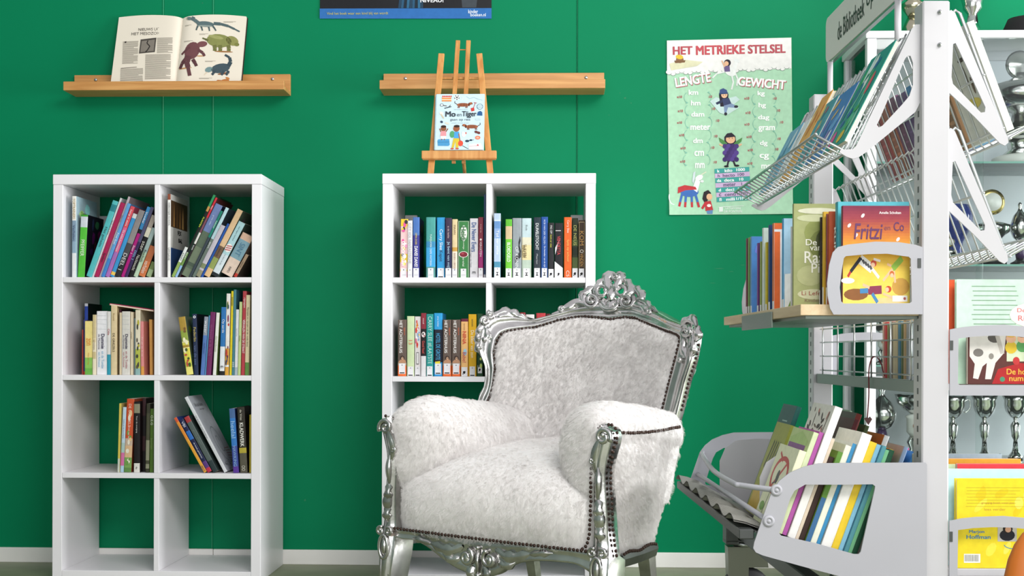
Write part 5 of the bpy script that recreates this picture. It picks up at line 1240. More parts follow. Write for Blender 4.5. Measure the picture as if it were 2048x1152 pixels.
# child on a suitcase
cp([(434, 912), (440, 902), (512, 900), (516, 940), (508, 948), (438, 946)], '#4a94c4'); cl_([(436, 922), (514, 920)], 3, '#2f6a94')
ce(472, 828, 19, 19, '#8a5438'); ce(472, 814, 18, 9, '#33231c'); cp([(455, 845), (490, 845), (492, 880), (452, 880)], '#e0949a')
cl_([(455, 850), (446, 828)], 7, '#8a5438'); cl_([(488, 850), (502, 828)], 7, '#8a5438'); cp([(454, 880), (490, 880), (488, 900), (456, 900)], '#f0ece6'); cl_([(462, 898), (461, 908)], 6, '#8a5438'); cl_([(480, 898), (481, 908)], 6, '#8a5438')
# child with a backpack
ce(558, 828, 22, 22, '#95583a'); ce(560, 812, 20, 9, '#33231c'); ce(531, 868, 17, 24, '#4f9a6c'); cp([(545, 850), (576, 850), (580, 895), (542, 895)], '#4a9ad4'); cp([(540, 895), (580, 895), (574, 960), (556, 960), (554, 915), (544, 960), (528, 960)], '#d0b83a')
ce(588, 930, 17, 20, '#d8503a'); cl_([(574, 862), (584, 915)], 7, '#95583a'); ce(533, 966, 12, 5, '#c8503a'); ce(566, 966, 12, 5, '#c8503a'); cl_([(600, 945), (640, 968)], 3, '#3a2a22')
cp([(640, 935), (722, 930), (738, 972), (645, 972)], '#eceaea'); cl_([(645, 950), (712, 946)], 2.5, '#b8606a'); ce(702, 942, 6, 6, '#c05a60')
cv.build('cover_picture', M_PRINT, eb)
def ctext(s_, x, y, w_, h_, col, bold=0):
    a_, b_ = cx_(x, y); text('title', s_, frame((a_, -.0013, b_), (1, 0, 0), (0, 0, 1)), w_ / 322 * bw, h_ / 386 * bh, col, eb, bold)
ctext('Mo', 516, 728, 66, 36, '#26303a', .035); ctext('en', 575, 736, 32, 17, '#26303a'); ctext('Tijger', 641, 732, 94, 46, '#26303a', .03); ctext('gaan op reis', 582, 769, 134, 20, '#34404a')
ctext('voor kinderen en dieren', 584, 696, 90, 6, '#7a8c96'); ctext('verhalen om voor te lezen', 582, 790, 120, 6, '#7a8c96')

# ================================================================== posters
YP = -.0035
def wp(px, py, off=0): return at(px, py, YP - off)
class Flat:
    """flat print on a wall sheet; pixel crop coordinates (scale, origin)"""
    def __init__(s, k, ox, oy, root): s.k, s.ox, s.oy, s.root, s.m, s.n = k, ox, oy, root, MB(), 0
    def P(s, x, y): return at(s.ox + x / s.k, s.oy + y / s.k, YP - .0012 - s.n * 2e-6)
    def poly(s, pts, col):
        s.n += 1; q = [s.P(x, y) for x, y in pts]; s.m.add(q, [tuple(range(len(q)))], col)
    def ell(s, x, y, rx, ry=None, col='#000', rot=0, n=16): s.poly(ell(x, y, rx, ry, n, rot), col)
    def line(s, pts, w_, col):
        for a_, b_ in zip(pts, pts[1:]): s.poly(line2(a_, b_, w_), col)
    def arc(s, x, y, rx, ry, a0, a1, w_, col, n=9):
        s.line([(x + rx*math.cos(R(a0 + (a1-a0)*k/n)), y + ry*math.sin(R(a0 + (a1-a0)*k/n))) for k in range(n + 1)], w_, col)
    def text(s, t_, x, y, w_, h_, col, bold=0, rot=0, name='lettering', squash=False, off=0):
        c = s.P(x, y); c.y = YP - .0024; sc = 1 / s.k * 5.10 / FPX; a = R(rot)
        text(name, t_, frame(c + Vector((0, - off, 0)), (math.cos(a), 0, math.sin(a)), (-math.sin(a), 0, math.cos(a))), w_ * sc, h_ * sc, col, s.root, bold, squash=squash)
    def done(s, name='print'):
        o = s.m.build(name, M_PAPER, s.root)
# dark film poster at the top edge
tp_ = at(811, 20, 0)
pt = thing('poster', 'dark poster with a blue lettered band, cut by the upper edge above the easel', 'poster', (0, 0, 0))
g = MB(); c0, c1 = wp(640, 37), wp(983, 36.5)
g.grid([[(c0.x + (c1.x - c0.x)*i/10, YP + .0008*math.sin(i*1.3), c0.z + (c1.z - c0.z)*i/10 + .62*j/4) for i in range(11)] for j in range(5)], col='#17181d', smooth=True)
g.build('sheet', M_PRINT, pt)
f = Flat(3.2, 740, 0, pt)
f.poly([(-322, 55), (778, 52), (778, 119), (-322, 119)], '#2a66a8')
for k in range(9): f.poly([(180 + 18*k, 52), (196 + 18*k, 52), (240 + 12*k, -300), (222 + 12*k, -300)], ['#1d3b52', '#25506e', '#152430', '#2a5f80'][k % 4])
f.poly([(590, 48), (680, 48), (720, -300), (560, -300)], '#3a4148')
f.text('Vind het boek waar een kind blij van wordt', -80, 88, 396, 22, '#b9b24a'); f.text('kinder', 660, 74, 62, 24, '#e4ecf4', .01); f.text('boeken.nl', 692, 95, 98, 20, '#e4ecf4', .01)
f.text('NIVEAU?', 398, 2, 150, 26, '#d8dade', .03)
f.done()
# green measures poster
pm_ = thing('poster', 'pale green poster of length and weight measures, creased in four', 'poster', (0, 0, 0))
cs_ = [wp(1333.5, 81), wp(1583, 75), wp(1338.5, 430), wp(1586, 428)]
g = MB(); rows = []
for j in range(21):
    v = j / 20; r_ = []
    for i in range(17):
        u = i / 16
        p = (cs_[0]*(1-u) + cs_[1]*u)*(1-v) + (cs_[2]*(1-u) + cs_[3]*u)*v
        cre = .0010 * (math.exp(-((u-.5)/.03)**2) + math.exp(-((v-.5)/.025)**2)) 
        curl = .0
        if v > .9: curl = (v - .9) * 10 * .006 * (abs(u - .5) * 2) ** 2
        r_.append((p.x, YP - cre - curl, p.z))
    rows.append(r_)
g.grid(rows, col='#a8d2b2', flip=True); g.build('sheet', M_PAPER, pm_)
f = Flat(2.88, 1300, 50, pm_)
f.poly([(98, 90), (813, 74), (815, 250), (98, 282)], '#e6e6e2')
rr = random.Random(4)
for k in range(30):
    x = 108 + k * 24.2
    if x < 812: f.ell(min(x, 798), 272 - k*1.1 + 7*math.sin(k*1.7), 16, 13, '#e6e6e2')
for k in range(29): 
    x = 110 + k*24.2; f.arc(min(x, 798), 273 - k*1.1 + 7*math.sin(k*1.7), 16, 13, 20, 160, 2.2, '#7c8a84', 6)
f.text('HET', 188, 147, 108, 45, '#a82638', .04, 1, squash=True); f.text('METRIEKE', 405, 143, 274, 50, '#b82a3a', .04, 1.2, squash=True); f.text('STELSEL', 672, 138, 210, 48, '#a82638', .04, 1, squash=True)
f.text('LENGTE', 250, 320, 200, 52, '#b04a54', .035, 9, squash=True); f.text('GEWICHT', 648, 338, 268, 50, '#b04a54', .035, -5, squash=True)
f.text('LENGTE', 246, 316, 200, 52, '#eceeea', .035, 9, squash=True, off=.0006); f.text('GEWICHT', 643, 334, 268, 50, '#eceeea', .035, -5, squash=True, off=.0006)
for s_, x, y in (('km', 250, 388), ('hm', 263, 449), ('dam', 275, 514), ('meter', 290, 590), ('dm', 276, 666), ('cm', 283, 740), ('mm', 287, 810), ('kg', 640, 397), ('hg', 646, 465), ('dag', 655, 535), ('gram', 672, 600), ('dg', 655, 683), ('cg', 658, 760), ('mg', 668, 822)):
    f.text(s_, x, y, 20 * len(s_) + 12, 34 if 'g' in s_ else 28, '#eef2ee', .03)
for x, y in ((170, 414), (175, 495), (170, 562), (182, 634), (190, 709), (188, 786), (557, 422), (564, 505), (558, 572), (570, 644), (577, 720), (575, 797)): f.text('x10', x, y, 28, 14, '#a8343e', .03)
for x, y in ((347, 413), (365, 482), (389, 551), (378, 640), (360, 706), (374, 790), (719, 423), (739, 492), (757, 560), (742, 655), (729, 715)): f.text(':10', x, y, 20, 14, '#a8343e', .03)
for x0, x1 in ((205, 320), (595, 695)):
    for k in range(6):
        y = 418 + 72*k + (8 if x0 > 400 else 0); sx = 6*math.sin(k)
        f.arc(x0 + sx + 14, y, 22, 30, 110, 250, 2.6, '#7fb8a4'); f.arc(x1 + sx + 10, y, 22, 30, -70, 70, 2.6, '#7fb8a4')
        f.poly([(x0 + sx + 2, y + 22), (x0 + sx + 16, y + 30), (x0 + sx + 2, y + 36)], '#7fb8a4'); f.poly([(x1 + sx + 22, y - 24), (x1 + sx + 8, y - 30), (x1 + sx + 22, y - 36)], '#7fb8a4')
for k, (a_, b_, c_) in enumerate((('k', 'kilo', '1000'), ('h', 'hecto', '100'), ('da', 'deca', '10'), ('', 'meter', '1'), ('d', 'deci', '1/10'), ('c', 'centi', '1/100'), ('m', 'milli', '1/1000'))):
    y = 842 + 27.5*k; x0 = 372 + 2*k; sl = -8
    f.poly([(x0, y - 13), (x0 + 200, y - 13 + sl*1.5), (x0 + 200, y + 13 + sl*1.5), (x0, y + 13)], '#3f9f98' if k % 2 == 0 else '#c8b0d2')
    cl = '#e8f0ee' if k % 2 == 0 else '#5a4a72'
    if a_: f.text(a_, x0 + 22, y - 1, 12*len(a_), 16, cl, .03, 3)
    f.text(b_, x0 + 80, y - 4, 14*len(b_), 17, cl, .03, 3); f.text(c_, x0 + 150, y - 9, 12*len(c_), 16, cl, .03, 3)
# flying child with a blue cap
f.poly([(345, 440), (380, 415), (420, 430), (495, 410), (518, 430), (480, 460), (515, 475), (440, 520), (400, 505)], '#c4dcd8')
f.poly([(398, 400), (452, 398), (448, 470), (405, 470)], '#26222e'); f.ell(428, 402, 18, 19, '#e4b894'); f.poly([(400, 396), (403, 372), (422, 364), (442, 374), (448, 394)], '#3f5484'); f.line([(398, 396), (450, 393)], 7, '#334670')
f.poly([(415, 425), (455, 420), (470, 455), (425, 465)], '#3a4468'); f.poly([(425, 465), (470, 452), (500, 466), (494, 478), (450, 474), (440, 505), (428, 505)], '#7f94b4'); f.ell(496, 470, 12, 8, '#2a2a36'); f.ell(436, 512, 9, 9, '#2a2a36'); f.poly([(378, 448), (415, 430), (418, 445), (385, 460)], '#2f3854')
f.line([(420, 404), (424, 404)], 4, '#222222'); f.line([(434, 403), (438, 403)], 4, '#222222')
# grape child
f.poly([(430, 690), (428, 645), (445, 624), (470, 620), (492, 640), (498, 690)], '#2a2430'); f.ell(464, 658, 27, 24, '#e2b48e'); f.poly([(432, 650), (440, 628), (470, 622), (492, 640), (480, 645)], '#2a2430')
for sx in (-1, 1): f.poly([(464 + sx*18, 684), (464 + sx*40, 664), (464 + sx*68, 648), (464 + sx*62, 672), (464 + sx*36, 692)], '#4f8a4a'); f.line([(464 + sx*40, 698), (464 + sx*64, 686)], 9, '#e2b48e')
for k, (x, y) in enumerate([(432 + 22*i + (11 if j % 2 else 0), 698 + 19*j) for j in range(5) for i in range(4 if j % 2 == 0 else 3)]): f.ell(x, y, 14, 14, ['#4a3576', '#55408a', '#3f2d68'][k % 3])
f.line([(452, 782), (446, 810)], 10, '#2a2430'); f.line([(480, 782), (490, 808)], 10, '#2a2430'); f.ell(440, 814, 14, 6, '#1a1a22'); f.ell(500, 810, 15, 6, '#1a1a22')
f.line([(455, 652), (459, 652)], 5, '#222222'); f.line([(472, 652), (476, 652)], 5, '#222222')
# unicorn in a cape
f.ell(228, 962, 52, 28, '#3f6ab0'); f.poly([(245, 945), (262, 890), (290, 900), (272, 965)], '#e4e6e6'); f.ell(283, 880, 24, 15, '#e8eaea', -30); f.ell(300, 900, 10, 8, '#d8dada'); f.line([(296, 862), (324, 846)], 5, '#e4e0c8'); f.poly([(250, 850), (262, 842), (258, 885), (250, 915), (243, 900)], '#c9d4d8')
f.poly([(162, 935), (200, 922), (262, 932), (270, 948), (205, 952), (160, 970)], '#b8363c')
for x, d in ((185, -18), (208, -6), (240, 2), (262, 20)): f.line([(x, 975), (x + d*.5, 1010), (x + d, 1045)], 13, '#3f6ab0'); f.line([(x + d*.6, 1020), (x + d, 1050)], 13, '#b8363c')
f.arc(140, 990, 30, 45, 90, 200, 6, '#dfe3e4')
# girl in a red jumper
f.poly([(302, 1000), (310, 962), (335, 950), (352, 968), (340, 1000), (318, 1030)], '#2a2228'); f.ell(342, 990, 17, 19, '#e2b48e'); f.poly([(315, 1018), (350, 1012), (364, 1065), (320, 1072)], '#b8343a'); f.line([(322, 1022), (300, 1058)], 14, '#b8343a'); f.ell(340, 1040, 12, 9, '#e8dcd8'); f.poly([(325, 1070), (362, 1065), (360, 1088), (330, 1088)], '#5f86b0')
# girl riding a white horse at the top
f.ell(462, 268, 36, 24, '#e4e8e4', 30); f.poly([(470, 255), (490, 205), (508, 212), (490, 275)], '#e8ebe8'); f.ell(500, 206, 18, 9, '#e4e8e6', 20); f.line([(470, 285), (480, 330), (470, 372)], 9, '#dfe4e0'); f.line([(490, 275), (505, 310), (500, 350)], 9, '#dfe4e0'); f.line([(430, 270), (385, 280), (360, 305)], 8, '#dfe4e0')
f.ell(446, 218, 20, 20, '#2c2530'); f.ell(440, 222, 13, 14, '#e2b48e'); f.poly([(425, 238), (458, 235), (462, 268), (430, 270)], '#6a5a86'); f.line([(430, 242), (414, 205)], 7, '#e2b48e')
# boat with a sailor
f.poly([(112, 222), (200, 200), (305, 212), (270, 236), (150, 256), (122, 262)], '#d4d2b0'); f.ell(172, 200, 22, 20, '#8a6244'); f.ell(170, 184, 22, 13, '#d8b83a', 10); f.poly([(140, 205), (205, 203), (200, 216), (145, 220)], '#7a5a3c')
f.poly([(393, 1048), (540, 1040), (540, 1043), (393, 1051)], '#dfe8e2'); f.text('UITGEVERIJ', 478, 1057, 100, 13, '#e8efea', .01); f.text('DE FONTEIN', 478, 1073, 102, 13, '#e8efea', .01)
f.poly([(398, 1048), (420, 1047), (420, 1075), (398, 1076)], '#dfe8e2')
f.done()
# ================================================================== library display trolley (local: u right, w away, z up)
ZN = 2.78
T_O = at_depth(CX + .90 / ZN * FPX, HY, ZN); T_O.z = 0
TM = Matrix.Translation(T_O) @ Matrix.Rotation(YAW, 4, 'Z')
M_COAT = mat('light_grey_coated_steel', '#bdbcbf', .42, noise=.02, nscale=6, spec=.4)
M_COAT2 = mat('lilac_grey_coated_steel', '#a8a8ae', .45, noise=.02, nscale=6, spec=.4)
M_SIGN = mat('white_sign_board', '#e2e1dc', .5)
M_WIRE = mat('zinc_wire', '#c4c8c8', .28, .9)
M_DARKST = mat('grey_green_steel', '#7f8a84', .45, .3)
M_DARK = mat('dark_grey_steel', '#4a4d4c', .45, .3)
M_BIRCH = wood_mat('birch_board', '#cdb28c', '#e2cba6', .5, (8, .6, 8))
M_RUBBER = mat('black_rubber', '#1c1c1e', .6)
M_MATT = mat('ribbed_grey_mat', '#a5a39c', .7)
nt_ = M_MATT.node_tree; wv_ = nt_.nodes.new('ShaderNodeTexWave'); wv_.bands_direction = 'Y'; wv_.inputs['Scale'].default_value = 70; bp_ = nt_.nodes.new('ShaderNodeBump'); bp_.inputs['Strength'].default_value = 1; bp_.inputs['Distance'].default_value = .003
tc_ = nt_.nodes.new('ShaderNodeTexCoord'); nt_.links.new(tc_.outputs['Object'], wv_.inputs['Vector']); nt_.links.new(wv_.outputs['Fac'], bp_.inputs['Height']); nt_.links.new(bp_.outputs[0], nt_.nodes['Principled BSDF'].inputs['Normal'])
M_BRASS = mat('brass', '#c8a75a', .28, 1)
trolley = thing('display_trolley', 'grey steel library display trolley with wire racks, birch shelf and book bin', 'trolley', T_O, (0, 0, YAW))
def tp2(px, py, w=0.0):
    Z_ = ZN + w
    return (px - CX) / FPX * Z_ - .90, EYE + (HY - py) / FPX * Z_
def PZ(w): return frame((0, w, 0), (1, 0, 0), (0, 0, 1))      # upright plane facing the near end; prism z = towards the viewer
def plate(name, pts, w, th=.004, holes=(), m=M_COAT, parent=None, src=0.0, rnd=True):
    q = [tp2(x, y, src) for x, y in pts]; hs = [[tp2(x, y, src) for x, y in h] for h in holes]
    return MB().prism(q, PZ(w), th, (1, 1, 1), hs).build(name, m, parent or trolley)
# columns
for w in (0.0, 1.0):
    mb = MB(); mb.box(-.0295, .028, w - .02, w + .04, .245, 1.588, b=.003)
    c = mb.build('column', M_COAT, trolley)
    sl = MB()
    for k in range(42): sl.box(-.0302, -.0288, w + .004, w + .012, .40 + .027*k, .413 + .027*k)
    stuff(sl.build('slot_row', M_DARK, c))
    if w == 0:
        for py in (27, 92):
            u, z = tp2(1871, py); o = MB().lathe([(.0045, 0), (.0045, .003), (.0025, .004), (.0022, .008)], 10).build('screw', M_STEEL, c); o.location = (u, w - .0201, z); o.rotation_euler = (PI/2, 0, 0)
# left upper rack
LP = [(1838, 47), (1838, 204), (1829, 222), (1805, 242), (1732, 302), (1716, 313), (1704, 316), (1692, 312), (1677, 303), (1680, 298), (1704, 297), (1711, 290), (1762, 182), (1812, 76), (1822, 55), (1829, 47)]
LH = [(1808, 116), (1813, 110), (1819, 110), (1824, 124), (1824, 168), (1817, 190), (1802, 208), (1763, 250), (1756, 253), (1752, 248), (1757, 238)]
RP = [(1893, 22), (1900, 18), (1908, 24), (1958, 142), (2008, 262), (2014, 272), (2015, 283), (2008, 289), (1998, 284), (1948, 232), (1893, 180)]
RH = [(1904, 86), (1909, 84), (1916, 98), (1969, 212), (1968, 222), (1960, 223), (1904, 166), (1901, 152)]
DZ2 = 236
def rack(name_plate, P, H, path, n, dy=0, rails=()):
    for w in (0.002, 1.018):
        plate(name_plate, [(x, y + dy) for x, y in P], w, .004, [[(x, y + dy) for x, y in H]])
    wm = MB()
    pp = [Vector((u, 0, z)) for u, z in path]
    for k in range(n):
        w = .01 + .99 * k / (n - 1)
        wm.tube([p + Vector((0, w, 0)) for p in pp], .0022 if k else .0034, 6)
    for u, z, r_ in rails: wm.tube([(u, .0, z), (u, 1.01, z)], r_, 6)
    stuff(wm.build('wire_rack', M_WIRE, trolley))
off = .012
rack('rack_bracket', LP, LH, [(-.046, 1.530), (-.043, 1.534), (-.172, 1.276), (-.178, 1.270), (-.188, 1.272), (-.249, 1.305)], 25, 0,
     [(-.251, 1.307, .0034), (-.184, 1.268, .003), (-.163, 1.285, .0026), (-.112, 1.385, .0026), (-.064, 1.48, .0026), (-.226, 1.286, .0022)])
RPATH = [(.036, 1.560), (.050, 1.575), (.060, 1.568), (.158, 1.306), (.166, 1.300), (.21, 1.325), (.24, 1.342)]
RR = [(.242, 1.344, .0034), (.165, 1.299, .003), (.15, 1.322, .0026), (.108, 1.435, .0026), (.075, 1.52, .0026), (.205, 1.32, .0022)]
rack('rack_bracket', RP, RH, RPATH, 22, 0, RR)
rack('rack_bracket', RP, RH, [(u, z - .2523) for u, z in RPATH], 22, DZ2, [(u, z - .2523, r_) for u, z, r_ in RR])
# sign
u0 = .018
sg = thing('sign_board', 'white sign board lettered in black above the display trolley', 'sign', (T_O + TM.to_3x3() @ Vector((0, 0, 1.68))), (0, 0, YAW))
MB().prism([(y, z) for y, z in rrect(-.32, 1.0, 0, .128, .022, 5)], frame((u0 - .008, 0, 0), (0, 1, 0), (0, 0, 1)), .016).build('board', M_SIGN, sg)
MB().prism([(y, z) for y, z in rrect(-.31, .99, -.006, .0, .002, 2)], frame((u0 - .006, 0, 0), (0, 1, 0), (0, 0, 1)), .012).build('lower_rail', M_STEEL, sg)
def stext(s_, w0, w1, zc, h, bold=0, shear=0): text('lettering', s_, frame((u0 - .0087, (w0 + w1)/2, zc), (0, -1, 0), (0, 0, 1)), abs(w0 - w1), h, '#2a2a2c', sg, bold, shear=shear, squash=True)
stext('de Bibliotheek', .86, .585, .058, .050, .008); stext('op school', .565, .25, .066, .066, 0, .2)
for w in (.955, .30):
    z0 = 1.53 if w < .9 else 1.40
    MB().tube([(.012, w, z0 - .0), (.012, w, 1.675)], .008, 10).build('sign_post', M_COAT, trolley)
# birch shelf with end plates
MB().box(-.284, -.031, -.004, 1.0, .919, .9425, b=.001).build('birch_shelf', M_BIRCH, trolley)
MB().box(-.289, -.2845, .29, .68, .898, .936, b=.001).build('label_strip', M_DARKST, trolley)
MB().box(-.27, -.03, .01, .99, .912, .9185).build('shelf_support', M_DARKST, trolley)
EP = [(1839, 494), (1839, 627), (1662, 628), (1655, 616), (1650, 590), (1649, 566), (1653, 530), (1660, 505), (1670, 494), (1690, 489), (1745, 483), (1791, 484), (1824, 489)]
EH = [(1686, 512), (1730, 508), (1768, 507), (1811, 513), (1815, 517), (1817, 602), (1813, 605), (1682, 606), (1677, 602), (1674, 574), (1678, 540), (1682, 516)]
for w in (-.018, 1.004):
    plate('end_plate', EP, w, .004, [EH], M_COAT2)
MB().box(*[v for v in (tp2(1828, 535)[0], tp2(1835, 535)[0])], -.0235, -.0225, tp2(0, 535)[1], tp2(0, 516)[1]).build('latch_slot', M_DARK, trolley)
# central grid and beam
gm = MB()
for z in (.926, .907, .869, .830, .790): gm.tube([(-.012, .035, z), (-.012, .965, z)], .0021, 6)
for w in (.10, .26, .42, .58, .75, .92): gm.tube([(-.0155, w, .926), (-.0155, w, .775)], .0021, 6)
stuff(gm.build('grid_divider', M_WIRE, trolley))
MB().box(-.02, .0, .041, .979, .752, .779, b=.001).build('beam', M_DARKST, trolley)
MB().box(.0005, .25, .041, .979, .758, .772, b=.001).build('side_shelf', M_COAT, trolley)
MB().box(.030, .25, .0, .98, .362, .378, b=.001).build('side_shelf', M_COAT, trolley)
AP = [(1893, 788), (1893, 657), (1918, 652), (1946, 649), (2001, 647), (2048, 651), (2080, 660), (2088, 690), (2088, 760), (2082, 788)]
AH = [(1910, 675), (1940, 671), (1979, 669), (2020, 670), (2060, 674), (2064, 690), (2064, 764), (2060, 767), (1912, 767), (1909, 763)]
for w in (-.018, 1.0): plate('end_plate', AP, w, .004, [AH], M_COAT2)
plate('end_plate', [(x, y + 380) for x, y in AP], -.018, .004, [[(x, y + 380) for x, y in AH]], M_COAT2)
MB().box(tp2(1893, 690)[0], tp2(1899, 690)[0], -.0235, -.0225, tp2(0, 698)[1], tp2(0, 679)[1]).build('latch_slot', M_DARK, trolley)
MB().box(tp2(1893, 690)[0], tp2(1899, 690)[0], -.0235, -.0225, tp2(0, 1078)[1], tp2(0, 1058)[1]).build('latch_slot', M_DARK, trolley)
# book bin
BP = [(1843, 924), (1840, 920), (1700, 921), (1630, 922), (1600, 929), (1572, 941), (1552, 957), (1538, 976), (1503, 1078), (1501, 1090), (1506, 1098), (1520, 1104), (1600, 1126), (1700, 1152), (1760, 1166), (1843, 1172)]
BH = [(1603, 964), (1680, 964), (1736, 963), (1741, 967), (1740, 974), (1713, 1096), (1709, 1101), (1700, 1101), (1625, 1080), (1556, 1065), (1552, 1060), (1556, 1048), (1573, 993), (1582, 976)]
for w in (-.034, 1.02): plate('bin_end_panel', BP, w, .005, [BH], M_COAT2)
for px, py in ((1546, 975), (1531, 1036)):
    u, z = tp2(px, py); o = MB().lathe([(.0125, 0), (.0125, .002), (.0095, .004), (.006, .0045), (.006, .003), (.0045, .003), (.004, .0048)], 16).build('bolt', M_COAT2, trolley)
    o.location = (u, -.0391, z); o.rotation_euler = (PI/2, 0, 0)
tb = MB(); tb.tube(smooth_path([(-.342, 1.018, .548), (-.352, .95, .545), (-.402, .43, .548), (-.414, .07, .553), (-.404, .02, .553), (-.345, -.032, .549)], 5), .0062, 10); tb.build('guard_rail', M_COAT2, trolley)
tb = MB(); tb.tube([(-.356, 1.018, .484), (-.358, -.032, .484)], .0062, 10); tb.build('guard_rail', M_COAT2, trolley)
# bin tray, front lip, corrugated mat
BT = R(20)
def floorz(u): return .425 - math.tan(BT) * (u + .25)
tr_ = MB(); tr_.add([(-.385, -.028, floorz(-.385) - .012), (-.06, -.028, floorz(-.06) - .012), (-.06, 1.015, floorz(-.06) - .012), (-.385, 1.015, floorz(-.385) - .012)] + [(-.385, -.028, floorz(-.385) - .016), (-.06, -.028, floorz(-.06) - .016), (-.06, 1.015, floorz(-.06) - .016), (-.385, 1.015, floorz(-.385) - .016)], [(0, 1, 2, 3), (7, 6, 5, 4), (0, 4, 5, 1), (1, 5, 6, 2), (2, 6, 7, 3), (3, 7, 4, 0)]); tr_.build('bin_tray', M_DARK, trolley)
bk_ = MB(); bk_.add([(-.108, -.026, .34), (-.108, 1.0, .34), (-.037, 1.0, .535), (-.037, -.026, .535), (-.104, -.026, .34), (-.104, 1.0, .34), (-.033, 1.0, .535), (-.033, -.026, .535)], [(0, 3, 2, 1), (4, 5, 6, 7), (0, 1, 5, 4), (1, 2, 6, 5), (2, 3, 7, 6), (3, 0, 4, 7)]); bk_.build('bin_back', M_COAT2, trolley)
mm = MB(); rows = []
for k in range(193):
    w = .0 + .98 * k / 192; rows.append([(u, w, floorz(u) + (-.002 if u < -.33 else -.007 if u < -.3 else -.011) + .008*math.sin(w*36)*(1 if u < -.33 else .2) + dz) for u, dz in ((-.425, -.004), (-.40, 0), (-.37, 0), (-.33, 0), (-.28, 0))])
mm.grid(rows); mm.grid([[(u, w, z - .004) for u, w, z in r_] for r_ in rows], flip=True); mm.build('corrugated_mat', M_MATT, trolley)
MB().box(-.418, -.386, -.026, 1.01, floorz(-.40) - .036, floorz(-.40) - .015, b=.002).build('tray_edge', M_DARK, trolley)
# divider leaves standing in the bin
for w, du in ((.69, 0), (.235, .02)):
    q = [(-.345 + du, floorz(-.345)), (-.345 + du, .55), (-.33 + du, .585), (-.30 + du, .605), (-.24, .61), (-.1, .60), (-.1, .42), (-.2, floorz(-.2))]
    MB().prism(q, PZ(w), .002).build('bin_divider', M_COAT, trolley)
# base and castors
M_HOOD = mat('olive_grey_castor', '#74776a', .35, .6)
for u in (-.165, .165): MB().box(u - .02, u + .02, -.12, 1.38, .252, .295, b=.003).build('base_beam', M_DARK, trolley)
for w in (.0, 1.0): MB().box(-.144, .144, w - .02, w + .04, .252, .294, b=.003).build('cross_beam', M_DARK, trolley)
for u in (-.165, .165):
    for w in (-.08, 1.33):
        h = MB(); h.box(u - .062, u - .022, w - .035, w + .035, .236, .300, b=.003); h.box(u - .062, u + .035, w - .035, w + .035, .244, .2515, b=.002)
        c = h.build('castor', M_DARK, trolley)
        MB().lathe([(.034, 0), (.036, .004), (.036, .010), (.030, .0135)], 20, (u, w, .230)).build('swivel_ring', M_STEEL, c)
        hd = MB(); pf = [(-.056, .229), (.050, .229), (.066, .205), (.072, .165), (.010, .165), (.008, .085), (-.030, .075), (-.052, .12)]
        hd.prism([(x, z) for x, z in pf], frame((u, w + .030, 0), (1, 0, 0), (0, 0, 1)), .060); hd.build('hood', M_HOOD, c)
        wl = MB(); wl.lathe([(.03, -.024), (.070, -.024), (.080, -.014), (.082, 0), (.080, .014), (.070, .024), (.03, .024)], 28); wl.build('wheel', M_RUBBER, c, M=Matrix.Translation((u + .005, w - .002, .0826)) @ Matrix.Rotation(PI/2, 4, 'X'))
for w in (.03, .93): MB().box(-.185, -.145, w, w + .03, .2955, floorz(-.165) - .02, b=.002).build('bin_leg', M_DARK, trolley)

# ---- books of the trolley
def tbook(label, u, w, z, t, d, h, sp, fr, bk, rot=(0, 0, 0), group=None, **o):
    r = thing('book', label, 'book', TM @ Vector((u, w, z)), (Matrix.Rotation(YAW, 4, 'Z') @ Euler(rot).to_matrix().to_4x4()).to_euler(), group)
    book_body(r, t, d, h, sp, fr, bk, o.get('hard', False), o.get('art', 0), o.get('seed', int(abs(u*977 + w*613))))
    for tx in o.get('tx', ()): spine_text(r, t, h, *tx[:4], **(tx[4] if len(tx) > 4 else {}))
    if 'st' in o: sticker(r, t, h, **o['st'])
    if o.get('fx'): o['fx'](r, t, d, h)
    return r
# on the sloping upper rack: covers face out to the left
SLA = math.atan2(.131, .256)                       # lean of the rack
def rack_book(label, w0, w1, h, t, cols, fx=None, base=(-.176, 1.288)):
    """book lying against the left rack, front cover outwards; local x width (far to near), z up the slope, -y outwards"""
    ang = SLA
    r = thing('picture_book', label, 'book', TM @ Vector((base[0], w1, base[1])), (Matrix.Rotation(YAW, 4, 'Z') @ Matrix.Rotation(ang, 4, 'Y') @ Matrix.Rotation(-PI/2, 4, 'Z')).to_euler(), 'picture books on the upper left rack')
    W = w1 - w0; m = MB(); o_ = .004
    m.box(0, W, -t - o_, -t + .0015 - o_, 0, h, cols[0]).box(0, W, -.0015 - o_, -o_, 0, h, cols[1]).box(0, .0015, -t + .0015 - o_, -.0015 - o_, 0, h, cols[1])
    m.build('cover', M_PRINT, r)
    MB().box(.0015, W - .002, -t + .0016 - o_, -.0016 - o_, .002, h - .002).build('page_block', M_PAGES, r)
    a = MB(); M = frame((0, -t - o_ - .0005, 0), (1, 0, 0), (0, 0, 1)); rr = random.Random(int(w0 * 1000)); n = 0
    for k, (x, z, rx, rz, c) in enumerate(fx or []): a.poly([(px_ * W, pz * h) for px_, pz in ell(x, z, rx, rz, 11, k * 37 % 90 if rx > .1 else 0) if True], M, k * 1e-5, c)
    a.build('cover_picture', M_PRINT, r)
    return r
def inside(rr, n, cols, smin=.04, smax=.16):
    out = []
    for k in range(n):
        rx = rr.uniform(smin, smax); rz = rr.uniform(smin, smax)*.8; e = max(rx, rz) + .01
        out.append((rr.uniform(e, 1-e), rr.uniform(e, 1-e), rx, rz, cols[k % len(cols)]))
    return out
rr = random.Random(9)
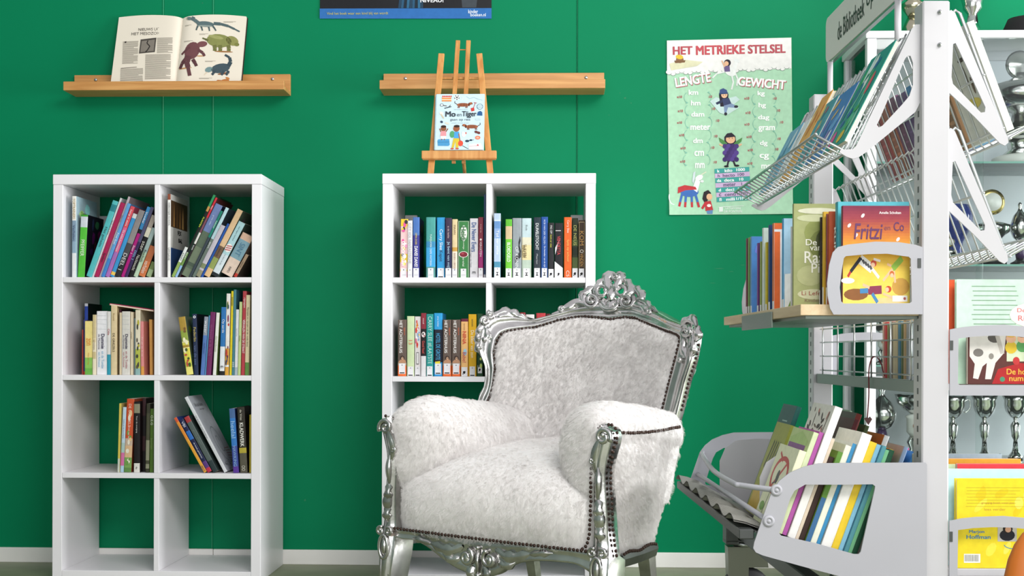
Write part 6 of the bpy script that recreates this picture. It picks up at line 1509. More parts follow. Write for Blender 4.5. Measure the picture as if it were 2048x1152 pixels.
rack_book('green and teal picture book with pink splashes, nearest on the upper left rack', .012, .205, .245, .010, ('#2f8f84', '#e4e4e4'), inside(rr, 26, ['#3fa35c', '#7ac4a8', '#2a6f8a', '#57b48c', '#1f7a60', '#d8e4e0', '#3fa35c', '#2f5f9a']) + [(.2, .12, .1, .09, '#d8489a'), (.62, .1, .12, .06, '#d8b83a'), (.75, .62, .08, .12, '#d8506a'), (.3, .85, .16, .05, '#d8ecec')])
rack_book('blue picture book, second nearest on the upper left rack', .225, .40, .195, .010, ('#3f74b8', '#e4e8ee'), inside(rr, 12, ['#5f9ad0', '#2f5a9c', '#8a6ab0', '#d8b060', '#e4e8ee']) + [(.2, .2, .14, .08, '#e08a3a')])
rack_book('teal picture book with a white spine, third nearest on the upper left rack', .425, .56, .205, .010, ('#3f8fa0', '#e6e8ea'), inside(rr, 11, ['#2f7088', '#5fb0a8', '#b04a5a', '#d8c06a']))
rack_book('orange picture book on the upper left rack', .580, .700, .255, .009, ('#e0a04a', '#d8c8a0'), inside(rr, 8, ['#e8b868', '#d0803a', '#e8c88a']))
rack_book('white book with slim blue edge on the upper left rack', .715, .790, .2, .009, ('#dfe3e6', '#7fa8c8'), inside(rr, 4, ['#b8c8d4', '#6a94b8']))
rack_book('light blue picture book, farthest on the upper left rack', .810, .985, .205, .010, ('#6fa8cc', '#e4e8ea'), inside(rr, 10, ['#8fc0dc', '#4f88b0', '#c8dce4', '#3f6a8c']))
# upper right rack, seen from behind
def rrack_book(label, w0, w1, h, t, back, pic=None):
    b = (.160, 1.315)
    r = thing('picture_book', label, 'book', TM @ Vector((b[0], w0, b[1])), (Matrix.Rotation(YAW, 4, 'Z') @ Matrix.Rotation(-math.atan2(.098, .262), 4, 'Y') @ Matrix.Rotation(PI/2, 4, 'Z')).to_euler(), 'picture books on the upper right rack')
    W = w1 - w0; m = MB(); o_ = .006
    m.box(0, W, -t - o_, -t + .0015 - o_, 0, h, back).box(0, W, -.0015 - o_, -o_, 0, h, back).box(0, .0015, -t + .0015 - o_, -.0015 - o_, 0, h, back); m.build('cover', M_PRINT, r)
    MB().box(.0015, W - .002, -t + .0016 - o_, -.0016 - o_, .002, h - .002).build('page_block', M_PAGES, r)
    if pic:
        a = MB(); M = frame((W, -o_ + .0005, 0), (-1, 0, 0), (0, 0, 1))
        for k, (x, z, rx, rz, c) in enumerate(pic): a.poly([(q[0]*W, q[1]*h) for q in ell(x, z, rx, rz, 11)], M, k*1e-5, c)
        a.build('back_print', M_PRINT, r)
rrack_book('thick white picture book with insect drawings, nearest on the upper right rack', .02, .235, .25, .016, '#d4d6cc', [(.55, .75, .12, .02, '#4a4038'), (.5, .6, .03, .1, '#5a4a3a'), (.7, .68, .1, .015, '#4a4038'), (.45, .35, .22, .05, '#d8c860'), (.6, .5, .03, .08, '#6a5a48')])
for k, (c, w0, w1, h, nm) in enumerate((('#8a6a4c', .255, .33, .235, 'brown'), ('#3f86b4', .335, .44, .2, 'blue'), ('#2f7cb0', .445, .52, .205, 'deep blue'), ('#54406c', .525, .60, .2, 'violet'), ('#5f3a54', .605, .68, .205, 'plum'), ('#8f5a42', .685, .77, .21, 'rust brown'), ('#8a3c3c', .775, .86, .2, 'dark red'))):
    rrack_book('%s picture book seen from behind on the upper right rack' % nm, w0, w1, h, .010, c, [(.5, .3, .3, .02, shade(c, 1.7)), (.5, .4, .3, .015, shade(c, 1.6)), (.45, .5, .3, .015, shade(c, 1.5))])
# birch shelf: spines to the left
BZ = .943
def shelf_book(desc, px, py_top, t, sp, fr, d=.17, u=-.268, w=None, **o):
    if w is None: w = (.90 + u) * FPX / (px - CX) - ZN
    h = EYE + (HY - py_top) / FPX * (ZN + w) - BZ
    return tbook(desc, u, w + t, BZ, t, d, h, sp, fr, fr, (0, 0, -PI/2), 'books on the birch shelf', **o)
def sy(z): return 360 + z / 2.618
def sx(z): return 1440 + z / 2.618
G2 = 'on the birch shelf of the trolley'
lst = [('slim maroon', 133, 302, '#7a3a4c', '#5c2c3a'), ('slim green', 144, 297, '#7fa45a', '#5f8444'), ('light blue dotted', 156, 292, '#6f9cc8', '#4f86c4'), ('slim purple', 191, 326, '#7a3f8a', '#5c2f6a'), ('slim olive', 206, 318, '#9aa85c', '#6f7c40'),
       ('white and green', 218, 247, '#dfe6e2', '#c4d4cc'), ('slim yellow', 234, 322, '#d8c23a', '#b8a430'), ('navy', 250, 231, '#2f4a7c', '#24406c'), ('white and orange', 271, 222, '#d8783f', '#e0e0e2'), ('sky blue bird-printed', 321, 197, '#4a9cd0', '#a8cce4'), ('slim white', 368, 240, '#e2e2e4', '#d4d4d8')]
ws = []
for i, (nm, x, y, c, fc) in enumerate(lst): ws.append((.90 - .268) * FPX / (sx(x) - CX) - ZN)
for i, (nm, x, y, c, fc) in enumerate(lst):
    nxt = ws[i+1] if i + 1 < len(ws) else .175
    t = max(.004, min(.018, (ws[i] - nxt) * .94))
    fxx = None
    if 'bird' in nm:
        def fxx(r, t, d, h):
            m = MB(); M = frame((t + .0005, 0, 0), (0, 1, 0), (0, 0, 1)); m.poly([(0.004, .0), (d*.9, 0), (d*.9, h*.45), (.004, h*.38)], M, 0, '#e8ebe8'); m.poly(ell(.03, h*.50, .012, .010), M, 1e-4, '#e0b83a'); m.poly([(.01, 0), (.05, 0), (.02, h*.12)], M, 1e-4, '#7a9a4a'); m.build('cover_picture', M_PRINT, r)
    if 'orange' in nm:
        def fxx(r, t, d, h):
            m = MB(); M = frame((t + .0005, 0, 0), (0, 1, 0), (0, 0, 1)); m.poly([(0.002, .0), (.016, 0), (.016, h*.9), (.002, h*.9)], M, 0, '#e06a35'); m.poly([(0.002, h*.93), (d*.95, h*.93), (d*.95, h), (.002, h)], M, 0, '#e06a35'); m.build('cover_picture', M_PRINT, r)
    shelf_book('%s book, %s from the far end %s' % (nm, ORD[i], G2), sx(x), sy(y), t, [(0, .1, '#e4e4e6'), (.1, 1, c)], fc, art=(6 if i in (2, 5) else 0), w=ws[i] - t, **({'fx': fxx} if fxx else {}))
def fx_raa(r, t, d, h):
    m = MB(); M = frame((t + .0005, 0, 0), (0, 1, 0), (0, 0, 1))
    for k, (y, z, a_, b_, c) in enumerate(((.33, .72, .2, .14, '#8f9858'), (.36, .60, .17, .15, '#767f44'), (.40, .64, .13, .12, '#4a5030'), (.42, .5, .12, .16, '#5a6238'), (.2, .3, .16, .1, '#b4b886'), (.42, .72, .1, .1, '#2c3020'), (.24, .86, .2, .035, '#c4c8a0'), (.25, .12, .2, .05, '#c9caa4'), (.3, .93, .25, .03, '#d8d8c0'))): m.poly([(p_[0]*d, p_[1]*h) for p_ in ell(y, z, a_, b_, 14)], M, k*1e-5, c)
    m.build('cover_picture', M_PRINT, r)
    for s_, fy, fz, fw, fh in (('De reis', .32, .625, .34, .06), ('van', .27, .565, .14, .04), ('Raaf', .285, .48, .30, .115), ('Pim', .33, .375, .22, .09)): front_text(r, t, d, h, s_, fy, fz, fw, fh, '#ecebdc', .01)
    front_text(r, t, d, h, 'Li Lefebure', .3, .13, .4, .04, '#9a4a3a'); front_text(r, t, d, h, 'Kinderboek', .3, .06, .4, .03, '#8a6a5a')
shelf_book('mossy green picture book with white cover lettering on the birch shelf', 1587, sy(120), .013, '#9aa06a', '#a4aa74', d=.185, w=.143, fx=fx_raa)
shelf_book('dark book just right of the mossy green one on the birch shelf', 1640, sy(190), .010, '#2f2a2c', '#2a2426', d=.15, u=-.212, w=.122, st=dict(f1=.18))
shelf_book('yellow book with black lettering on the birch shelf', 1645, sy(162), .012, [(0, .2, '#e4e2da'), (.2, 1, '#d8b03a')], '#c8a034', d=.15, u=-.210, w=.104, tx=[('VRIENDEN VOOR ALTIJD', .25, .85, '#3a2a1a')])
shelf_book('violet book on the birch shelf, behind the teal one', 1650, sy(172), .010, [(0, .2, '#e4e2da'), (.2, 1, '#7a3a5c')], '#a8523a', d=.15, u=-.206, w=.088)
shelf_book('orange red book on the birch shelf, touching the teal one', 1655, sy(160), .008, '#c8603a', '#b85434', d=.15, u=-.204, w=.074)
def fx_teal(r, t, d, h): spine_text(r, t, h, 'KLIM', .45, .8, '#e8f0f0', .7, bold=.03)
shelf_book('tall teal and pink book behind the orange one on the birch shelf', 1664, sy(109), .022, '#3f9fb0', '#58b0c0', d=.155, u=-.196, w=.036, fx=fx_teal, hard=True)
def fx_fritzi(r, t, d, h):
    m = MB(); M = frame((t + .0005, 0, 0), (0, 1, 0), (0, 0, 1)); n = 0
    key = [lin(c) for c in ('#7a3048', '#9a4048', '#c06a38', '#dc9636', '#e4b442', '#e6c452', '#e8cc58', '#ead264', '#ecd468')]
    cols = [tuple(key[int(k/36*8)][j]*(1 - (k/36*8) % 1) + key[min(8, int(k/36*8) + 1)][j]*((k/36*8) % 1) for j in range(3)) for k in range(36)]
    for k, c in enumerate(cols):
        z1 = h*(1 - k/36); z0 = h*(1 - (k + 1)/36); m.poly([(0.001, z0), (d - .001, z0), (d - .001, z1), (.001, z1)], M, 0, c)
    def e(y, z, a_, b_, c, rot=0):
        nonlocal n; n += 1; m.poly([(p_[0]*d, p_[1]*h) for p_ in ell(y, z, a_, b_, 14, rot)], M, 1e-5*(n + 1), c)
    def ln(a_, b_, w_, c):
        nonlocal n; n += 1; m.poly([(p_[0]*d, p_[1]*h) for p_ in line2(a_, b_, w_)], M, 1e-5*(n + 1), c)
    for y, z in ((.3, .9), (.1, .8), (.82, .66), (.2, .70)): e(y, z, .03, .018, '#d8d0d0', 30)
    e(.2, .10, .18, .06, '#8a5a34'); e(.86, .18, .13, .09, '#c89a4a'); e(.08, .24, .1, .03, '#e4e8ea'); e(.7, .04, .25, .03, '#e4c890')
    # tumbling child in stripes
    ln((.26, .46), (.44, .36), .1, '#e6e6e6')
    for k in range(5): ln((.27 + .035*k, .475 - .02*k), (.32 + .035*k, .41 - .02*k), .014, '#34343c')
    ln((.44, .36), (.54, .27), .035, '#e8e0dc'); ln((.27, .47), (.12, .33), .04, '#2a2a34'); ln((.12, .33), (.08, .28), .03, '#b83a34'); e(.46, .415, .045, .035, '#c8503a'); e(.45, .40, .03, .025, '#eac0a0'); ln((.46, .46), (.56, .44), .025, '#e8e0dc')
    # second child
    ln((.88, .47), (.74, .36), .07, '#8fb84a'); ln((.74, .36), (.60, .24), .03, '#e8bc98'); ln((.76, .34), (.78, .22), .03, '#e8bc98'); e(.73, .31, .035, .03, '#c86a3a'); e(.73, .295, .026, .022, '#eac0a0'); ln((.72, .39), (.66, .41), .025, '#e8bc98')
    # third, lying
    ln((.38, .14), (.58, .15), .085, '#8a3a54'); ln((.30, .20), (.40, .17), .03, '#e8bc98'); e(.68, .155, .045, .034, '#c04a2a'); e(.66, .15, .028, .024, '#eac0a0'); ln((.38, .14), (.26, .135), .05, '#4a86b8'); ln((.44, .11), (.52, .02), .04, '#4a86b8'); ln((.6, .11), (.74, .07), .025, '#e8bc98')
    n += 1; m.poly([(p_[0]*d, p_[1]*h) for p_ in ((.74, .03), (.96, .03), (.96, .09), (.74, .09))], M, 1e-5*(n + 2), '#ecebe8'); e(.92, .06, .02, .015, '#c05a54')
    m.build('cover_picture', M_PRINT, r)
    M2 = lambda y, z: frame((t + .0012, y*d, z*h), (0, 1, 0), (0, 0, 1))
    text('title', 'Fritzi', M2(.38, .74), d*.42, h*.16, '#5c2458', r, .012, shear=.15); text('title', 'en', M2(.66, .77), d*.09, h*.035, '#7a3a54', r); text('title', 'Co', M2(.83, .79), d*.15, h*.09, '#5c2458', r, .01); text('title', 'Amelie Scholten', M2(.7, .93), d*.32, h*.026, '#ecdfe0', r, .02)
shelf_book('orange picture book of tumbling children in the near end plate of the trolley', 1688, sy(130), .014, '#7a3048', '#e0a83a', d=.145, u=-.193, w=.004, fx=fx_fritzi, hard=True)
# right-hand shelf beyond the grid: fore-edges to the left
rcol = [('pale rose', '#d8b4a4', .006), ('red', '#c8202a', .011), ('olive', '#7f8450', .008), ('pink', '#d8a89c', .006), ('brown grey', '#8f8478', .006), ('cream', '#d8c8a4', .010), ('sand', '#cdbb96', .008), ('blue', '#3f7c9c', .011), ('dark green', '#5a6a3c', .008), ('tan', '#b89a70', .010), ('grey', '#8c9094', .009)]
w = .52
for i, (nm, c, t) in enumerate(rcol):
    tbook('%s book beyond the wire grid, %s from the far side' % (nm, ORD[i]), .040, w, .7725, t*2.05, .15, .150 - .006*(i % 3), c, c, c, (0, 0, -PI/2), 'books beyond the wire grid')
    w -= t*2.05 + .0025
def back_text(root, th, d, h, s_, fy, fz, fw, fh, col, bold=0.0):
    text('back_lettering', s_, frame((-.0006, (1 - fy)*d, fz*h), (0, -1, 0), (0, 0, 1)), fw*d, fh*h, col, root, bold)
def back_shapes(root, d, h, shapes, name='back_print'):
    m = MB(); M = frame((-.0004, d, 0), (0, -1, 0), (0, 0, 1))
    for k, (pts, col) in enumerate(shapes): m.poly([(x*d, y*h) for x, y in pts], M, k*1e-5, col)
    m.build(name, M_PRINT, root)
def rect_(x0, x1, y0, y1): return [(x0, y0), (x1, y0), (x1, y1), (x0, y1)]
def fx_dwerg(r, t, d, h):
    sh = [(rect_(.16 + .01*(k % 3), .62 + .04*((k*7) % 5)/5, .93 - .045*k, .938 - .045*k), '#7f9a84') for k in range(9)]
    sh += [(ell(.82, .66, .26, .12, 16), '#ecdcd6')] + [(rect_(.72 + .018*k, .728 + .018*k, .44, .54), '#5a6a60') for k in range(12)]
    back_shapes(r, d, h, sh)
    back_text(r, t, d, h, 'De Dwerg', .80, .70, .34, .05, '#c86a6a', .01); back_text(r, t, d, h, 'Ridders', .80, .63, .3, .05, '#c86a6a', .01)
def zt(py, w): return EYE + (HY - py) / FPX * (ZN + w)
u_l = tp2(1914, 0, .03)[0]
tbook('pale green book with its lettered back cover showing on the right side shelf', u_l + .205, .034, .7725, .012, .205, zt(556, .03) - .7725, '#a8c8b0', '#b4d4bc', '#bcdcc4', (0, 0, PI/2), fx=fx_dwerg, hard=True)
def fx_hond(r, t, d, h):
    sh = [(rect_(.01, .99, .01, .99), '#5a3430'), (rect_(.45, .99, .45, .99), '#c8d4b4'), ([(.02, .99), (.02, .55), (.08, .4), (.06, .12), (.12, .1), (.17, .35), (.22, .42), (.2, .1), (.27, .1), (.32, .42), (.42, .62), (.44, .95), (.4, .99)], '#d8d4ce'), (ell(.12, .62, .06, .08), '#75716c'), (ell(.30, .9, .07, .09, 12, 20), '#5a5652'), (line2((.34, .95), (.40, .6), .05), '#b8b2aa'), (ell(.27, .55, .03, .06), '#8a867f'),
          ([(.28, .01), (.99, .01), (.99, .36), (.6, .42), (.35, .3)], '#a82a2c'), (ell(.4, .1, .03, .05), '#4a8a6a'), (ell(.8, .2, .03, .05), '#4a8a6a'), (ell(.93, .1, .03, .05), '#4a8a6a')]
    for k, x in enumerate((.5, .63, .78, .93)): sh += [(ell(x, .72 + .03*(k % 2), .07, .12), ['#d8b83a', '#5a9a5a', '#c8503c', '#7a5a8a'][k]), (ell(x, .9, .06, .09), '#e0b090'), (ell(x, .96, .06, .04), ['#d8a83a', '#5a3a24', '#3a2a20', '#8a4a24'][k])]
    sh += [(ell(.56, .46, .04, .08), '#b83a3a'), (ell(.72, .44, .05, .07), '#3a6a9a')]
    back_shapes(r, d, h, sh)
    back_text(r, t, d, h, 'De hond van', .68, .25, .46, .11, '#e8b03a', .015); back_text(r, t, d, h, 'nummer 13', .70, .12, .44, .11, '#e8b03a', .015)
tbook('small colourful book with a dog cover framed by the right end plate', u_l + .200, .006, .7725, .011, .185, zt(664, .0) - .7725, '#5a3430', '#5a3430', '#5a3430', (0, 0, PI/2), fx=fx_hond)
tbook('orange red book behind the pale green one on the right side shelf', u_l + .203, .064, .7725, .012, .224, zt(557, .06) - .7725, '#d8603a', '#c8502e', '#d85a34', (0, 0, PI/2))
tbook('bright green book second behind the pale green one on the right side shelf', u_l + .203, .085, .7725, .010, .226, zt(600, .08) - .7725, '#3f9f4a', '#348a40', '#3f9f4a', (0, 0, PI/2))
LZ = .3785
def fx_yellow(r, t, d, h):
    rr = random.Random(2)
    sh = [(rect_(.004, .996, .004, .996), '#e2cc2c')] + [(ell(rr.uniform(.15, .85), rr.uniform(.1, .9), rr.uniform(.04, .13), rr.uniform(.02, .05), 9, rr.uniform(0, 90)), ['#e8d648', '#dcc020', '#ead85a'][k % 3]) for k in range(14)]
    sh += [(rect_(.1 + .01*(k % 2), .75 - .05*(k % 3), .90 - .035*k, .904 - .035*k), '#b0962c') for k in range(7)]
    sh += [(rect_(.45, .66, .30, .50), '#b8b4ae'), (ell(.555, .37, .085, .065), '#22222a'), (ell(.56, .44, .055, .05), '#26201e'), (ell(.565, .435, .033, .034), '#c89a80'), (rect_(.08, .26, .06, .16), '#ecebe4')]
    sh += [(rect_(.09 + .014*k, .096 + .014*k, .075, .15), '#3a3a36') for k in range(11)]
    for k in range(8): a0 = PI*(1.05 + .8*k/8); sh.append((line2((.62 + .1*math.cos(a0), .27 + .05*math.sin(a0)), (.62 + .1*math.cos(a0 + .34), .27 + .05*math.sin(a0 + .34)), .008), '#3f86a8'))
    back_shapes(r, d, h, sh)
    back_text(r, t, d, h, 'Marjon', .22, .405, .26, .045, '#2f7aa8', .02); back_text(r, t, d, h, 'Hoffman', .24, .35, .3, .045, '#2f7aa8', .02); back_text(r, t, d, h, 'schreef', .8, .33, .2, .03, '#5a94b0')
    back_text(r, t, d, h, 'grappig boek voor jou', .45, .73, .5, .03, '#b8862c'); back_text(r, t, d, h, 'lees verder', .42, .66, .4, .03, '#b8862c')
hy = zt(955, .01) - LZ
tbook('yellow book with a small portrait in the lower right end plate', u_l + .187, .006, LZ, .016, .195, hy, '#a8cfd8', '#e2cc2c', '#e2cc2c', (0, 0, PI/2), fx=fx_yellow, hard=True)
tbook('light blue book behind the yellow one on the lower right shelf', u_l + .193, .042, LZ, .012, .215, zt(936, .04) - LZ, '#b4d8e0', '#a8ccd6', '#b8dce4', (0, 0, PI/2))
tbook('red edged book behind the light blue one on the lower right shelf', u_l + .215, .070, LZ, .012, .20, zt(926, .06) - LZ, '#c8363c', '#c8363c', '#d84048', (0, 0, PI/2))
tbook('pale green book standing third from the front on the lower right shelf', u_l + .185, .096, LZ, .012, .215, zt(928, .08) - LZ, '#c4dcb0', '#b8d0a4', '#c8e0b4', (0, 0, PI/2))
tbook('orange book standing fourth from the front on the lower right shelf', u_l + .178, .128, LZ, .016, .215, zt(916, .12) - LZ, '#e09a30', '#d88e28', '#e0a03a', (0, 0, PI/2))
tbook('blue grey book farthest back on the lower right shelf', u_l + .15, .168, LZ, .014, .20, zt(906, .16) - LZ, '#9fb4c4', '#90a6b6', '#a8bccc', (0, 0, PI/2))
# bin: covers to the left, leaning back
def bin_book(desc, xt, yt, w, t, bk, sp, d=.2, fx=None, art=0, cover=None, **o):
    """near upper-left corner at a crop pixel (2.938x, origin 1360,760)"""
    u, z = tp2(1360 + xt/2.938, 760 + yt/2.938, w); a = BT
    # slide down the lean to the floor plane
    s_ = (z - floorz(u)) / (math.cos(a) + math.tan(a) * math.sin(a)) if True else 0
    s_ = (z - floorz(u)) * math.cos(a)
    ub, zb = u - s_ * math.sin(a), z - s_ * math.cos(a)
    return tbook(desc, ub, w, zb + .0005, t, d, s_, sp, o.pop('fr', bk), bk, (0, a, 0), 'books in the trolley bin', art=0, fx=fx, **o)
def fx_cover(shapes):
    def f(r, t, d, h):
        m = MB(); M = frame((-.0004, d, 0), (0, -1, 0), (0, 0, 1))
        for k, (pts, col) in enumerate(shapes): m.poly([(x*d, y*h) for x, y in pts], M, k*1e-5, col)
        m.build('cover_picture', M_PRINT, r)
    return f
rr = random.Random(6)
redc = [(ell(.5, .62, .38, .25, 22), '#b83a30'), (ell(.5, .62, .31, .19, 22), '#e2e2c0'), (line2((.28, .45), (.72, .82), .05), '#b83a30'), (ell(.45, .6, .07, .09), '#2a3a2a'), (line2((.3, .5), (.5, .55), .02), '#2a2a2a'), (line2((.2, .9), (.45, .8), .035), '#b83a30'), (ell(.2, .2, .12, .06), '#6a9a3a'), (line2((.3, .1), (.35, .4), .012), '#2a2a2a')]
flor = [(ell(rr.uniform(.1, .85), rr.uniform(.55, .95), rr.uniform(.02, .08), rr.uniform(.008, .02), 8, rr.uniform(0, 180)), ['#3a3430', '#6a5a4a', '#4a4038', '#b8766a'][k % 4]) for k in range(34)] + [(line2((.78, .6), (.88, .95), .02), '#5a4a3c')]
purp = [(rect_(.05, .85, .45, .85), '#7a4a84'), (rect_(.3, .8, .4, .62), '#4a4a7c'), ([(.05, .9), (.5, .98), (.9, .9), (.9, .85), (.05, .85)], '#a8c478')]
figu = [(ell(.7, .78, .07, .05), '#e0b83a'), (line2((.68, .75), (.66, .6), .09), '#7a6a8a'), (line2((.66, .6), (.62, .5), .03), '#5a5a5a'), (line2((.74, .72), (.84, .80), .03), '#c8a080')]
leafs = [(line2((.2 + .15*k, .5), (.32 + .15*k, .8), .06), '#3f4a24') for k in range(4)] + [(rect_(.1, .9, .05, .3), '#c8a83a')]
B3 = 'in the near row of the trolley bin'
nr = [  # desc, x,y (near top-left), thick, cover colour, spine bands, fx
 ('cream red-circled book', 628, 378, .0150, '#dfe2bc', [(0, 1, '#e6e4c4')], fx_cover(redc)),
 ('green and purple pictured book', 762, 292, .0110, '#b8cc8a', [(0, 1, '#cfd8b0')], fx_cover(purp)),
 ('magenta book', 800, 292, .0095, '#a84a9c', [(0, 1, '#b05aa4')], None),
 ('tall white book with ink flowers', 872, 135, .0165, '#dcdad0', [(0, 1, '#e8e6e2')], fx_cover(flor)),
 ('beige book', 868, 330, .0070, '#cdb89c', [(0, 1, '#d4c4b0')], None),
 ('dark brown book', 870, 440, .0120, '#4a3228', [(0, 1, '#3a2a26')], None),
 ('green book', 905, 405, .0105, '#7aa044', [(0, .5, '#3f6a94'), (.5, 1, '#5f8a3c')], None),
 ('pale cream green-edged book', 945, 365, .0125, '#d8dcc4', [(0, 1, '#e4e4d4')], None),
 ('blue spined white book', 985, 355, .0080, '#dfe0dc', [(0, 1, '#3f8ab8')], None),
 ('thick white book with a small figure', 1042, 292, .0215, '#e2e0d8', [(0, 1, '#eceae6')], fx_cover(figu)),
 ('yellow book', 1085, 342, .0155, '#e0c030', [(0, 1, '#e2c236')], None),
 ('light blue book', 1140, 366, .0095, '#7fb8d0', [(0, 1, '#7fb4cc')], None),
 ('blue green book', 1165, 370, .0085, '#5fa0b8', [(0, 1, '#4f8a94')], None),
 ('mint green book', 1200, 400, .0080, '#6fb088', [(0, 1, '#6fae80')], None),
 ('dark green book', 1228, 400, .0110, '#24402c', [(0, 1, '#1f4a34')], None),
]
# keep the near row tight: each book starts where the one before ends
pos = None
for i, (nm, x, y, t, ck, sp, fx) in enumerate(nr):
    u, z = tp2(1360 + x/2.938, 760 + y/2.938, .0); s_ = (z - floorz(u)) * math.cos(BT)
    if pos is None: pos = (u - s_*math.sin(BT) + .25) / math.cos(BT) + .0275
    q = pos; pos += t + .0012
    ub = -.25 + q*math.cos(BT); zb = floorz(ub)
    tbook('%s %s' % (nm, B3), ub, -.012 + .004*(i % 3), zb + .0005, t, .2, s_, sp, ck, ck, (0, BT, 0), 'books in the near row of the bin', fx=fx, hard=(t > .012))
far = [('teal green book with pale lettering', 690, 150, .40, .012, '#1f5a58', [(0, 1, '#2a6a64')], fx_cover([(line2((.3, .75), (.75, .75), .03), '#b8c87a'), (line2((.35, .85), (.7, .85), .012), '#9ab8b0'), (rect_(.02, .5, .02, .2), '#26346a')])),
 ('olive yellow leaf-printed book', 655, 262, .27, .012, '#9aa040', [(0, 1, '#8a903c')], fx_cover(leafs)),
 ('pale green folder', 1000, 175, .52, .006, '#8fa88c', [(0, 1, '#a8bca4')], None),
 ('dark brown album', 1040, 190, .34, .014, '#4a3a30', [(0, 1, '#6a2a24')], None),
 ('wine red book', 1030, 225, .28, .010, '#5a1e22', [(0, 1, '#4a1a1e')], None),
 ('olive green book', 1092, 260, .36, .010, '#5a6a44', [(0, 1, '#4a5a38')], None),
 ('orange book', 1205, 318, .262, .012, '#d87a3a', [(0, 1, '#e0e0e0')], None),
 ('ochre slim book', 1232, 398, .255, .010, '#d0b04a', [(0, 1, '#d8b850')], None),
 ('pale blue large book', 1320, 385, .265, .010, '#8fa8cc', [(0, 1, '#9fb4d4')], None),
 ('pink slim book', 1332, 390, .44, .008, '#d04a84', [(0, 1, '#d8508a')], None),
 ('bright blue book', 1372, 415, .27, .012, '#3f86bc', [(0, 1, '#3f7cb0')], None)]
for nm, x, y, w, t, ck, sp, fx in far: bin_book('%s behind the near row of the trolley bin' % nm, x, y, w, t, ck, sp, .16, fx)
# red cord with pendant hung on the grid
cd = thing('cord_pendant', 'dark red cord with a small heart pendant hanging from the wire grid', 'pendant', TM @ Vector((-.02, .42, .715)), (0, 0, YAW))
def cpt(px, py, du=0): u, z = tp2(px, py, .40); return Vector((u + du, 0 , z)) - Vector((-.02, 0.02, .715))
MB().tube(smooth_path([cpt(1743, 836, -.01), cpt(1746, 790, -.01), cpt(1746, 741, -.01), cpt(1749, 718, -.008), cpt(1755, 711, -.004), cpt(1762, 724, 0), cpt(1766, 740, .0), cpt(1770, 750, .0)], 6), .0015, 6).build('cord', mat('red_cord', '#6a1a24', .8), cd)
c_ = cpt(1743, 838, -.01); hm = MB(); hm.prism([(-.009, .004), (-.003, .006), (0, .003), (.006, .008), (.011, .002), (.006, -.006), (.002, -.012)], frame((c_.x, c_.y, c_.z), (1, 0, 0), (0, 0, 1)), .004); hm.build('heart', mat('heart_glaze', '#5a3030', .3), cd)
# ================================================================== glass display cabinet with cups, against the wall
M_GLASS = glass_mat('clear_glass', (.95, .98, .97))
M_CABW = mat('cabinet_white', '#d0d1d4', .45)
M_CHROME = mat('cup_silver', '#dcdcda', .16, 1, noise=.08, nscale=30)
M_BLACK = mat('black_plinth', '#17171a', .3)
M_PURPLE = mat('purple_enamel', '#3f2650', .25)
M_GILT = mat('pale_gilt', '#b8b49c', .2, 1)
M_GOLD = mat('gold_plate', '#d8c078', .25, 1)
M_WHITEP = mat('white_stone', '#dcdcd8', .4)
KX = at(1733.5, 400, -.40).x; KY0, KY1, KH, KW = -.40, -.016, 1.993, 1.25
cab = thing('display_cabinet', 'white framed glass display cabinet full of silver cups by the wall', 'cabinet', (KX, 0, 0))
P = .034
for x in (0, KW - P):
    for y in (KY0, KY1 - P): MB().box(x, x + P, y, y + P, .0, KH - .0255, b=.002).build('post', M_CABW, cab)
MB().box(-.006, KW + .006, KY0 - .006, KY1 + .004, KH - .025, KH, b=.002).build('top_board', M_CABW, cab)
MB().box(P, KW - P, KY0 + .002, KY1, .05, .10, b=.002).build('bottom_board', M_CABW, cab)
MB().box(P, KW - P, KY1 - .012, KY1 - .004, .10, KH - .026).build('back_panel', mat('cabinet_back', '#c6cbd0', .5), cab)
MB().box(.012, .017, KY0 + P + .001, KY1 - P - .001, .05, KH - .026).build('side_glass', M_GLASS, cab)
xs_ = at(1956, 400, KY0).x - KX
for a_, b_ in ((P + .001, xs_ + .02), (xs_ - .002, KW - P - .001)):
    o_ = 0 if a_ < .1 else .008
    MB().box(a_, b_, KY0 + .004 + o_, KY0 + .009 + o_, .10, KH - .026).build('glass_door', M_GLASS, cab)
SH = [1.53, 1.160, .797, .447]
M_GEDGE = mat('glass_edge', '#8fc0b4', .15)
for z in SH:
    s_ = MB().box(P + .001, KW - P - .001, KY0 + .035, KY1 - .014, z - .007, z).build('glass_shelf', M_GLASS, cab)
    MB().box(P + .001, KW - P - .001, KY0 + .032, KY0 + .0349, z - .007, z).build('polished_edge', M_GEDGE, s_)
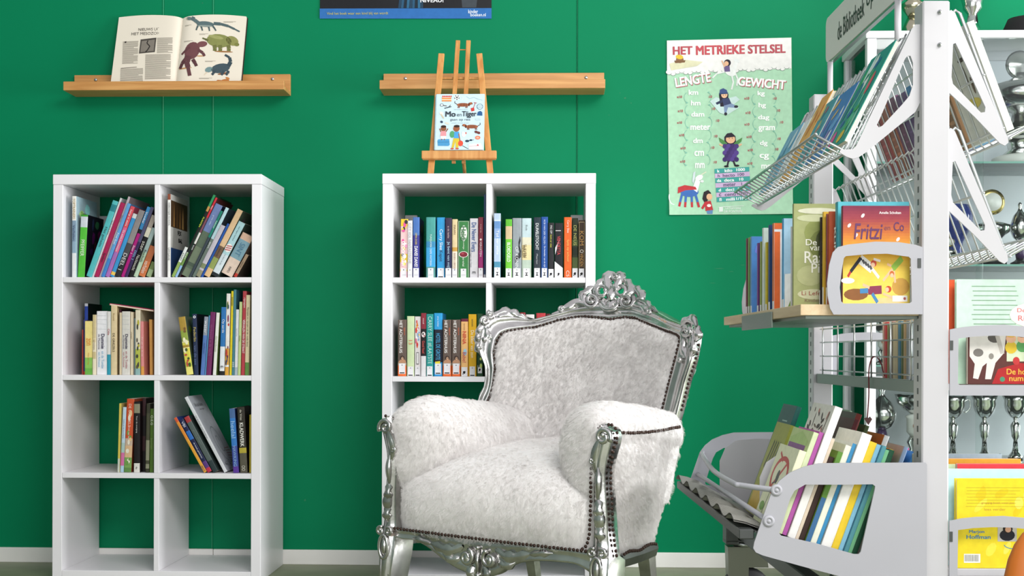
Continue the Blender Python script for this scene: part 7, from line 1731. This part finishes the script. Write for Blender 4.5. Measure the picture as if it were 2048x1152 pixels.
# ---- cups
def cup(label, px, ybase, ytop, z, y, kind=0, wide=1.0, name='trophy_cup', group='silver cups in the cabinet'):
    c = at(px, (ybase + ytop)/2, y); h = at(px, ytop, y).z - z
    t = thing(name, label, 'trophy', (c.x, y, z + .0004), group=group)
    def pr(pts): return [(r_ * h * wide, zz * h) for r_, zz in pts]
    if kind == 0:      # open cup on tall stem
        MB().lathe(pr([(.18, 0), (.18, .05), (.15, .07), (.09, .12), (.06, .2)]), 20).build('base', M_CHROME, t)
        MB().lathe(pr([(.06, .2), (.05, .3), (.10, .36), (.10, .40), (.13, .52), (.10, .56), (.05, .60), (.06, .63)]), 18).build('stem', M_CHROME, t)
        MB().lathe(pr([(.05, .63), (.14, .67), (.24, .75), (.28, .85), (.27, .92), (.33, 1.0), (.315, .995), (.25, .91), (.2, .8), (.02, .75)]), 24).build('bowl', M_CHROME, t)
    elif kind == 1:    # lidded urn on coloured stem
        MB().lathe(pr([(.2, 0), (.2, .06), (.12, .09), (.08, .12)]), 20).build('base', M_BLACK, t)
        MB().lathe(pr([(.08, .12), (.10, .2), (.075, .33), (.06, .40)]), 18).build('stem', M_PURPLE, t)
        MB().lathe(pr([(.06, .40), (.14, .45), (.20, .55), (.21, .64), (.18, .70), (.17, .72), (.13, .8), (.06, .86), (.03, .92), (.05, .96), (.02, 1.0)]), 24).build('bowl', M_CHROME, t)
    elif kind == 2:    # cup with disc wreath
        MB().lathe(pr([(.2, 0), (.2, .1), (.16, .12)]), 20).build('base', M_BLACK, t)
        MB().lathe(pr([(.14, .12), (.08, .18), (.06, .26), (.14, .34), (.24, .42), (.25, .5), (.15, .53), (.04, .56)]), 22).build('bowl', M_CHROME, t)
        d = MB()
        d.lathe([(.125*h, -.006), (.155*h, 0), (.125*h, .006)], 24); d.build('wreath', M_GOLD, t, M=Matrix.Translation((0, 0, .78*h)) @ Matrix.Rotation(PI/2, 4, 'X'))
        d = MB(); d.lathe([(.11*h, -.008), (.11*h, .008)], 24); d.build('disc', M_WHITEP, t, M=Matrix.Translation((0, 0, .78*h)) @ Matrix.Rotation(PI/2, 4, 'X'))
    elif kind == 3:    # large round lidded cup
        MB().lathe(pr([(.24, 0), (.24, .08), (.2, .1)]), 20).build('base', M_WHITEP, t)
        MB().lathe(pr([(.17, .1), (.10, .16), (.12, .26), (.20, .30), (.18, .34), (.08, .40), (.07, .46)]), 20).build('stem', M_CHROME, t)
        MB().lathe(pr([(.07, .46), (.2, .50), (.3, .58), (.32, .66), (.27, .72), (.15, .76), (.05, .80), (.04, .84)]), 26).build('bowl', M_CHROME, t)
        d = MB(); d.lathe([(.10*h, -.006), (.13*h, 0), (.10*h, .006)], 20); d.build('wreath', M_CHROME, t, M=Matrix.Translation((0, 0, .91*h)) @ Matrix.Rotation(PI/2, 4, 'X'))
    elif kind == 4:    # vase-shaped cup with portrait medallion
        MB().lathe(pr([(.18, 0), (.18, .04), (.1, .08), (.07, .16), (.12, .26), (.07, .36)]), 20).build('base', M_CHROME, t)
        MB().lathe(pr([(.07, .36), (.12, .42), (.12, .62), (.14, .66), (.06, .70)]), 18).build('stem', M_WHITEP, t)
        MB().lathe(pr([(.06, .70), (.16, .76), (.26, .86), (.3, 1.0), (.285, .995), (.2, .87), (.02, .8)]), 22).build('bowl', M_CHROME, t)
        MB().lathe([(.055*h, -.003), (.055*h, .003)], 16).build('medallion', mat('medallion', '#c8744a', .4), t, M=Matrix.Translation((0, -.125*h, .52*h)) @ Matrix.Rotation(PI/2, 4, 'X'))
    elif kind == 5:    # slender gilt column
        MB().lathe(pr([(.12, 0), (.12, .08), (.08, .1), (.10, .2), (.05, .36)]), 18).build('base', M_GILT, t)
        MB().lathe(pr([(.05, .36), (.09, .44), (.12, .52), (.06, .58), (.09, .64), (.10, .7), (.05, .78), (.08, .86), (.02, 1.0)]), 18).build('bowl', M_GILT, t)
    if kind == 3 or (kind == 0 and wide > .64):
        hd = MB()
        for sg in (-1, 1):
            b_ = .28*h*wide; z0 = (.80 if kind == 0 else .62)*h
            hd.tube(smooth_path([(sg*b_*.9, 0, z0 + .1*h), (sg*b_*1.35, 0, z0 + .14*h), (sg*b_*1.45, 0, z0 + .02*h), (sg*b_*1.1, 0, z0 - .06*h), (sg*b_*.8, 0, z0 - .04*h)], 5), .012*h, 6)
        hd.build('handles', M_CHROME, t)
    return t
cup('lidded silver urn on a purple stem, low in the cabinet behind the grid', 1764, 905, 775, SH[3], -.20, 1)
cup('silver cup with a portrait medallion, beside the trolley column on the lowest shelf', 1829, 903, 789, SH[3], -.24, 4)
cup('silver cup just right of the trolley column on the lowest shelf', 1906, 906, 792, SH[3], -.22, 0, .66)
cup('open silver cup standing middle of the lowest cabinet shelf', 1969, 906, 791, SH[3], -.22, 0, .62)
cup('open silver cup at the right edge of the lowest cabinet shelf', 2031, 912, 791, SH[3], -.22, 0, .62)
cup('small silver cup on the shelf above the purple stemmed urn', 1765, 724, 640, SH[2], -.22, 4, .9)
cup('silver cup with a gold wreathed disc on the third cabinet shelf', 1984, 516, 368, SH[1], -.22, 2, .85)
cup('silver lidded vase at the right edge of the third cabinet shelf', 2040, 516, 405, SH[1], -.22, 1, .72)
cup('small cup with a white medallion behind the empty wire rack', 1899, 522, 470, SH[1], -.2, 2, .9)
cup('large round silver cup on the top cabinet shelf', 2040, 318, 110, SH[0], -.2, 3)
bv = thing('vase', 'dark blue glass vase behind the empty wire rack in the cabinet', 'vase', (at(1910, 390, -.12).x, -.12, SH[1] + .0004))
MB().lathe([(.035, 0), (.04, .02), (.025, .07), (.03, .10), (.062, .16), (.066, .20), (.05, .24), (.046, .24), (.058, .2), (.01, .12)], 20).build('body', mat('blue_glass', '#2c3a80', .1), bv)
cup('silver fluted cup on a black plinth on top of the cabinet', 1945, 60, -95, KH, -.24, 0, 1.05, group='cups on top of the cabinet')
MB()
cup('slim gilt cup on top of the cabinet behind the trolley column', 1826, 62, -60, KH, -.22, 5, 1.4, group='cups on top of the cabinet')
ht = thing('hat', 'black felt hat lying on top of the cabinet at the right edge', 'hat', (at(2052, 50, -.22).x, -.22, KH))
MB().lathe([(.13, 0), (.13, .006), (.085, .012), (.08, .05), (.065, .085), (.02, .095), (.001, .095)], 24).build('felt', mat('black_felt', '#151517', .9), ht)
# ================================================================== orange child's chair cut by the right edge
oc = at_depth(2085, HY, 2.05); oc.z = 0
ch2 = thing('child_chair', 'orange rounded chair back cut off at the lower right corner', 'chair', oc, (0, 0, YAW))
M_OR = mat('orange_shell', '#b8641c', .45, noise=.08, nscale=12)
sh_ = MB()
sh_.ball((0, 0, .455), .062, .03, .115, 20, 12); sh_.build('backrest', M_OR, ch2)
MB().box(-.05, .25, -.30, .0, .30, .325, b=.01).build('seat', M_OR, ch2)
for x in (-.035, .235):
    for y in (-.285, -.015): MB().tube([(x, y, 0), (x, y, .30)], .011, 8).build('leg', M_STEEL, ch2)
finish_texts()
